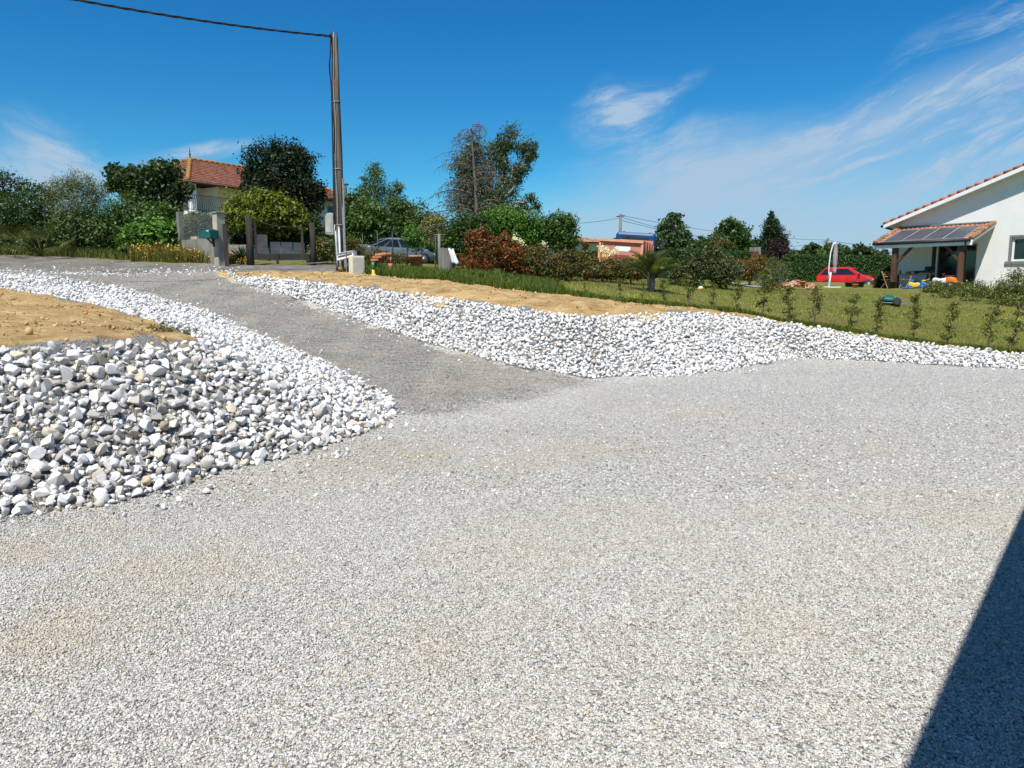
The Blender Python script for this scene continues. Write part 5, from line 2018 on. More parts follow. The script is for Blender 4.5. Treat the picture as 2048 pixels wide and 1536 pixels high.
# ---- garden shrubs on the lawn, hedges and trees behind
plant('olive_shrub', 'loose grey-green shrub just right of the date palm', 'shrub', 1390, 30.0, [(1385, 540, 36, 34), (1360, 555, 26, 24), (1400, 520, 26, 20)], 6500, .10, [((.035, .055, .02), 4), ((.065, .085, .03), 3), ((.11, .12, .055), .8)], .4, trunk=.03)
plant('olive_shrub', 'taller grey-green shrub with pale leaf tips in the middle of the lawn', 'shrub', 1440, 30.5, [(1435, 530, 32, 32), (1450, 550, 30, 28), (1425, 505, 18, 14), (1470, 540, 18, 20)], 6500, .10, [((.04, .06, .022), 4), ((.08, .095, .04), 3), ((.15, .155, .085), .9)], .4, trunk=.03)
plant('orange_shrub', 'orange tinged shrub before the little wooden nesting hut', 'shrub', 1500, 40, [(1500, 538, 32, 20), (1515, 528, 22, 14), (1478, 535, 16, 16)], 5000, .10, [((.19, .075, .018), 3), ((.11, .085, .02), 3), ((.05, .07, .02), 3)], .5)
plant('feathery_shrub', 'feathery pale shrub with fine twigs in front of the purple bush', 'shrub', 1548, 33, [(1548, 552, 26, 28), (1530, 560, 18, 18), (1560, 545, 16, 24), (1545, 530, 14, 14)], 5500, .10, G_GREY, .15, per=10)
plant('dark_shrub', 'dark round shrub between the red car and the porch', 'shrub', 1768, 40.5, [(1766, 558, 17, 20), (1776, 552, 14, 20), (1757, 568, 10, 10)], 4500, .09, G_DARK + [((.05, .1, .02), 1)], .5)
plant('spruce', 'pointed dark green conifer behind the clipped hedge', 'tree', 1545, 58, [(1545, 505, 30, 30), (1546, 478, 26, 18), (1544, 458, 18, 14), (1544, 444, 11, 10), (1543, 432, 4, 10)], 9500, .22, [((.016, .038, .016), 4), ((.026, .055, .022), 3), ((.05, .08, .03), .7)], .22, trunk=.12, up=-.4, per=12, clsig=.22)
plant('purple_bush', 'dark purple-leaved bush leaning against the pointed conifer', 'shrub', 1556, 54, [(1556, 508, 22, 24), (1562, 490, 14, 14), (1545, 520, 18, 14)], 5000, .16, G_PURPLE, .5)
plant('poplar', 'upright bluish green tree right behind the tipper truck', 'tree', 1343, 62, [(1345, 480, 32, 26), (1345, 455, 22, 24), (1352, 438, 12, 12), (1330, 465, 16, 20), (1365, 475, 16, 18), (1343, 432, 5, 7)], 8500, .24, G_BLUE, .5, trunk=.14, per=16, inner=.3)
plant('maple', 'rounded bright green tree left of the pointed conifer', 'tree', 1462, 64, [(1462, 470, 30, 26), (1460, 450, 18, 14), (1478, 478, 22, 22), (1440, 485, 26, 20), (1485, 490, 16, 20)], 8500, .24, [((.03, .07, .02), 4), ((.05, .10, .028), 3), ((.075, .13, .04), 1)], .55, trunk=.14, per=16, inner=.35)
plant('golden_conifer', 'low brownish green conifer in front of the rounded tree', 'shrub', 1440, 60, [(1440, 492, 24, 14), (1420, 498, 14, 10), (1458, 496, 14, 10)], 4000, .2, [((.06, .07, .018), 3), ((.09, .085, .022), 2)], .3)
far_t = [(1405, 488, 26, 12, 110), (1383, 492, 14, 10, 105), (1510, 492, 14, 10, 100), (1522, 494, 10, 8, 104), (1628, 502, 22, 14, 105), (1612, 507, 14, 8, 112), (1680, 505, 18, 14, 100), (1655, 505, 14, 10, 118), (1718, 505, 26, 16, 95), (1742, 508, 16, 10, 100), (1760, 510, 16, 8, 110), (1585, 508, 16, 8, 120)]
for i, (x, y, rx, ry, Y) in enumerate(far_t):
    plant('distant_tree', 'small dark rounded tree on the skyline far beyond the clipped hedges', 'tree', x, Y, [(x, y, rx, ry), (x - rx * .5, y + ry * .5, rx * .7, ry * .8), (x + rx * .5, y + ry * .4, rx * .7, ry * .8)], 1500, .45, G_DARK + [((.06, .09, .035), 1.5)], .6, group='trees on the far skyline', trunk=.2)
plant('loose_shrub', 'light loose shrub growing up against the right end of the clipped hedge by the parasol', 'shrub', 1655, 52, [(1655, 512, 18, 22), (1645, 535, 16, 24), (1662, 500, 10, 12)], 3600, .17, [((.06, .10, .025), 3), ((.10, .14, .04), 2)], .5)


def clipped_hedge(label, pts, h0, depth, n, pal):
    """pts = [(px, top_py, Y)...]"""
    SEED[0] += 1
    r = np.random.default_rng(SEED[0])
    A = gpt(pts[0][0], pts[0][2])
    root = thing('clipped_hedge', label, 'hedge', A)
    Ps, Ns, core = [], [], MB()
    tot_ = 0
    segs = []
    for (x0, y0, Y0), (x1, y1, Y1) in zip(pts[:-1], pts[1:]):
        a, b = gpt(x0, Y0), gpt(x1, Y1)
        ta, tb_ = at(x0, y0, Y0).z, at(x1, y1, Y1).z
        segs.append((a, b, ta, tb_))
        tot_ += (b - a).length
    for a, b, ta, tb_ in segs:
        d = (b - a)
        d.z = 0
        L = d.length
        d.normalize()
        nb = Vector((-d.y, d.x, 0))
        if nb.y > 0:
            nb = -nb                              # towards the viewer
        m = int(n * L / tot_)
        s = r.uniform(-.01, 1.01, m)
        top_ = r.uniform(size=m) < .42
        zt = ta + (tb_ - ta) * s
        zb = a.z + (b.z - a.z) * s
        hz_ = np.where(top_, 1.0, r.uniform(0, 1, m))
        off = np.where(top_, r.uniform(-depth / 2, depth / 2, m), depth / 2 * np.where(r.uniform(size=m) < .8, 1, -1))
        P = np.array(a)[None] * 0 + np.stack([a.x + (b.x - a.x) * s + nb.x * off, a.y + (b.y - a.y) * s + nb.y * off, zb + (zt - zb) * hz_], 1)
        P += r.normal(size=(m, 3)) * np.array([.05, .05, .045])
        N = np.where(top_[:, None], np.array([[0, 0, 1.]]), np.sign(off)[:, None] * np.array([[nb.x, nb.y, .2]])) + r.normal(size=(m, 3)) * .6
        N /= np.linalg.norm(N, axis=1)[:, None]
        Ps.append(P - np.array(A))
        Ns.append(N)
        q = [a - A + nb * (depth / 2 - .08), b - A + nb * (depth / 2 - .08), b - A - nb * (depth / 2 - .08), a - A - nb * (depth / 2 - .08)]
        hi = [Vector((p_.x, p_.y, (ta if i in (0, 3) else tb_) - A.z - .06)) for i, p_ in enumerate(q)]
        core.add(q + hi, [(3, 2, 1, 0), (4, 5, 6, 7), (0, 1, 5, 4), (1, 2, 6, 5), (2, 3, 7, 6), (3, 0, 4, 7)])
    P, N = np.concatenate(Ps), np.concatenate(Ns)
    V, Fq, tn = leaves(P, N, .15, .35, tonecols(len(P), pal, r, None, .3), r)
    obj_np('foliage', V, Fq, M_LEAF, root, tint=tn)
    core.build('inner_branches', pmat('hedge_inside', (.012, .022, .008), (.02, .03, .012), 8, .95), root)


HG = [((.022, .060, .012), 4), ((.034, .085, .016), 3), ((.05, .11, .02), 1)]
clipped_hedge('long level clipped hedge starting behind the date palm', [(1318, 498, 47), (1420, 502, 49), (1500, 506, 51)], 2, 1.4, 14000, HG)
clipped_hedge('tall dark clipped hedge behind the red car and the parasol', [(1572, 511, 52), (1680, 513, 50), (1790, 515, 48)], 2, 1.5, 16000, HG)
clipped_hedge('side hedge closing the garden to the left behind the truck', [(1150, 505, 60), (1320, 500, 58)], 2, 1.4, 7000, HG)

# ---- undergrowth at the foot of the white house
ug = [(1866, 583, 22, 20, 34.2), (1905, 588, 28, 24, 33.2), (1945, 590, 30, 26, 32.4), (1985, 592, 30, 30, 31.6), (2022, 580, 28, 42, 31.0), (2058, 585, 30, 46, 30.6), (1885, 603, 26, 14, 31.8), (1935, 610, 26, 14, 30.6), (2000, 615, 34, 20, 29.4), (2045, 615, 28, 24, 29)]
for i, (x, y, rx, ry, Y) in enumerate(ug):
    plant('weedy_shrub', 'low weedy green bush at the foot of the white house wall', 'shrub', x, Y, [(x, y, rx, ry), (x - rx * .4, y + ry * .3, rx * .7, ry * .7), (x + rx * .5, y - ry * .4, rx * .35, ry * .8)], 3600, .085, [((.055, .085, .022), 4), ((.105, .135, .035), 3), ((.17, .18, .055), 1.6), ((.18, .11, .06), .6)], .35, group='low bushes along the white house wall', trunk=.012, inner=.2, per=9, parts=('foliage', 'stems'))


# ---- grass: blades in the uncut strip, on the lawn and on the verges; wild flowers by the wall
def blades(x, y, h, w_, cols, r, lean=.45):
    n = len(x)
    z = Hn(x, y)
    a = r.uniform(0, 6.283, n)
    l = np.abs(r.normal(size=n)) * lean * h
    b = r.uniform(0, 6.283, n)
    B = np.stack([x, y, z - .01], 1)
    S_ = np.stack([np.cos(a), np.sin(a), np.zeros(n)], 1) * w_[:, None] * .5
    Ld = np.stack([np.cos(b), np.sin(b), np.zeros(n)], 1)
    up_ = np.array([0, 0, 1.])
    M_ = B + up_ * (h * .6)[:, None] + Ld * (l * .35)[:, None]
    T_ = B + up_ * h[:, None] + Ld * l[:, None]
    V = np.stack([B - S_, B + S_, M_ + S_ * .7, T_, M_ - S_ * .7], 1).reshape(-1, 3)
    return V, np.arange(5 * n).reshape(n, 5), np.repeat(cols, 5, axis=0)


r = np.random.default_rng(88)
VS, FS, TS, nb = [], [], [], 0


def addb(t):
    global nb
    V, Fq, tn = t
    VS.append(V)
    FS.append(Fq + nb)
    TS.append(tn)
    nb += len(V)


# strip along the lawn's front edge
ge = dens(grassE, .1)
n = 52000
idx = r.integers(len(ge) - 1, size=n)
gp_ = np.array([(p_.x, p_.y) for p_ in ge])
dirn = np.array([.25, 1.0]) / math.hypot(.25, 1)
off = np.abs(r.normal(size=n)) * .50 - .06
x = gp_[idx, 0] + dirn[0] * off + r.normal(size=n) * .06
y = gp_[idx, 1] + dirn[1] * off
hgt = r.uniform(.05, .20, n) * np.where(x < 2, 1.2, 1.0) * np.clip(1.15 - off * .5, .3, 1)
addb(blades(x, y, hgt, r.uniform(.010, .022, n), tonecols(n, [((.055, .11, .012), 4), ((.09, .145, .02), 3), ((.17, .17, .04), 2)], r), r))
# thick grass around the foot of the photinias and the fence on the left part
n = 17000
x = r.uniform(-5.2, 1.5, n)
y = r.uniform(0, 1, n) * 4.6 + np.interp(x, [-5.2, -1, 1.5], [21.6, 20.2, 19.4])
ok = inpoly(x, y, P_lawn)
x, y = x[ok], y[ok]
n = len(x)
addb(blades(x, y, r.uniform(.06, .24, n), r.uniform(.012, .024, n), tonecols(n, [((.06, .115, .015), 4), ((.09, .145, .022), 3), ((.17, .17, .045), 2)], r), r))
# sparse short lawn
n = 42000
y = r.uniform(16.5 ** .5, 34 ** .5, n) ** 2
x = r.uniform(-.1, .72, n) * y
ok = inpoly(x, y, P_lawn)
x, y = x[ok], y[ok]
n = len(x)
addb(blades(x, y, r.uniform(.03, .085, n), r.uniform(.012, .024, n), tonecols(n, [((.115, .15, .024), 4), ((.19, .21, .038), 3), ((.27, .24, .07), 2)], r) * (1 + .45 * vnoise(x, y, .55, 71) + .35 * vnoise(x * .12 + y * .03, y * 1.1 - x * .12, 1.0, 72))[:, None].clip(.45, 1.8) * np.array([1, 1, 1]) + np.maximum(0, vnoise(x, y, .4, 73))[:, None] * np.array([.10, .06, .03]), r))
# left verge under the shrubs
n = 20000
y = r.uniform(25.0, 27.6, n)
x = r.uniform(-.70, -.40, n) * y
ok = ~inpoly(x, y, P_road)
x, y = x[ok], y[ok]
n = len(x)
addb(blades(x, y, r.uniform(.08, .32, n) * np.where(x < -13.5, 1.2, .9), r.uniform(.012, .022, n), tonecols(n, [((.10, .13, .03), 3), ((.16, .16, .05), 3), ((.06, .10, .02), 2)], r), r))
o = obj_np('grass', np.concatenate(VS), np.concatenate(FS), M_GRASS, tint=np.concatenate(TS))
tag(o, 'grass of the lawn, its uncut front strip and the road verge', 'grass', kind='stuff')
VS, FS, TS, nb = [], [], [], 0
n = 9000
y = r.uniform(24.7, 26.0, n)
x = np.interp(r.uniform(size=n), [0, .6, 1], [(265 - 1024) / 1510, (400 - 1024) / 1510, (500 - 1024) / 1510]) * y
hh = r.uniform(.15, .62, n) * np.interp(x / y, [-.50, -.46, -.40, -.36], [1, 1, .8, .4])
addb(blades(x, y, hh, r.uniform(.012, .02, n), tonecols(n, [((.10, .13, .025), 3), ((.18, .15, .04), 2), ((.22, .17, .07), 1.5), ((.06, .10, .02), 2)], r), r, .25))
m_ = 1500
k = r.integers(n, size=m_)
P = np.stack([x[k], y[k], Hn(x[k], y[k]) + hh[k] * r.uniform(.7, 1.02, m_)], 1)
N = r.normal(size=(m_, 3)) * .5 + np.array([0, -.4, .8])
N /= np.linalg.norm(N, axis=1)[:, None]
Vf, Ff, Tf = leaves(P, N, .05, .9, tonecols(m_, [((.62, .27, .02), 4), ((.65, .42, .04), 3), ((.75, .65, .3), 1)], r, None, .1), r)
o = obj_np('wild_flowers', np.concatenate(VS), np.concatenate(FS), M_GRASS, tint=np.concatenate(TS))
tag(o, 'tall weeds with orange and yellow flowers before the low concrete wall', 'wild flowers', kind='stuff')
obj_np('blossoms', Vf, Ff, M_LEAF, o, tint=Tf)['kind'] = 'stuff'


# ================================================================== ENTRANCE: pillar, walls, gate, fences
def zt_(px, py, Y, base):
    return at(px, py, Y).z - base.z


p = gpt(443, 24.3)
PIL = thing('gate_pillar', 'square concrete gate pillar with a flat cap beside the green letter box', 'gate pillar', p, R(-34))
hp_ = zt_(443, 424, 24.3, p)
mb = MB()
mb.box(-.115, .115, -.15, .15, -.2, hp_ - .06)
mb.build('shaft', M_CONC_PALE, PIL, bevel=.01)
mb = MB()
mb.box(-.145, .145, -.18, .18, hp_ - .058, hp_)
mb.build('cap', M_CONC, PIL, bevel=.01)
# dark leaning post in front of the pillar
p = gpt(456, 24.0)
mb = MB()
mb.bar((0, 0, -.1), (-.03, .03, zt_(454, 448, 24.0, p)), .13, .09, up=(0, 1, 0))
tag(mb.build('old_post', M_OLDWOOD, loc=p, rz=.3), 'dark weathered post leaning against the concrete gate pillar', 'post')
# letter box on a bracket
p = gpt(424, 24.0)
zb, zt1 = zt_(424, 477, 24.0, p), zt_(424, 458, 24.0, p)
mbx = thing('letter_box', 'dark green metal letter box on a bracket beside the concrete pillar', 'letter box', p, R(-30))
mb = MB()
mb.prism([(-.24, zb), (.21, zb), (.21, zt1 - .04), (.0, zt1), (-.24, zt1 - .01)], -.17, .17)
mb.build('box', M_GREEN_P, mbx, bevel=.012)
mb = MB()
mb.prism([(-.275, zt1 - .035), (-.275, zt1 + .005), (.0, zt1 + .012), (.0, zt1 + .002), (-.25, zt1 - .005)], -.19, .19)
mb.box(-.275, -.262, -.19, .19, zb + .02, zt1 - .03)
mb.build('hood', pmat('pale_green_edge', (.16, .24, .22), (.12, .19, .17), 6, .5), mbx)
mb = MB()
mb.box(.06, .17, -.177, -.171, zt1 - .085, zt1 - .06)
mb.build('name_plate', M_PVC, mbx)
mb = MB()
mb.bar((-.12, 0, zb), (.14, .02, zb - .20), .05, .03)
mb.bar((.08, 0, zb), (.14, .02, zb - .20), .04, .03)
mb.bar((.14, .02, zb - .26), (.14, .02, zb), .05, .04)
mb.build('bracket', M_DARKMETAL, mbx)
# low concrete wall between post and pillar
p0, p1 = gpt(372, 25.8), gpt(440, 24.55)
d = p1 - p0
wz = math.atan2(d.y, d.x)
W0 = thing('low_wall', 'low weathered concrete wall behind the wild flowers left of the pillar', 'wall', p0, wz)
hw = zt_(405, 478, 25.2, p0)
mb = MB()
mb.box(0, math.hypot(d.x, d.y) - .05, -.08, .08, -.3, hw)
mb.build('wall_body', M_CONC, W0)
mb = MB()
mb.box(.55, .95, -.07, .09, hw + .002, hw + .085)
tag(mb.build('loose_block', M_CONC_PALE, loc=p0, rz=wz), 'pale loose block lying on top of the low concrete wall', 'block')
# wire mesh on the wall
M_MESH = M_WIRE


def mesh_panel(mb, a, b, h0, h1, step=.11, rad=.0028, diag=True):
    a, b = Vector(a), Vector(b)
    L = (b - a).length
    d_ = (b - a) / L
    n_ = int(L / step)
    H_ = h1 - h0
    if diag:
        k = int((L + H_) / step)
        for i in range(k + 1):
            s = i * step
            s0, s1 = max(0, s - H_), min(L, s)
            if s1 - s0 > .02:
                z0, z1 = h0 + (s - s0), h0 + (s - s1)
                mb.tube([a + d_ * s0 + Vector((0, 0, min(z0, h1))), a + d_ * s1 + Vector((0, 0, max(z1, h0)))], rad, 3, False)
                z0, z1 = h1 - (s - s0), h1 - (s - s1)
                mb.tube([a + d_ * s0 + Vector((0, 0, max(z0, h0))), a + d_ * s1 + Vector((0, 0, min(z1, h1)))], rad, 3, False)
    else:
        for i in range(n_ + 1):
            mb.tube([a + d_ * (L * i / n_) + Vector((0, 0, h0)), a + d_ * (L * i / n_) + Vector((0, 0, h1))], rad, 3, False)
        m = int(H_ / step)
        for i in range(m + 1):
            mb.tube([a + Vector((0, 0, h0 + H_ * i / m)), b + Vector((0, 0, h0 + H_ * i / m))], rad, 3, False)


fz = zt_(405, 428, 25.2, p0)
MF = thing('wire_fence', 'wire mesh on a concrete post above the low wall', 'fence', p0, wz)
mb = MB()
mb.box(-.26, -.10, -.09, .07, -.3, zt_(370, 424, 25.9, p0))
mb.build('concrete_post', M_CONC, MF, bevel=.01)
mb = MB()
mesh_panel(mb, (-.1, -.04, 0), (math.hypot(d.x, d.y) - .1, -.04, 0), hw + .01, fz, .085, .0035)
mb.build('wire_mesh', M_WIRE, MF)

# gate posts and dark gate
pg0, pg1 = gpt(503, 24.6), gpt(628, 24.9)
for px, Y, yt, lab in ((503, 24.6, 432, 'thick dark wooden gate post on the left of the gate'), (628, 24.9, 446, 'dark wooden gate post on the right of the gate near the pole')):
    p = gpt(px, Y)
    mb = MB()
    h_ = zt_(px, yt, Y, p)
    mb.tube([(0, 0, -.2), (.01, 0, h_ * .5), (-.02, 0, h_)], [.12, .11, .10] if px < 600 else [.10, .09, .085], 9)
    tag(mb.build('gate_post', M_OLDWOOD, loc=p), lab, 'gate post')
d = pg1 - pg0
gl = math.hypot(d.x, d.y)
gr = thing('wooden_gate', 'low dark gate of solid boards and a sagging top wire between the two wooden posts', 'gate', pg0, math.atan2(d.y, d.x))
mb = MB()
g1, g0 = zt_(560, 507, 24.7, pg0), zt_(560, 519, 24.7, pg0)
mb.box(.14, gl - .18, .04, .09, g0, g1)
mb.build('board_panel', pmat('black_board', (.022, .02, .018), (.04, .036, .03), 6, .85, .3, 30, streak=(.2, 1, 1)), gr)
mb = MB()
gt_ = zt_(600, 452, 24.7, pg0)
mb.box(gl - .38, gl - .30, .03, .10, g0, gt_)
mb.box(.14, .20, .03, .10, g0 + .01, gt_ + .12)
mb.box(.8, .88, .0, .04, g0 - .15, g1)
mb.box(1.75, 1.83, .0, .04, g0 - .12, g1)
mb.build('gate_frame', M_OLDWOOD, gr)
mb = MB()
pts = [Vector((.15, .03, zt_(510, 440, 24.7, pg0))).lerp(Vector((gl - .3, .03, gt_)), i / 10) + Vector((0, 0, -.10 * math.sin(math.pi * i / 10))) for i in range(11)]
mb.tube(pts, .014, 5)
mb.build('top_wire', M_OLDWOOD, gr)
# low grey wall with panels in the yard behind the gate
p0_, p1_ = gpt(540, 27.5), gpt(612, 28.0)
d = p1_ - p0_
gw = thing('yard_wall', 'low bluish grey panel wall in the shade behind the dark gate', 'wall', p0_, math.atan2(d.y, d.x))
gl2 = math.hypot(d.x, d.y)
for i in range(3):
    mb = MB()
    mb.box(gl2 * i / 3 + .02, gl2 * (i + 1) / 3 - .02, -.03, .03, -.1, zt_(570, 484, 27.6, p0_))
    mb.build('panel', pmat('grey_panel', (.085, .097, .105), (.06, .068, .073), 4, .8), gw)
mb = MB()
mb.box(-.4, -.05, -.15, .15, -.1, zt_(525, 470, 27.5, p0_))
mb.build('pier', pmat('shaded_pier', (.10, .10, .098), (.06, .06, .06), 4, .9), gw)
# rubble wall and agave like plant left of the gate
p = gpt(468, 26.2)
mb = MB()
rr_ = np.random.default_rng(5)
mb.box(-.5, .5, -.1, .1, -.1, .55)
tag(mb.build('stone_wall', pmat('old_stone_wall', (.36, .32, .25), (.18, .16, .13), 8, .95, .8, 14), loc=p), 'short pale stone wall between the pillar and the left gate post', 'wall')
p = gpt(486, 25.4)
yc = thing('yucca', 'spiky blue-green yucca at the foot of the left gate post', 'plant', p)
mb = MB()
for i in range(46):
    a, e = i * 2.4, .2 + 1.2 * (i / 46)
    g = rr_.uniform(.7, 1.3)
    mb.tn = (.05 * g, .085 * g, .06 * g)
    d_ = Vector((math.cos(a) * math.cos(e), math.sin(a) * math.cos(e), math.sin(e)))
    s_ = d_.cross(Vector((0, 0, 1))).normalized() * .028
    L = rr_.uniform(.45, .65)
    b = Vector((0, 0, .12))
    mb.add([b - s_ * .6, b + s_ * .6, b + d_ * L * .5 + s_, b + d_ * L + Vector((0, 0, -.1)), b + d_ * L * .5 - s_], [(0, 1, 2, 3, 4)])
mb.build('leaves', M_LEAF, yc, fixn=False)
mb = MB()
mb.tube([(0, 0, -.05), (0, 0, .2)], .05, 6)
mb.build('stem', M_BARK, yc)
# a pale board lying by the pole
p = gpt(640, 24.6, .06)
mb = MB()
mb.bar((-.45, 0, .0), (.35, .15, .06), .16, .03)
tag(mb.build('board', M_GREYWOOD, loc=p), 'grey board lying on the ground between gate post and pole', 'board')

# garden fence of thin green posts in front of the silver car
M_FPOST = pmat('green_fence_post', (.018, .05, .035), (.025, .06, .045), 10, .5)
fa, fb_ = gpt(727, 26.0), gpt(872, 27.0)
GF = thing('garden_fence', 'thin dark green wire fence on slim posts in front of the silver car', 'fence', fa, math.atan2(fb_.y - fa.y, fb_.x - fa.x))
Lf = math.hypot(fb_.x - fa.x, fb_.y - fa.y)
topf = zt_(790, 468, 26.4, fa)
for i in range(6):
    x = Lf * i / 5
    mb = MB()
    zz = H(fa.x + (fb_.x - fa.x) * i / 5, fa.y + (fb_.y - fa.y) * i / 5) - fa.z
    mb.tube([(x, 0, zz - .1), (x, 0, topf + (.1 if i in (1, 2) else 0))], .019, 6)
    mb.build('post', M_FPOST, GF)
mb = MB()
mesh_panel(mb, (0, .02, 0), (Lf, .02, 0), .02, topf - .04, .15, .002, False)
mb.build('wire_mesh', M_FPOST, GF)
# wooden T post, grey boards, white cloth
p = gpt(879, 24.6)
mb = MB()
h_ = zt_(879, 468, 24.6, p)
mb.tube([(0, 0, -.1), (.0, 0, h_ * .5), (.01, 0, h_)], [.05, .048, .045], 8)
mb.tube([(-.15, 0, h_ - .03), (.22, 0, h_ - .02)], .018, 6)
tag(mb.build('cross_post', M_GREYWOOD, loc=p), 'slim grey wooden post with a short cross piece at the end of the fence', 'post')
p = gpt(893, 24.4)
bp_ = thing('plank_screen', 'weathered grey plank panel standing beside the white cloth', 'panel', p, R(-8))
for i in range(5):
    mb = MB()
    h_ = zt_(893, 496, 24.4, p) + (.02 * math.sin(i * 3))
    mb.box(-.25 + i * .105, -.25 + i * .105 + .10, -.015, .015, -.05, h_)
    mb.build('plank', M_GREYWOOD, bp_)
mb = MB()
mb.box(-.27, .29, .016, .04, .2, .27)
mb.build('rail', M_GREYWOOD, bp_)
p = gpt(908, 24.2)
mb = MB()
zt2, zb2 = zt_(905, 498, 24.2, p), zt_(915, 528, 24.2, p)
rings = []
for i in range(9):
    f = i / 8
    ring = []
    for k in range(9):
        u = k / 8
        x = -.10 + .16 * f + (u - .5) * (.16 + .05 * f)
        ring.append(Vector((x, .03 * math.sin(u * 9 + f * 4) - .02 * f, zt2 + (zb2 - zt2) * f + .03 * math.sin(u * 7))))
    rings.append(ring)
for i in range(7):
    f = i / 6
mb.loft(rings, cap=False, closed=False)
o = mb.build('cloth', pmat('white_cloth', (.80, .79, .77), (.70, .69, .67), 4, .9, .2, 12), loc=p, fixn=False)
so = o.modifiers.new('thickness', 'SOLIDIFY')
so.thickness = .012
tag(o, 'crumpled white cloth hanging on the bushes left of the photinia hedge', 'cloth')
mb = MB()
mb.tube([(-.12, .05, -.02), (-.11, .03, zt2)], .014, 6)
tag(mb.build('stake', M_GREYWOOD, loc=p), 'thin stake carrying the white cloth', 'stake')
# terracotta pot with a small standard tree
p = gpt(832, 25.2)
pt = thing('potted_tree', 'small leafy tree growing in a terracotta pot in front of the silver car', 'potted plant', p)
ph_ = zt_(832, 511, 25.2, p)
mb = MB()
mb.lathe([(.15, -.03), (.20, ph_ - .07), (.25, ph_ - .07), (.25, ph_), (.20, ph_), (.19, ph_ - .05)], 18)
mb.build('pot', M_TERRA, pt)
mb = MB()
tz = zt_(832, 478, 25.2, p)
mb.tube([(0, 0, ph_ - .06), (.02, 0, (ph_ + tz) / 2), (.0, 0, tz + .1)], [.022, .018, .014], 6)
mb.build('stem', M_BARK_GREY, pt)
r = np.random.default_rng(71)
P, N, cl = crown_pts([(Vector((0, 0, tz)), (.35, .32, .33)), (Vector((-.12, 0, tz + .25)), (.2, .2, .2))], 1500, r, 12)
V, Fq, tn = leaves(P, N, .085, .5, tonecols(len(P), G_BRIGHT, r, cl), r)
obj_np('crown', V, Fq, M_LEAF, pt, tint=tn)


# ================================================================== CARS AND TRUCK
def wheel(root, x, y, r_, w_, name='wheel'):
    mb = MB()
    M_ = Matrix.Translation((x, y, r_)) @ Matrix.Rotation(R(90), 4, 'X')
    mb.lathe([(r_ * .62, -w_ / 2), (r_ * .92, -w_ / 2), (r_, -w_ * .3), (r_, w_ * .3), (r_ * .92, w_ / 2), (r_ * .62, w_ / 2)], 24, M_)
    t_ = mb.build('wheel', M_RUBBER, root)
    mb = MB()
    mb.lathe([(r_ * .60, -w_ * .51), (r_ * .52, -w_ * .47), (r_ * .16, -w_ * .44), (r_ * .14, -w_ * .52), (r_ * .05, -w_ * .52)], 20, M_)
    mb.lathe([(r_ * .05, w_ * .52), (r_ * .14, w_ * .52), (r_ * .16, w_ * .44), (r_ * .52, w_ * .47), (r_ * .60, w_ * .51)], 20, M_)
    mb.build('rim', M_CHROME, t_)


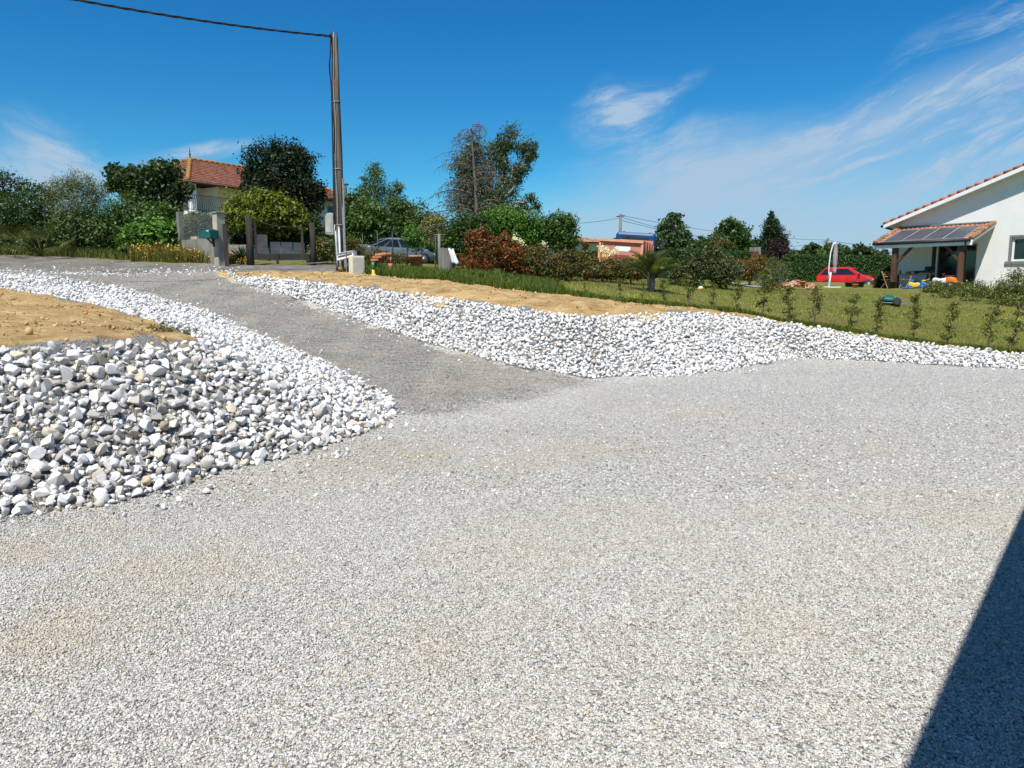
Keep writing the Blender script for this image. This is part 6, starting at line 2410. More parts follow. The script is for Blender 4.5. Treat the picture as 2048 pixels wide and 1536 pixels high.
def car(name, label, loc, rz, L, W, Hh, paint, belt, hood, cabin, wheels_, wr, tail_h):
    """x forward. cabin = (x rear glass base, x rear roof, x front roof, x windscreen base)"""
    root = thing(name, label, 'car', loc, rz)
    hw = W / 2
    body = MB()
    # lower body: stations along x with rounded section
    st = [(-L / 2, .42, tail_h - .16, .80), (-L / 2 + .06, .30, tail_h, .92), (-L / 2 + .35, .22, max(tail_h, belt), .98), (cabin[0], .20, belt, 1.0), (0, .19, belt - .01, 1.0), (cabin[3], .20, belt - .03, 1.0),
          (cabin[3] + .25, .20, hood, .99), (L / 2 - .45, .22, hood - .08, .96), (L / 2 - .12, .26, hood - .17, .90), (L / 2, .34, hood - .30, .80)]
    rings = []
    for x, zb_, zt3, k in st:
        w_ = hw * k
        zm = zb_ + (zt3 - zb_) * .55
        rings.append([Vector(q) for q in ((x, -w_ * .92, zb_), (x, -w_, zb_ + .1), (x, -w_ * 1.0, zm), (x, -w_ * .95, zt3 - .04), (x, -w_ * .86, zt3), (x, 0, zt3 + .025), (x, w_ * .86, zt3), (x, w_ * .95, zt3 - .04), (x, w_, zm), (x, w_, zb_ + .1), (x, w_ * .92, zb_))])
    body.loft(rings)
    # greenhouse shell (roof and pillars), open where the glass goes is simply dark panes set proud of it
    def cab(x, z, kx):
        return hw * kx
    x0, x1, x2, x3 = cabin
    zb_, zr = belt - .02, Hh
    lo = [(x0, hw * .93), (x3, hw * .93)]
    hi = [(x1, hw * .70), (x2, hw * .70)]
    vs = [(x0, -hw * .93, zb_), (x3, -hw * .93, zb_ - .03), (x3, hw * .93, zb_ - .03), (x0, hw * .93, zb_),
          (x1, -hw * .82, zr - .06), (x2, -hw * .82, zr - .07), (x2, hw * .82, zr - .07), (x1, hw * .82, zr - .06),
          (x1 + .14, -hw * .70, zr), (x2 - .18, -hw * .70, zr), (x2 - .18, hw * .70, zr), (x1 + .14, hw * .70, zr)]
    body.add(vs, [(0, 1, 5, 4), (1, 2, 6, 5), (2, 3, 7, 6), (3, 0, 4, 7), (4, 5, 9, 8), (5, 6, 10, 9), (6, 7, 11, 10), (7, 4, 8, 11), (8, 9, 10, 11)], smooth=False)
    body.build('body', paint, root, bevel=.03)
    V = [Vector(v) for v in vs]
    # glass panes
    def pane(name_, quad, inset=.06, off=.012, split=None):
        c = sum(quad, Vector()) / 4
        n_ = (quad[1] - quad[0]).cross(quad[3] - quad[0]).normalized()
        cc = Vector((0, 0, .9))
        if n_.dot(c - cc) < 0:
            n_ = -n_
        def bil(u, v):
            return quad[0].lerp(quad[1], u).lerp(quad[3].lerp(quad[2], u), v)
        rngs = split or [(inset, 1 - inset)]
        for u0, u1 in rngs:
            m = MB()
            q = [bil(u0, .10), bil(u1, .10), bil(u1, .90), bil(u0, .90)]
            m.add([v_ + n_ * off for v_ in q] + [v_ - n_ * .01 for v_ in q], [(0, 1, 2, 3), (7, 6, 5, 4), (1, 0, 4, 5), (2, 1, 5, 6), (3, 2, 6, 7), (0, 3, 7, 4)])
            m.build(name_, M_GLASS, root)
    pane('windscreen', [V[1], V[2], V[6], V[5]])
    pane('rear_window', [V[3], V[0], V[4], V[7]], .1)
    sp_ = [(.05, .24), (.32, .86)] if L < 4 else [(.03, .22), (.26, .54), (.58, .95)]
    pane('side_window', [V[0], V[1], V[5], V[4]], split=sp_)
    pane('side_window', [V[3], V[2], V[6], V[7]], split=sp_)
    for s in (-1, 1):
        m = MB()
        m.lathe([(.095, 0), (.10, .04), (.07, .075), (.02, .085)], 14, Matrix.Translation((L / 2 - .10, s * hw * .70, hood - .27)) @ Matrix.Rotation(R(80), 4, 'Y') @ Matrix.Scale(1.3, 4, (0, 1, 0)))
        m.build('headlight', pmat('lamp_glass', (.75, .75, .72), (.65, .65, .65), 8, .15, spec=.6), root)
        m = MB()
        m.box(-L / 2 - .015, -L / 2 + .16, s * hw * .68 - .13, s * hw * .68 + .16 * 1, tail_h - .36, tail_h - .10)
        m.build('tail_light', pmat('tail_lamp_red', (.40, .015, .02), (.30, .01, .015), 8, .2, spec=.6), root, bevel=.02)
        m = MB()
        m.box(cabin[3] - .30, cabin[3] - .21, s * (hw + .01) - .05, s * (hw + .01) + .05, belt - .01, belt + .09)
        m.build('wing_mirror', M_BLACK_P, root, bevel=.02)
        m = MB()
        for dx in (-.05, .95) if L < 4 else (-.95, .05, .9):
            m.box(dx - .006, dx + .006, s * hw * 1.002 - .004, s * hw * 1.002 + .004, .34, belt - .06)
        m.box(.55, .72, s * hw * 1.01 - .012, s * hw * 1.01 + .012, belt - .17, belt - .14)
        m.build('door_seams', M_BLACK_P, root)
        for wx in wheels_:
            wheel(root, wx, s * (hw - .065), wr, .19)
            m = MB()
            m.lathe([(wr * 1.18, -.006), (wr * 1.18, .006)], 24, Matrix.Translation((wx, s * (hw + .0), wr)) @ Matrix.Rotation(R(90), 4, 'X'))
            m.build('wheel_arch', M_BLACK_P, root)
    for nm, xa, xb in (('front_bumper', L / 2 - .12, L / 2 + .04), ('rear_bumper', -L / 2 - .05, -L / 2 + .12)):
        m = MB()
        m.box(xa, xb, -hw * .86, hw * .86, .28, .47)
        m.build(nm, M_BLACK_P if L < 4 else paint, root, bevel=.04)
    return root


def carpaint(name, c, c2):
    m = pmat(name, c, c2, 1.2, .25, spec=.5)
    b = [n_ for n_ in m.node_tree.nodes if n_.type == 'BSDF_PRINCIPLED'][0]
    b.inputs['Coat Weight'].default_value = .2
    b.inputs['Coat Roughness'].default_value = .08
    return m


p = gpt(1702, 46.5)
p.z = at(1692, 579, 46.5).z
car('hatchback', 'small red three-door hatchback parked in front of the dark clipped hedge', p, R(-40), 3.72, 1.58, 1.36, carpaint('red_car_paint', (.58, .018, .010), (.48, .015, .009)), .88, .76, (-1.80, -1.38, .12, .92), (-1.15, 1.22), .28, .92)
p = gpt(792, 43)
p.z = at(792, 529, 43).z
car('saloon', 'silver grey saloon car seen through the wire fence and bushes', p, R(34), 4.4, 1.74, 1.45, carpaint('silver_car_paint', (.15, .185, .21), (.13, .165, .19)), .92, .84, (-1.95, -.75, .25, 1.45), (-1.35, 1.35), .31, 1.02)


def truck():
    p = gpt(1246, 43.5)
    p.z = at(1246, 558, 43.5).z
    root = thing('tipper_truck', 'orange tipper truck with a blue cab parked behind the photinia hedge', 'truck', p, R(72))
    root.rotation_euler[0] = R(4.5)
    # x forward (away to the right), body rear faces us left
    po = pmat('orange_truck_paint', (.56, .20, .115), (.48, .17, .10), 2.5, .6, .1, tint=False)
    pr_ = pmat('faded_red_panel', (.56, .22, .155), (.50, .19, .135), 2.0, .6)
    zt = at(1195, 479, 41.8).z - p.z
    zb_ = zt - 1.55
    hw = 1.22
    b = MB()
    L0, L1 = -1.6, 2.6
    # hull of the bin: floor narrower than the rim
    sec = [(-hw * .80, zb_), (-hw, zb_ + .45), (-hw, zt), (-hw + .09, zt), (-hw + .09, zb_ + .5), (-hw * .74, zb_ + .1), (hw * .74, zb_ + .1), (hw - .09, zb_ + .5), (hw - .09, zt), (hw, zt), (hw, zb_ + .45), (hw * .80, zb_)]
    n = len(sec)
    vs = [(L0, y, z) for y, z in sec] + [(L1, y, z) for y, z in sec]
    fs = [(i, (i + 1) % n, (i + 1) % n + n, i + n) for i in range(n)]
    fs += [tuple(range(n)), tuple(range(2 * n - 1, n - 1, -1))]
    b.add(vs, fs)
    b.box(L1 - .08, L1 + .002, -hw + .05, hw - .05, zb_ + .1, zt + .25)
    bin_ = b.build('bin', po, root)
    t = MB()
    t.add([(L0 - .03, y, z) for y, z in ((-hw * .74, zb_ + .05), (-hw + .12, zb_ + .5), (-hw + .12, zt - .1), (hw - .12, zt - .1), (hw - .12, zb_ + .5), (hw * .74, zb_ + .05))], [(0, 1, 2, 3, 4, 5)])
    t.add([(L0 + .05, y, z) for y, z in ((-hw * .74, zb_ + .05), (-hw + .12, zb_ + .5), (-hw + .12, zt - .1), (hw - .12, zt - .1), (hw - .12, zb_ + .5), (hw * .74, zb_ + .05))], [(5, 4, 3, 2, 1, 0)])
    tg = t.build('tailgate', pr_, bin_)
    f = MB()
    f.bar((L0 - .09, -hw, zt - .06), (L0 - .09, hw, zt - .06), .16, .14)
    for s in (-1, 1):
        f.bar((L0 - .06, s * (hw - .05), zb_ + .45), (L0 - .06, s * (hw - .05), zt), .12, .12)
        f.bar((L0 - .06, s * hw * .78, zb_ + .02), (L0 - .06, s * (hw - .05), zb_ + .47), .12, .12)
    f.bar((L0 - .06, -hw * .8, zb_ + .04), (L0 - .06, hw * .8, zb_ + .04), .12, .12)
    f.build('rim_frame', pmat('bright_orange_rim', (.74, .33, .20), (.66, .28, .17), 3, .6), bin_)
    for y0, y1, z0, z1, mt, nm in ((-.28, .52, zt - .62, zt - .36, M_PVC, 'white_plate'), (-.62, .50, zt - 1.05, zt - .82, pmat('dark_red_band', (.30, .055, .045), (.26, .05, .04), 4, .6), 'red_band'), (-1.05, -.66, zt - 1.0, zt - .86, M_YELLOW_P, 'yellow_marker'), (.56, 1.0, zt - 1.04, zt - .90, M_YELLOW_P, 'yellow_marker')):
        q = MB()
        q.box(L0 - .042, L0 - .032, -y1, -y0, z0, z1)
        q.build(nm, mt, tg)
    for x in (-.9, .1, 1.1, 2.0):
        for s in (-1, 1):
            rb = MB()
            rb.box(x - .05, x + .05, s * (hw + .04) - .04, s * (hw + .04) + .04, zb_ + .42, zt - .05)
            rb.build('side_rib', po, bin_)
    ld = MB()
    ld.loft([[Vector((x, -hw + .1, zt - .15)), Vector((x, -.4, zt - .02 + .05 * math.sin(x * 5))), Vector((x, .4, zt + .04 + .05 * math.cos(x * 4))), Vector((x, hw - .1, zt - .15))] for x in np.linspace(L0 + .1, L1 - .15, 9)], cap=False, closed=False)
    ld.build('tarpaulin', pmat('grey_tarpaulin', (.20, .20, .20), (.42, .42, .41), 3, .7), bin_, fixn=False)
    ch = MB()
    ch.box(-1.5, 4.6, -.5, .5, .75, zb_ - .01)
    ch.build('chassis', M_DARKMETAL, root)
    bl = pmat('blue_truck_paint', (.010, .06, .17), (.008, .05, .14), 2, .35)
    c = MB()
    zc = at(1285, 469, 48).z - p.z
    rings = []
    for x, z0, z1, k in ((2.9, .9, zc - .15, .96), (3.0, .85, zc, 1.0), (3.9, .8, zc + .02, 1.0), (4.5, .7, zc - .22, .98), (4.78, .6, 2.2, .95), (4.8, .5, 1.6, .93)):
        w_ = 1.2 * k
        rings.append([Vector(q) for q in ((x, -w_, z0), (x, -w_, z1 - .16), (x, -w_ * .9, z1), (x, w_ * .9, z1), (x, w_, z1 - .16), (x, w_, z0))])
    c.loft(rings, smooth=False)
    cb_ = c.build('cab', bl, root, bevel=.04)
    for s in (-1, 1):
        q = MB()
        q.box(3.5, 4.35, s * 1.195 - .015, s * 1.195 + .015, 2.0, zc - .3)
        q.build('side_window', M_GLASS, cb_)
        q = MB()
        q.tube([(4.4, s * 1.2, zc - .4), (4.5, s * 1.5, zc - .4)], .02, 6)
        q.box(4.44, 4.52, s * 1.5 - .1, s * 1.5 + .1, zc - 1.0, zc - .35)
        q.build('mirror', M_BLACK_P, cb_)
        q = MB()
        q.lathe([(.07, 0), (.06, .1), (.02, .12)], 10, Matrix.Translation((3.3, s * .8, zc)))
        q.build('marker_lamp', M_ORANGE_P, cb_)
    q = MB()
    q.box(2.88, 2.895, -.8, .8, 1.9, zc - .25)
    q.build('rear_cab_window', M_GLASS, cb_)
    for x in (-.9, .45, 3.9):
        for s in (-1, 1):
            wheel(root, x, s * 1.0, .5, .3)


truck()

# ================================================================== FAR POLES, LINES, FAR ROOF
pA = gpt(1238, 75)
fpA = thing('far_pole', 'slim grey utility pole with a cross arm behind the orange truck', 'utility pole', pA)
hA = at(1240, 428, 75).z - pA.z
mb = MB()
mb.tube([(0, 0, -.2), (.05, 0, hA)], [.20, .13], 8)
mb.build('shaft', M_GREYWOOD, fpA)
mb = MB()
mb.bar((-.35, 0, hA - .25), (.45, 0, hA - .18), .1, .1)
mb.build('cross_arm', M_DARKMETAL, fpA)
pB = gpt(1648, 88)
hB = at(1650, 477, 88).z - pB.z
fpB = thing('far_pole', 'short dark utility pole in front of the distant trees left of the parasol', 'utility pole', pB)
mb = MB()
mb.tube([(0, 0, -.2), (.05, 0, hB - .4), (.18, 0, hB - .05), (.35, 0, hB)], [.20, .16, .14, .10], 8)
mb.build('shaft', M_GREYWOOD, fpB)
lines_ = [((1240, 430, 75), (1650, 480, 88), .5, 'upper power line sagging from the cross arm pole to the right'), ((1242, 434, 75), (1440, 478, 80), .25, 'steeper power line dropping right from the cross arm pole'),
          ((1238, 436, 75), (1080, 446, 70), .25, 'power line running left from the cross arm pole'), ((1650, 480, 88), (1900, 500, 120), .4, 'power line running right from the short dark pole'),
          ((1650, 482, 88), (1560, 493, 90), .2, 'lower cable running left from the short dark pole'), ((1650, 484, 88), (1800, 504, 95), .3, 'lower cable running right from the short dark pole'),
          ((1240, 440, 75), (1560, 497, 95), .4, 'lower power line sagging behind the bluish tree')]
for a, b, sag, lab in lines_:
    a, b = at(*a), at(*b)
    mb = MB()
    mb.tube([a.lerp(b, i / 20) - a + Vector((0, 0, -4 * sag * (i / 20) * (1 - i / 20))) for i in range(21)], .022, 4)
    tag(mb.build('power_line', M_CABLE, loc=a), lab, 'cable')
# far roof
p = gpt(1170, 70)
fh = thing('far_house', 'distant house with a low faded tile roof beside the truck', 'house', p, R(14))
ze, zr = at(1200, 486, 70).z - p.z, at(1160, 468, 70).z - p.z
mb = MB()
mb.box(-4.5, 3.6, -.2, 6, -.2, ze - .02)
mb.build('wall', M_CREAM, fh)
mb = MB()
mb.add([(-5.2, -.9, ze), (4.2, -.9, ze), (4.2, 6.6, ze), (-5.2, 6.6, ze), (-3.8, 2.9, zr), (-1.0, 2.9, zr)], [(0, 1, 5, 4), (1, 2, 5), (2, 3, 4, 5), (3, 0, 4), (3, 2, 1, 0)])
rf = mb.build('roof', M_TILE, fh)
mb = MB()
v_ = Vector((0, 3.8, zr - ze))
s3 = v_.length
v_.normalize()
tiled(mb, Vector((-5.2, -.9, ze + .01)), Vector((1, 0, 0)), v_, 9.4, s3, lambda s, t: (t / s3) * 1.4 < s and (t / s3) * 5.2 < 9.4 - s, r=rt, tw=.3, tl=.5)
mb.build('roof_tiles', pmat('faded_tile', (.50, .27, .17), (.38, .19, .12), 3, .9, tint=True), rf)

# ================================================================== PORCH FURNITURE, TOYS, PARASOL
p = gpt(1663, 40.5)
p.z = at(1663, 576, 40.5).z
ps = thing('parasol', 'closed mauve cantilever parasol on a curved white pole near the red car', 'parasol', p)
mb = MB()
mb.box(-.5, .42, -.3, .3, .0, .07)
mb.build('base', M_PVC, ps, bevel=.01)
zz = lambda py: zt_(1663, py, 40.5, p)
k = 40.5 / F
mb = MB()
mb.tube([(-.12, 0, .05), (-.06, 0, zz(545))], .045, 10)
mb.tube([(-.10, 0, zz(557)), (-.17, 0, zz(545)), (-.17, 0, zz(530)), (-.12, 0, zz(505)), (-.02, 0, zz(490)), (.12, 0, zz(484))], .033, 8)
mb.tube([(-.17, 0, zz(545)), (-.12, 0, zz(557)), (-.06, 0, zz(556)), (-.03, 0, zz(545))], .022, 6)
mb.build('mast', pmat('white_metal', (.76, .78, .75), (.70, .72, .70), 5, .35), ps)
mb = MB()
rings = []
for f, r_ in ((0, .035), (.06, .075), (.2, .125), (.45, .155), (.7, .15), (.78, .13), (.80, .10), (.82, .13), (.95, .12), (1.0, .09)):
    ring = []
    z = zz(483) + (zz(547) - zz(483)) * f
    for i in range(24):
        a = 2 * math.pi * i / 24
        q = .66 * r_ * (1 + .22 * math.cos(8 * a))
        ring.append(Vector((.14 + q * math.cos(a), q * math.sin(a), z)))
    rings.append(ring)
mb.loft(rings)
mb.build('canopy', pmat('mauve_fabric', (.36, .29, .34), (.30, .24, .285), 4, .9, .2, 30), ps)

# wooden table with clutter under the porch
M_TABLE = M_BEAM
tbp = rh(1.25, -1.15)
tt = thing('table', 'brown wooden table cluttered with cooking gear under the porch', 'table', tbp, RHA)
mb = MB()
mb.box(-.95, .95, -.42, .42, .70, .75)
mb.build('tabletop', M_PINE, tt)
for sx_1 in (-.85, .85):
    for sy_1 in (-.34, .34):
        mb = MB()
        mb.box(sx_1 - .045, sx_1 + .045, sy_1 - .045, sy_1 + .045, .0, .70)
        mb.build('leg', M_BEAM, tt)
q = thing('griddle', 'black cooking griddle with raised lid on the porch table', 'griddle', rh(1.75, -1.1, .752), RHA)
mb = MB()
mb.box(-.42, .45, -.22, .22, .04, .15)
mb.build('tray', M_BLACK_P, q, bevel=.01)
mb = MB()
mb.bar((-.02, .16, .15), (.43, .16, .30), .03, .3, up=(0, 1, 0))
mb.box(-.02, .44, .14, .18, .15, .36)
mb.build('lid', M_BLACK_P, q)
for x in (-.35, .38):
    mb = MB()
    mb.box(x - .03, x + .03, -.15, .15, 0, .04)
    mb.build('foot', M_DARKMETAL, q)
mb = MB()
mb.lathe([(.09, 0), (.14, .06), (.145, .10), (.13, .10), (.12, .06)], 14)
mb.tube([(.14, 0, .09), (.30, 0, .13)], .013, 6)
tag(mb.build('pan', M_BLACK_P, loc=rh(1.0, -1.05, .752), rz=1), 'black frying pan on the left part of the porch table', 'pan')
mb = MB()
mb.lathe([(.035, 0), (.04, .14), (.015, .19), (.015, .24)], 10)
tag(mb.build('bottle', M_BLACK_P, loc=rh(.62, -1.1, .752)), 'dark bottle standing at the left end of the porch table', 'bottle')


def folding_chair(label, loc, rz):
    c = thing('folding_chair', label, 'chair', loc, rz)
    for s in (-1, 1):
        mb = MB()
        mb.bar((-.28, s * .20, 0), (.22, s * .20, .88), .035, .025, up=(0, 1, 0))
        mb.build('leg', M_PINE, c)
        mb = MB()
        mb.bar((.26, s * .17, 0), (-.20, s * .17, .46), .035, .025, up=(0, 1, 0))
        mb.build('leg', M_PINE, c)
    mb = MB()
    for i in range(6):
        mb.box(-.24 + i * .07, -.24 + i * .07 + .055, -.22, .22, .44, .458)
    mb.build('seat', M_PINE, c)
    mb = MB()
    for z in (.62, .73, .84):
        x = -.28 + .5 * z / .88
        mb.box(x - .012, x + .012, -.19, .19, z - .03, z + .03)
    mb.build('backrest', M_PINE, c)


folding_chair('folding wooden chair standing left of the porch table beside the brown post', rh(.42, -2.05), RHA + 2.7)
folding_chair('folding wooden chair standing in front of the porch table', rh(1.35, -2.0), RHA + 1.2)
mb = MB()
mb.lathe([(.17, 0), (.23, .34), (.25, .34), (.25, .37), (.21, .37), (.2, .33)], 16)
tag(mb.build('bin', M_BLACK_P, loc=rh(.95, -2.72, .002)), 'black plastic tub standing in front of the left brown porch post', 'tub')


def toy_car(label, loc, rz, cols):
    c = thing('toy_car', label, 'toy', loc, rz)
    mb = MB()
    mb.loft([[Vector(q) for q in ((x, -w_, z0), (x, -w_, z1 - .03), (x, -w_ * .8, z1), (x, w_ * .8, z1), (x, w_, z1 - .03), (x, w_, z0))] for x, w_, z0, z1 in ((-.30, .10, .10, .24), (-.24, .15, .07, .34), (-.02, .15, .07, .27), (.12, .14, .07, .30), (.30, .11, .09, .2))])
    mb.build('body', cols[0], c, bevel=.02)
    mb = MB()
    mb.box(-.25, -.08, -.11, .11, .34, .42)
    mb.build('seat', cols[1], c, bevel=.02)
    mb = MB()
    mb.tube([(.08, 0, .28), (.02, 0, .42)], .015, 6)
    mb.lathe([(.09, -.012), (.09, .012)], 14, Matrix.Translation((.02, 0, .43)) @ Matrix.Rotation(R(-25), 4, 'Y'))
    mb.build('steering_wheel', cols[2], c)
    for x in (-.2, .2):
        for s in (-1, 1):
            mb = MB()
            mb.lathe([(.04, -.035), (.085, -.035), (.085, .035), (.04, .035)], 14, Matrix.Translation((x, s * .15, .086)) @ Matrix.Rotation(R(90), 4, 'X'))
            mb.build('wheel', cols[3], c)


toy_car('yellow and blue sit-on toy beside the porch table legs', rh(2.05, -2.72, .002), RHA + .3, (M_YELLOW_P, M_BLUE_P, M_BLACK_P, M_BLUE_P))
toy_car('blue sit-on toy with a lime seat right of the yellow one', rh(2.55, -2.66, .002), RHA + .5, (M_BLUE_P, M_LIME_P, M_YELLOW_P, M_BLUE_P))
mb = MB()
mb.lathe([(.13, 0), (.17, .30), (.18, .30), (.18, .33), (.155, .33), (.15, .29)], 16)
tag(mb.build('bucket', M_LIME_P, loc=rh(2.88, -2.75, .002)), 'lime green bucket behind the weeds at the edge of the terrace', 'bucket')
mb = MB()
mb.box(-.26, .26, -.13, .13, 0, .07)
tag(mb.build('toy_slab', M_BLUE_P, loc=rh(1.80, -2.95, .002), rz=RHA, bevel=.03), 'flat blue plastic toy base lying on the terrace edge', 'toy')


def ride_on():
    c = thing('ride_on_quad', 'small orange and white ride-on quad parked before the right porch post', 'toy vehicle', rh(3.35, -2.72, .002), RHA + .12)
    mb = MB()
    mb.loft([[Vector(q) for q in ((x, -w_, z0), (x, -w_, z1 - .04), (x, -w_ * .7, z1), (x, w_ * .7, z1), (x, w_, z1 - .04), (x, w_, z0))] for x, w_, z0, z1 in ((-.50, .14, .30, .46), (-.40, .20, .26, .52), (-.16, .16, .24, .46), (.0, .14, .24, .50), (.1, .14, .26, .52))])
    mb.build('front_cowl', M_PVC, c, bevel=.02)
    mb = MB()
    mb.loft([[Vector(q) for q in ((x, -w_, z0), (x, -w_, z1 - .04), (x, -w_ * .7, z1), (x, w_ * .7, z1), (x, w_, z1 - .04), (x, w_, z0))] for x, w_, z0, z1 in ((.08, .15, .26, .53), (.25, .2, .28, .56), (.42, .24, .30, .52), (.55, .18, .22, .36))])
    mb.build('rear_cowl', M_ORANGE_P, c, bevel=.02)
    mb = MB()
    mb.box(-.45, .5, -.13, .13, .12, .25)
    mb.build('chassis', M_BLACK_P, c)
    mb = MB()
    mb.box(.0, .38, -.12, .12, .55, .62)
    mb.build('seat', M_BLACK_P, c, bevel=.02)
    mb = MB()
    mb.tube([(-.14, 0, .46), (-.06, 0, .68)], .02, 6)
    mb.tube([(-.06, -.24, .70), (-.07, 0, .68), (-.06, .24, .70)], .018, 6)
    mb.build('handlebar', M_RED_P, c)
    for x in (-.36, .32):
        for s in (-1, 1):
            mb = MB()
            M_ = Matrix.Translation((x, s * .25, .165)) @ Matrix.Rotation(R(90), 4, 'X')
            mb.lathe([(.09, -.07), (.15, -.07), (.165, -.03), (.165, .03), (.15, .07), (.09, .07)], 18, M_)
            w_ = mb.build('wheel', M_RUBBER, c)
            mb = MB()
            mb.lathe([(.088, -.072), (.03, -.05), (.03, .05), (.088, .072)], 14, M_)
            mb.build('rim', M_PVC, w_)


ride_on()

# overturned wheelbarrow on the lawn
p = gpt(1782, 27.6)
wb = thing('wheelbarrow', 'green wheelbarrow lying overturned on the lawn behind the saplings', 'wheelbarrow', p, R(-20))
wb.scale = (.85, .85, .85)
mb = MB()
n = 20
rings = []
for f, a, b in ((0, .42, .30), (.25, .40, .285), (.6, .33, .22), (.85, .25, .15), (1, .10, .05)):
    rings.append([Vector((a * math.copysign(abs(math.cos(2 * math.pi * i / n)) ** .6, math.cos(2 * math.pi * i / n)), b * math.copysign(abs(math.sin(2 * math.pi * i / n)) ** .6, math.sin(2 * math.pi * i / n)), .10 + .34 * f)) for i in range(n)])
mb.loft(rings)
tu = mb.build('tub', M_GREEN_P, wb)
tu.rotation_euler = (R(-24), R(10), 0)
mb = MB()
mb.tube([(-.45, -.24, .12), (.1, -.22, .10), (.95, -.28, .03)], .018, 8)
mb.tube([(-.45, .24, .30), (.1, .22, .22), (.95, .22, .05)], .018, 8)
mb.tube([(.15, -.3, .38), (.30, -.30, .12), (.30, -.05, .20)], .016, 8)
mb.build('handles', M_WIRE, wb)
mb = MB()
M_ = Matrix.Translation((.24, -.34, .17)) @ Matrix.Rotation(R(78), 4, 'X')
mb.lathe([(.10, -.04), (.15, -.045), (.175, 0), (.15, .045), (.10, .04)], 20, M_)
w_ = mb.build('wheel', M_RUBBER, wb)
mb = MB()
mb.lathe([(.098, -.035), (.03, -.03), (.03, .03), (.098, .035)], 14, M_)
mb.build('rim', M_CHROME, w_)

# heap of orange flower pots and tiles on the lawn
p0 = gpt(1590, 36.5)
rr_ = np.random.default_rng(12)
for i in range(26):
    a, d_ = rr_.uniform(0, 6.28), rr_.uniform(0, .95)
    x, y = p0.x + d_ * math.cos(a) * 1.0, p0.y + d_ * math.sin(a) * .6
    mb = MB()
    s = rr_.uniform(.55, .95)
    mb.lathe([(.09 * s, 0), (.14 * s, .20 * s), (.16 * s, .20 * s), (.16 * s, .25 * s), (.13 * s, .25 * s), (.12 * s, .2 * s)], 14)
    o = mb.build('flower_pot', M_TERRA if rr_.uniform() < .75 else pmat('pale_pot', (.72, .42, .30), (.62, .34, .24), 5, .8))
    o.location = (x, y, H(x, y) + .12 + (.35 * (1 - d_ / .8) * rr_.uniform(.3, 1)))
    o.rotation_euler = (rr_.uniform(-1.6, 1.6), rr_.uniform(-1.6, 1.6), rr_.uniform(0, 6))
    tag(o, 'orange terracotta pot lying in the tumbled heap on the lawn left of the parasol', 'flower pot', 'heap of terracotta pots on the lawn')
for px, Y, s in ((1716, 41.2, 1.0), (1702, 41.2, .9)):
    q = gpt(px, Y)
    mb = MB()
    mb.lathe([(.28 * s, 0), (.33 * s, .33 * s), (.36 * s, .33 * s), (.36 * s, .37 * s), (.31 * s, .37 * s), (.3 * s, .32 * s)], 18)
    q.z = at(px, 577, Y).z
    tag(mb.build('planter', M_BLACK_P, loc=q), 'low black planter tub below the red car', 'planter', 'black planters below the red car')
q = gpt(1711, 40.0)
q.z = at(1711, 577, 40).z
mb = MB()
mb.lathe([(.10, 0), (.15, .2), (.17, .2), (.17, .24), (.14, .24)], 14)
tag(mb.build('flower_pot', M_TERRA, loc=q), 'small terracotta pot right of the black planters', 'flower pot')
# toy on the lawn
q = gpt(1402, 27.8)
mb = MB()
mb.lathe([(.07, 0), (.10, .03), (.10, .09), (.06, .14), (.02, .15)], 14)
tag(mb.build('garden_toy', pmat('orange_white', (.80, .72, .60), (.75, .30, .08), 3, .6, mixlo=.48, mixhi=.52), loc=q), 'small orange and white object on the grass under the grey-green shrub', 'toy')
# little wooden hut on a post between hedge and conifer
q = gpt(1508, 50)
ht = thing('bird_house', 'small wooden nesting hut with a flat roof between the hedge and the pointed conifer', 'bird house', q)
z0, z1 = zt_(1508, 524, 50, q), zt_(1508, 503, 50, q)
mb = MB()
mb.tube([(0, 0, -.1), (0, 0, z0)], .07, 8)
mb.build('post', M_GREYWOOD, ht)
mb = MB()
mb.box(-.27, .27, -.2, .2, z0, z0 + .22)
mb.build('orange_base', pmat('orange_wood', (.55, .24, .05), (.48, .2, .04), 6, .7), ht)
mb = MB()
mb.box(-.21, .21, -.16, .2, z0 + .222, z1)
mb.build('box', M_BEAM, ht)
mb = MB()
mb.bar((-.36, 0, z1 + .01), (.36, 0, z1 + .05), .5, .04, up=(0, 1, 0))
mb.build('roof', M_GREYWOOD, ht)
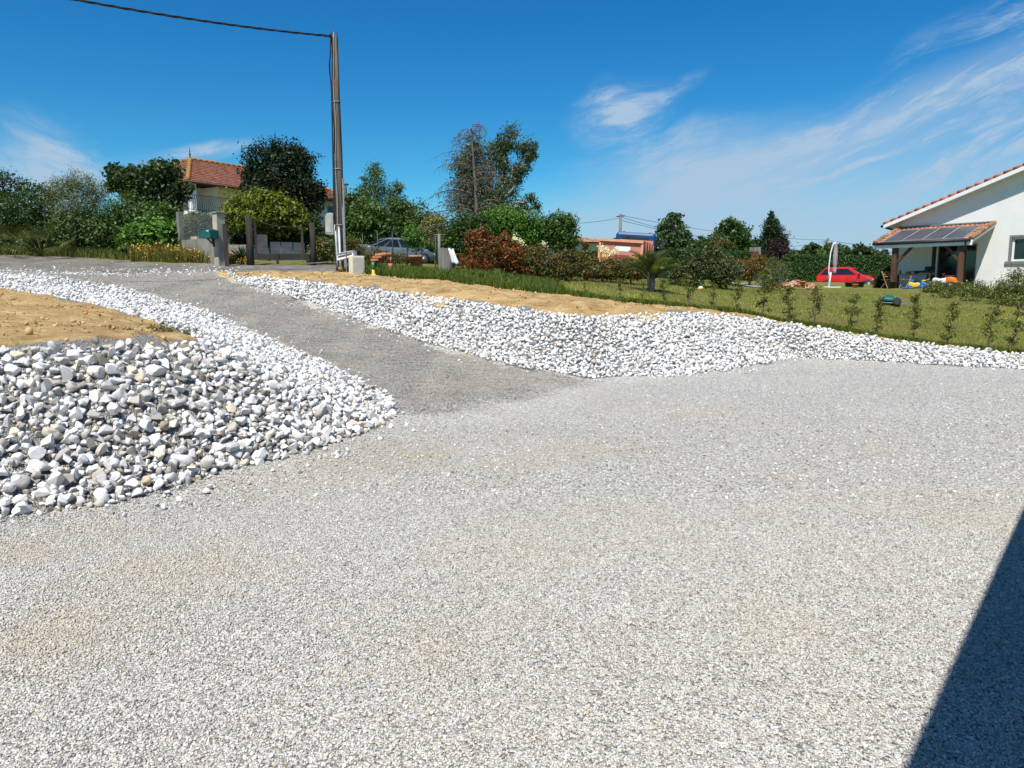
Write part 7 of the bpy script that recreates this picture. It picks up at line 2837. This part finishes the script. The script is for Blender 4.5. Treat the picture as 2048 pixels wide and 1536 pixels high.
# grey garden path seen between the shrubs
a0, a1, a2, a3 = [gpt(x, Y, .02) for x, Y in ((1445, 43), (1535, 36.5), (1535, 39.0), (1445, 46))]
for q_ in (a0, a1, a2, a3):
    q_.z = H(q_.x, q_.y) + .05
mb = MB()
nn = 8
rings = [[a0.lerp(a1, i / nn) + Vector((0, 0, H(*a0.lerp(a1, i / nn)[:2]) + .05 - a0.lerp(a1, i / nn).z)), a3.lerp(a2, i / nn) + Vector((0, 0, H(*a3.lerp(a2, i / nn)[:2]) + .05 - a3.lerp(a2, i / nn).z))] for i in range(nn + 1)]
mb.loft(rings, cap=False, closed=False)
o = mb.build('path', pmat('path_concrete', (.42, .42, .42), (.35, .35, .35), 3, .9, .2, 40))
o['kind'] = 'structure'

# on the left sand platform: orange survey mark, weeds, two pale stones
q = drive_pt(300, 640)
q = at(172, 637, 11.9)
q.z = H(q.x, q.y) + .02
mb = MB()
mb.lathe([(.03, 0), (.034, .02), (.02, .03), (.008, .034)], 10)
tag(mb.build('survey_marker', pmat('orange_marker', (.85, .22, .10), (.80, .2, .08), 5, .5), loc=q), 'small bright orange survey marker on the bare sandy soil', 'marker')
for i, (x, y, Y) in enumerate(((328, 668, 9.9), (372, 674, 9.7))):
    q = at(x, y, Y)
    q.z = H(q.x, q.y)
    r = np.random.default_rng(900 + i)
    w_ = thing('weed', 'small green weed on the sand left of the stone row' if i == 0 else 'small green weed half under the white stones at the sand corner', 'weed', q)
    P = r.normal(size=(160, 3)) * np.array([.11, .09, .035]) + np.array([0, 0, .06])
    N = r.normal(size=(160, 3)) * .6 + np.array([0, 0, 1])
    N /= np.linalg.norm(N, axis=1)[:, None]
    V, Fq, tn = leaves(P, N, .045, .5, tonecols(160, G_OLIVE, r), r)
    obj_np('leaves', V, Fq, M_LEAF, w_, tint=tn)
    mb = MB()
    for k_ in range(8):
        mb.tube([(0, 0, 0), tuple(P[k_ * 9])], .004, 4)
    mb.build('stems', M_BARK, w_)
# dry roots and clods at the edge of the grass are part of the soil
print('done')
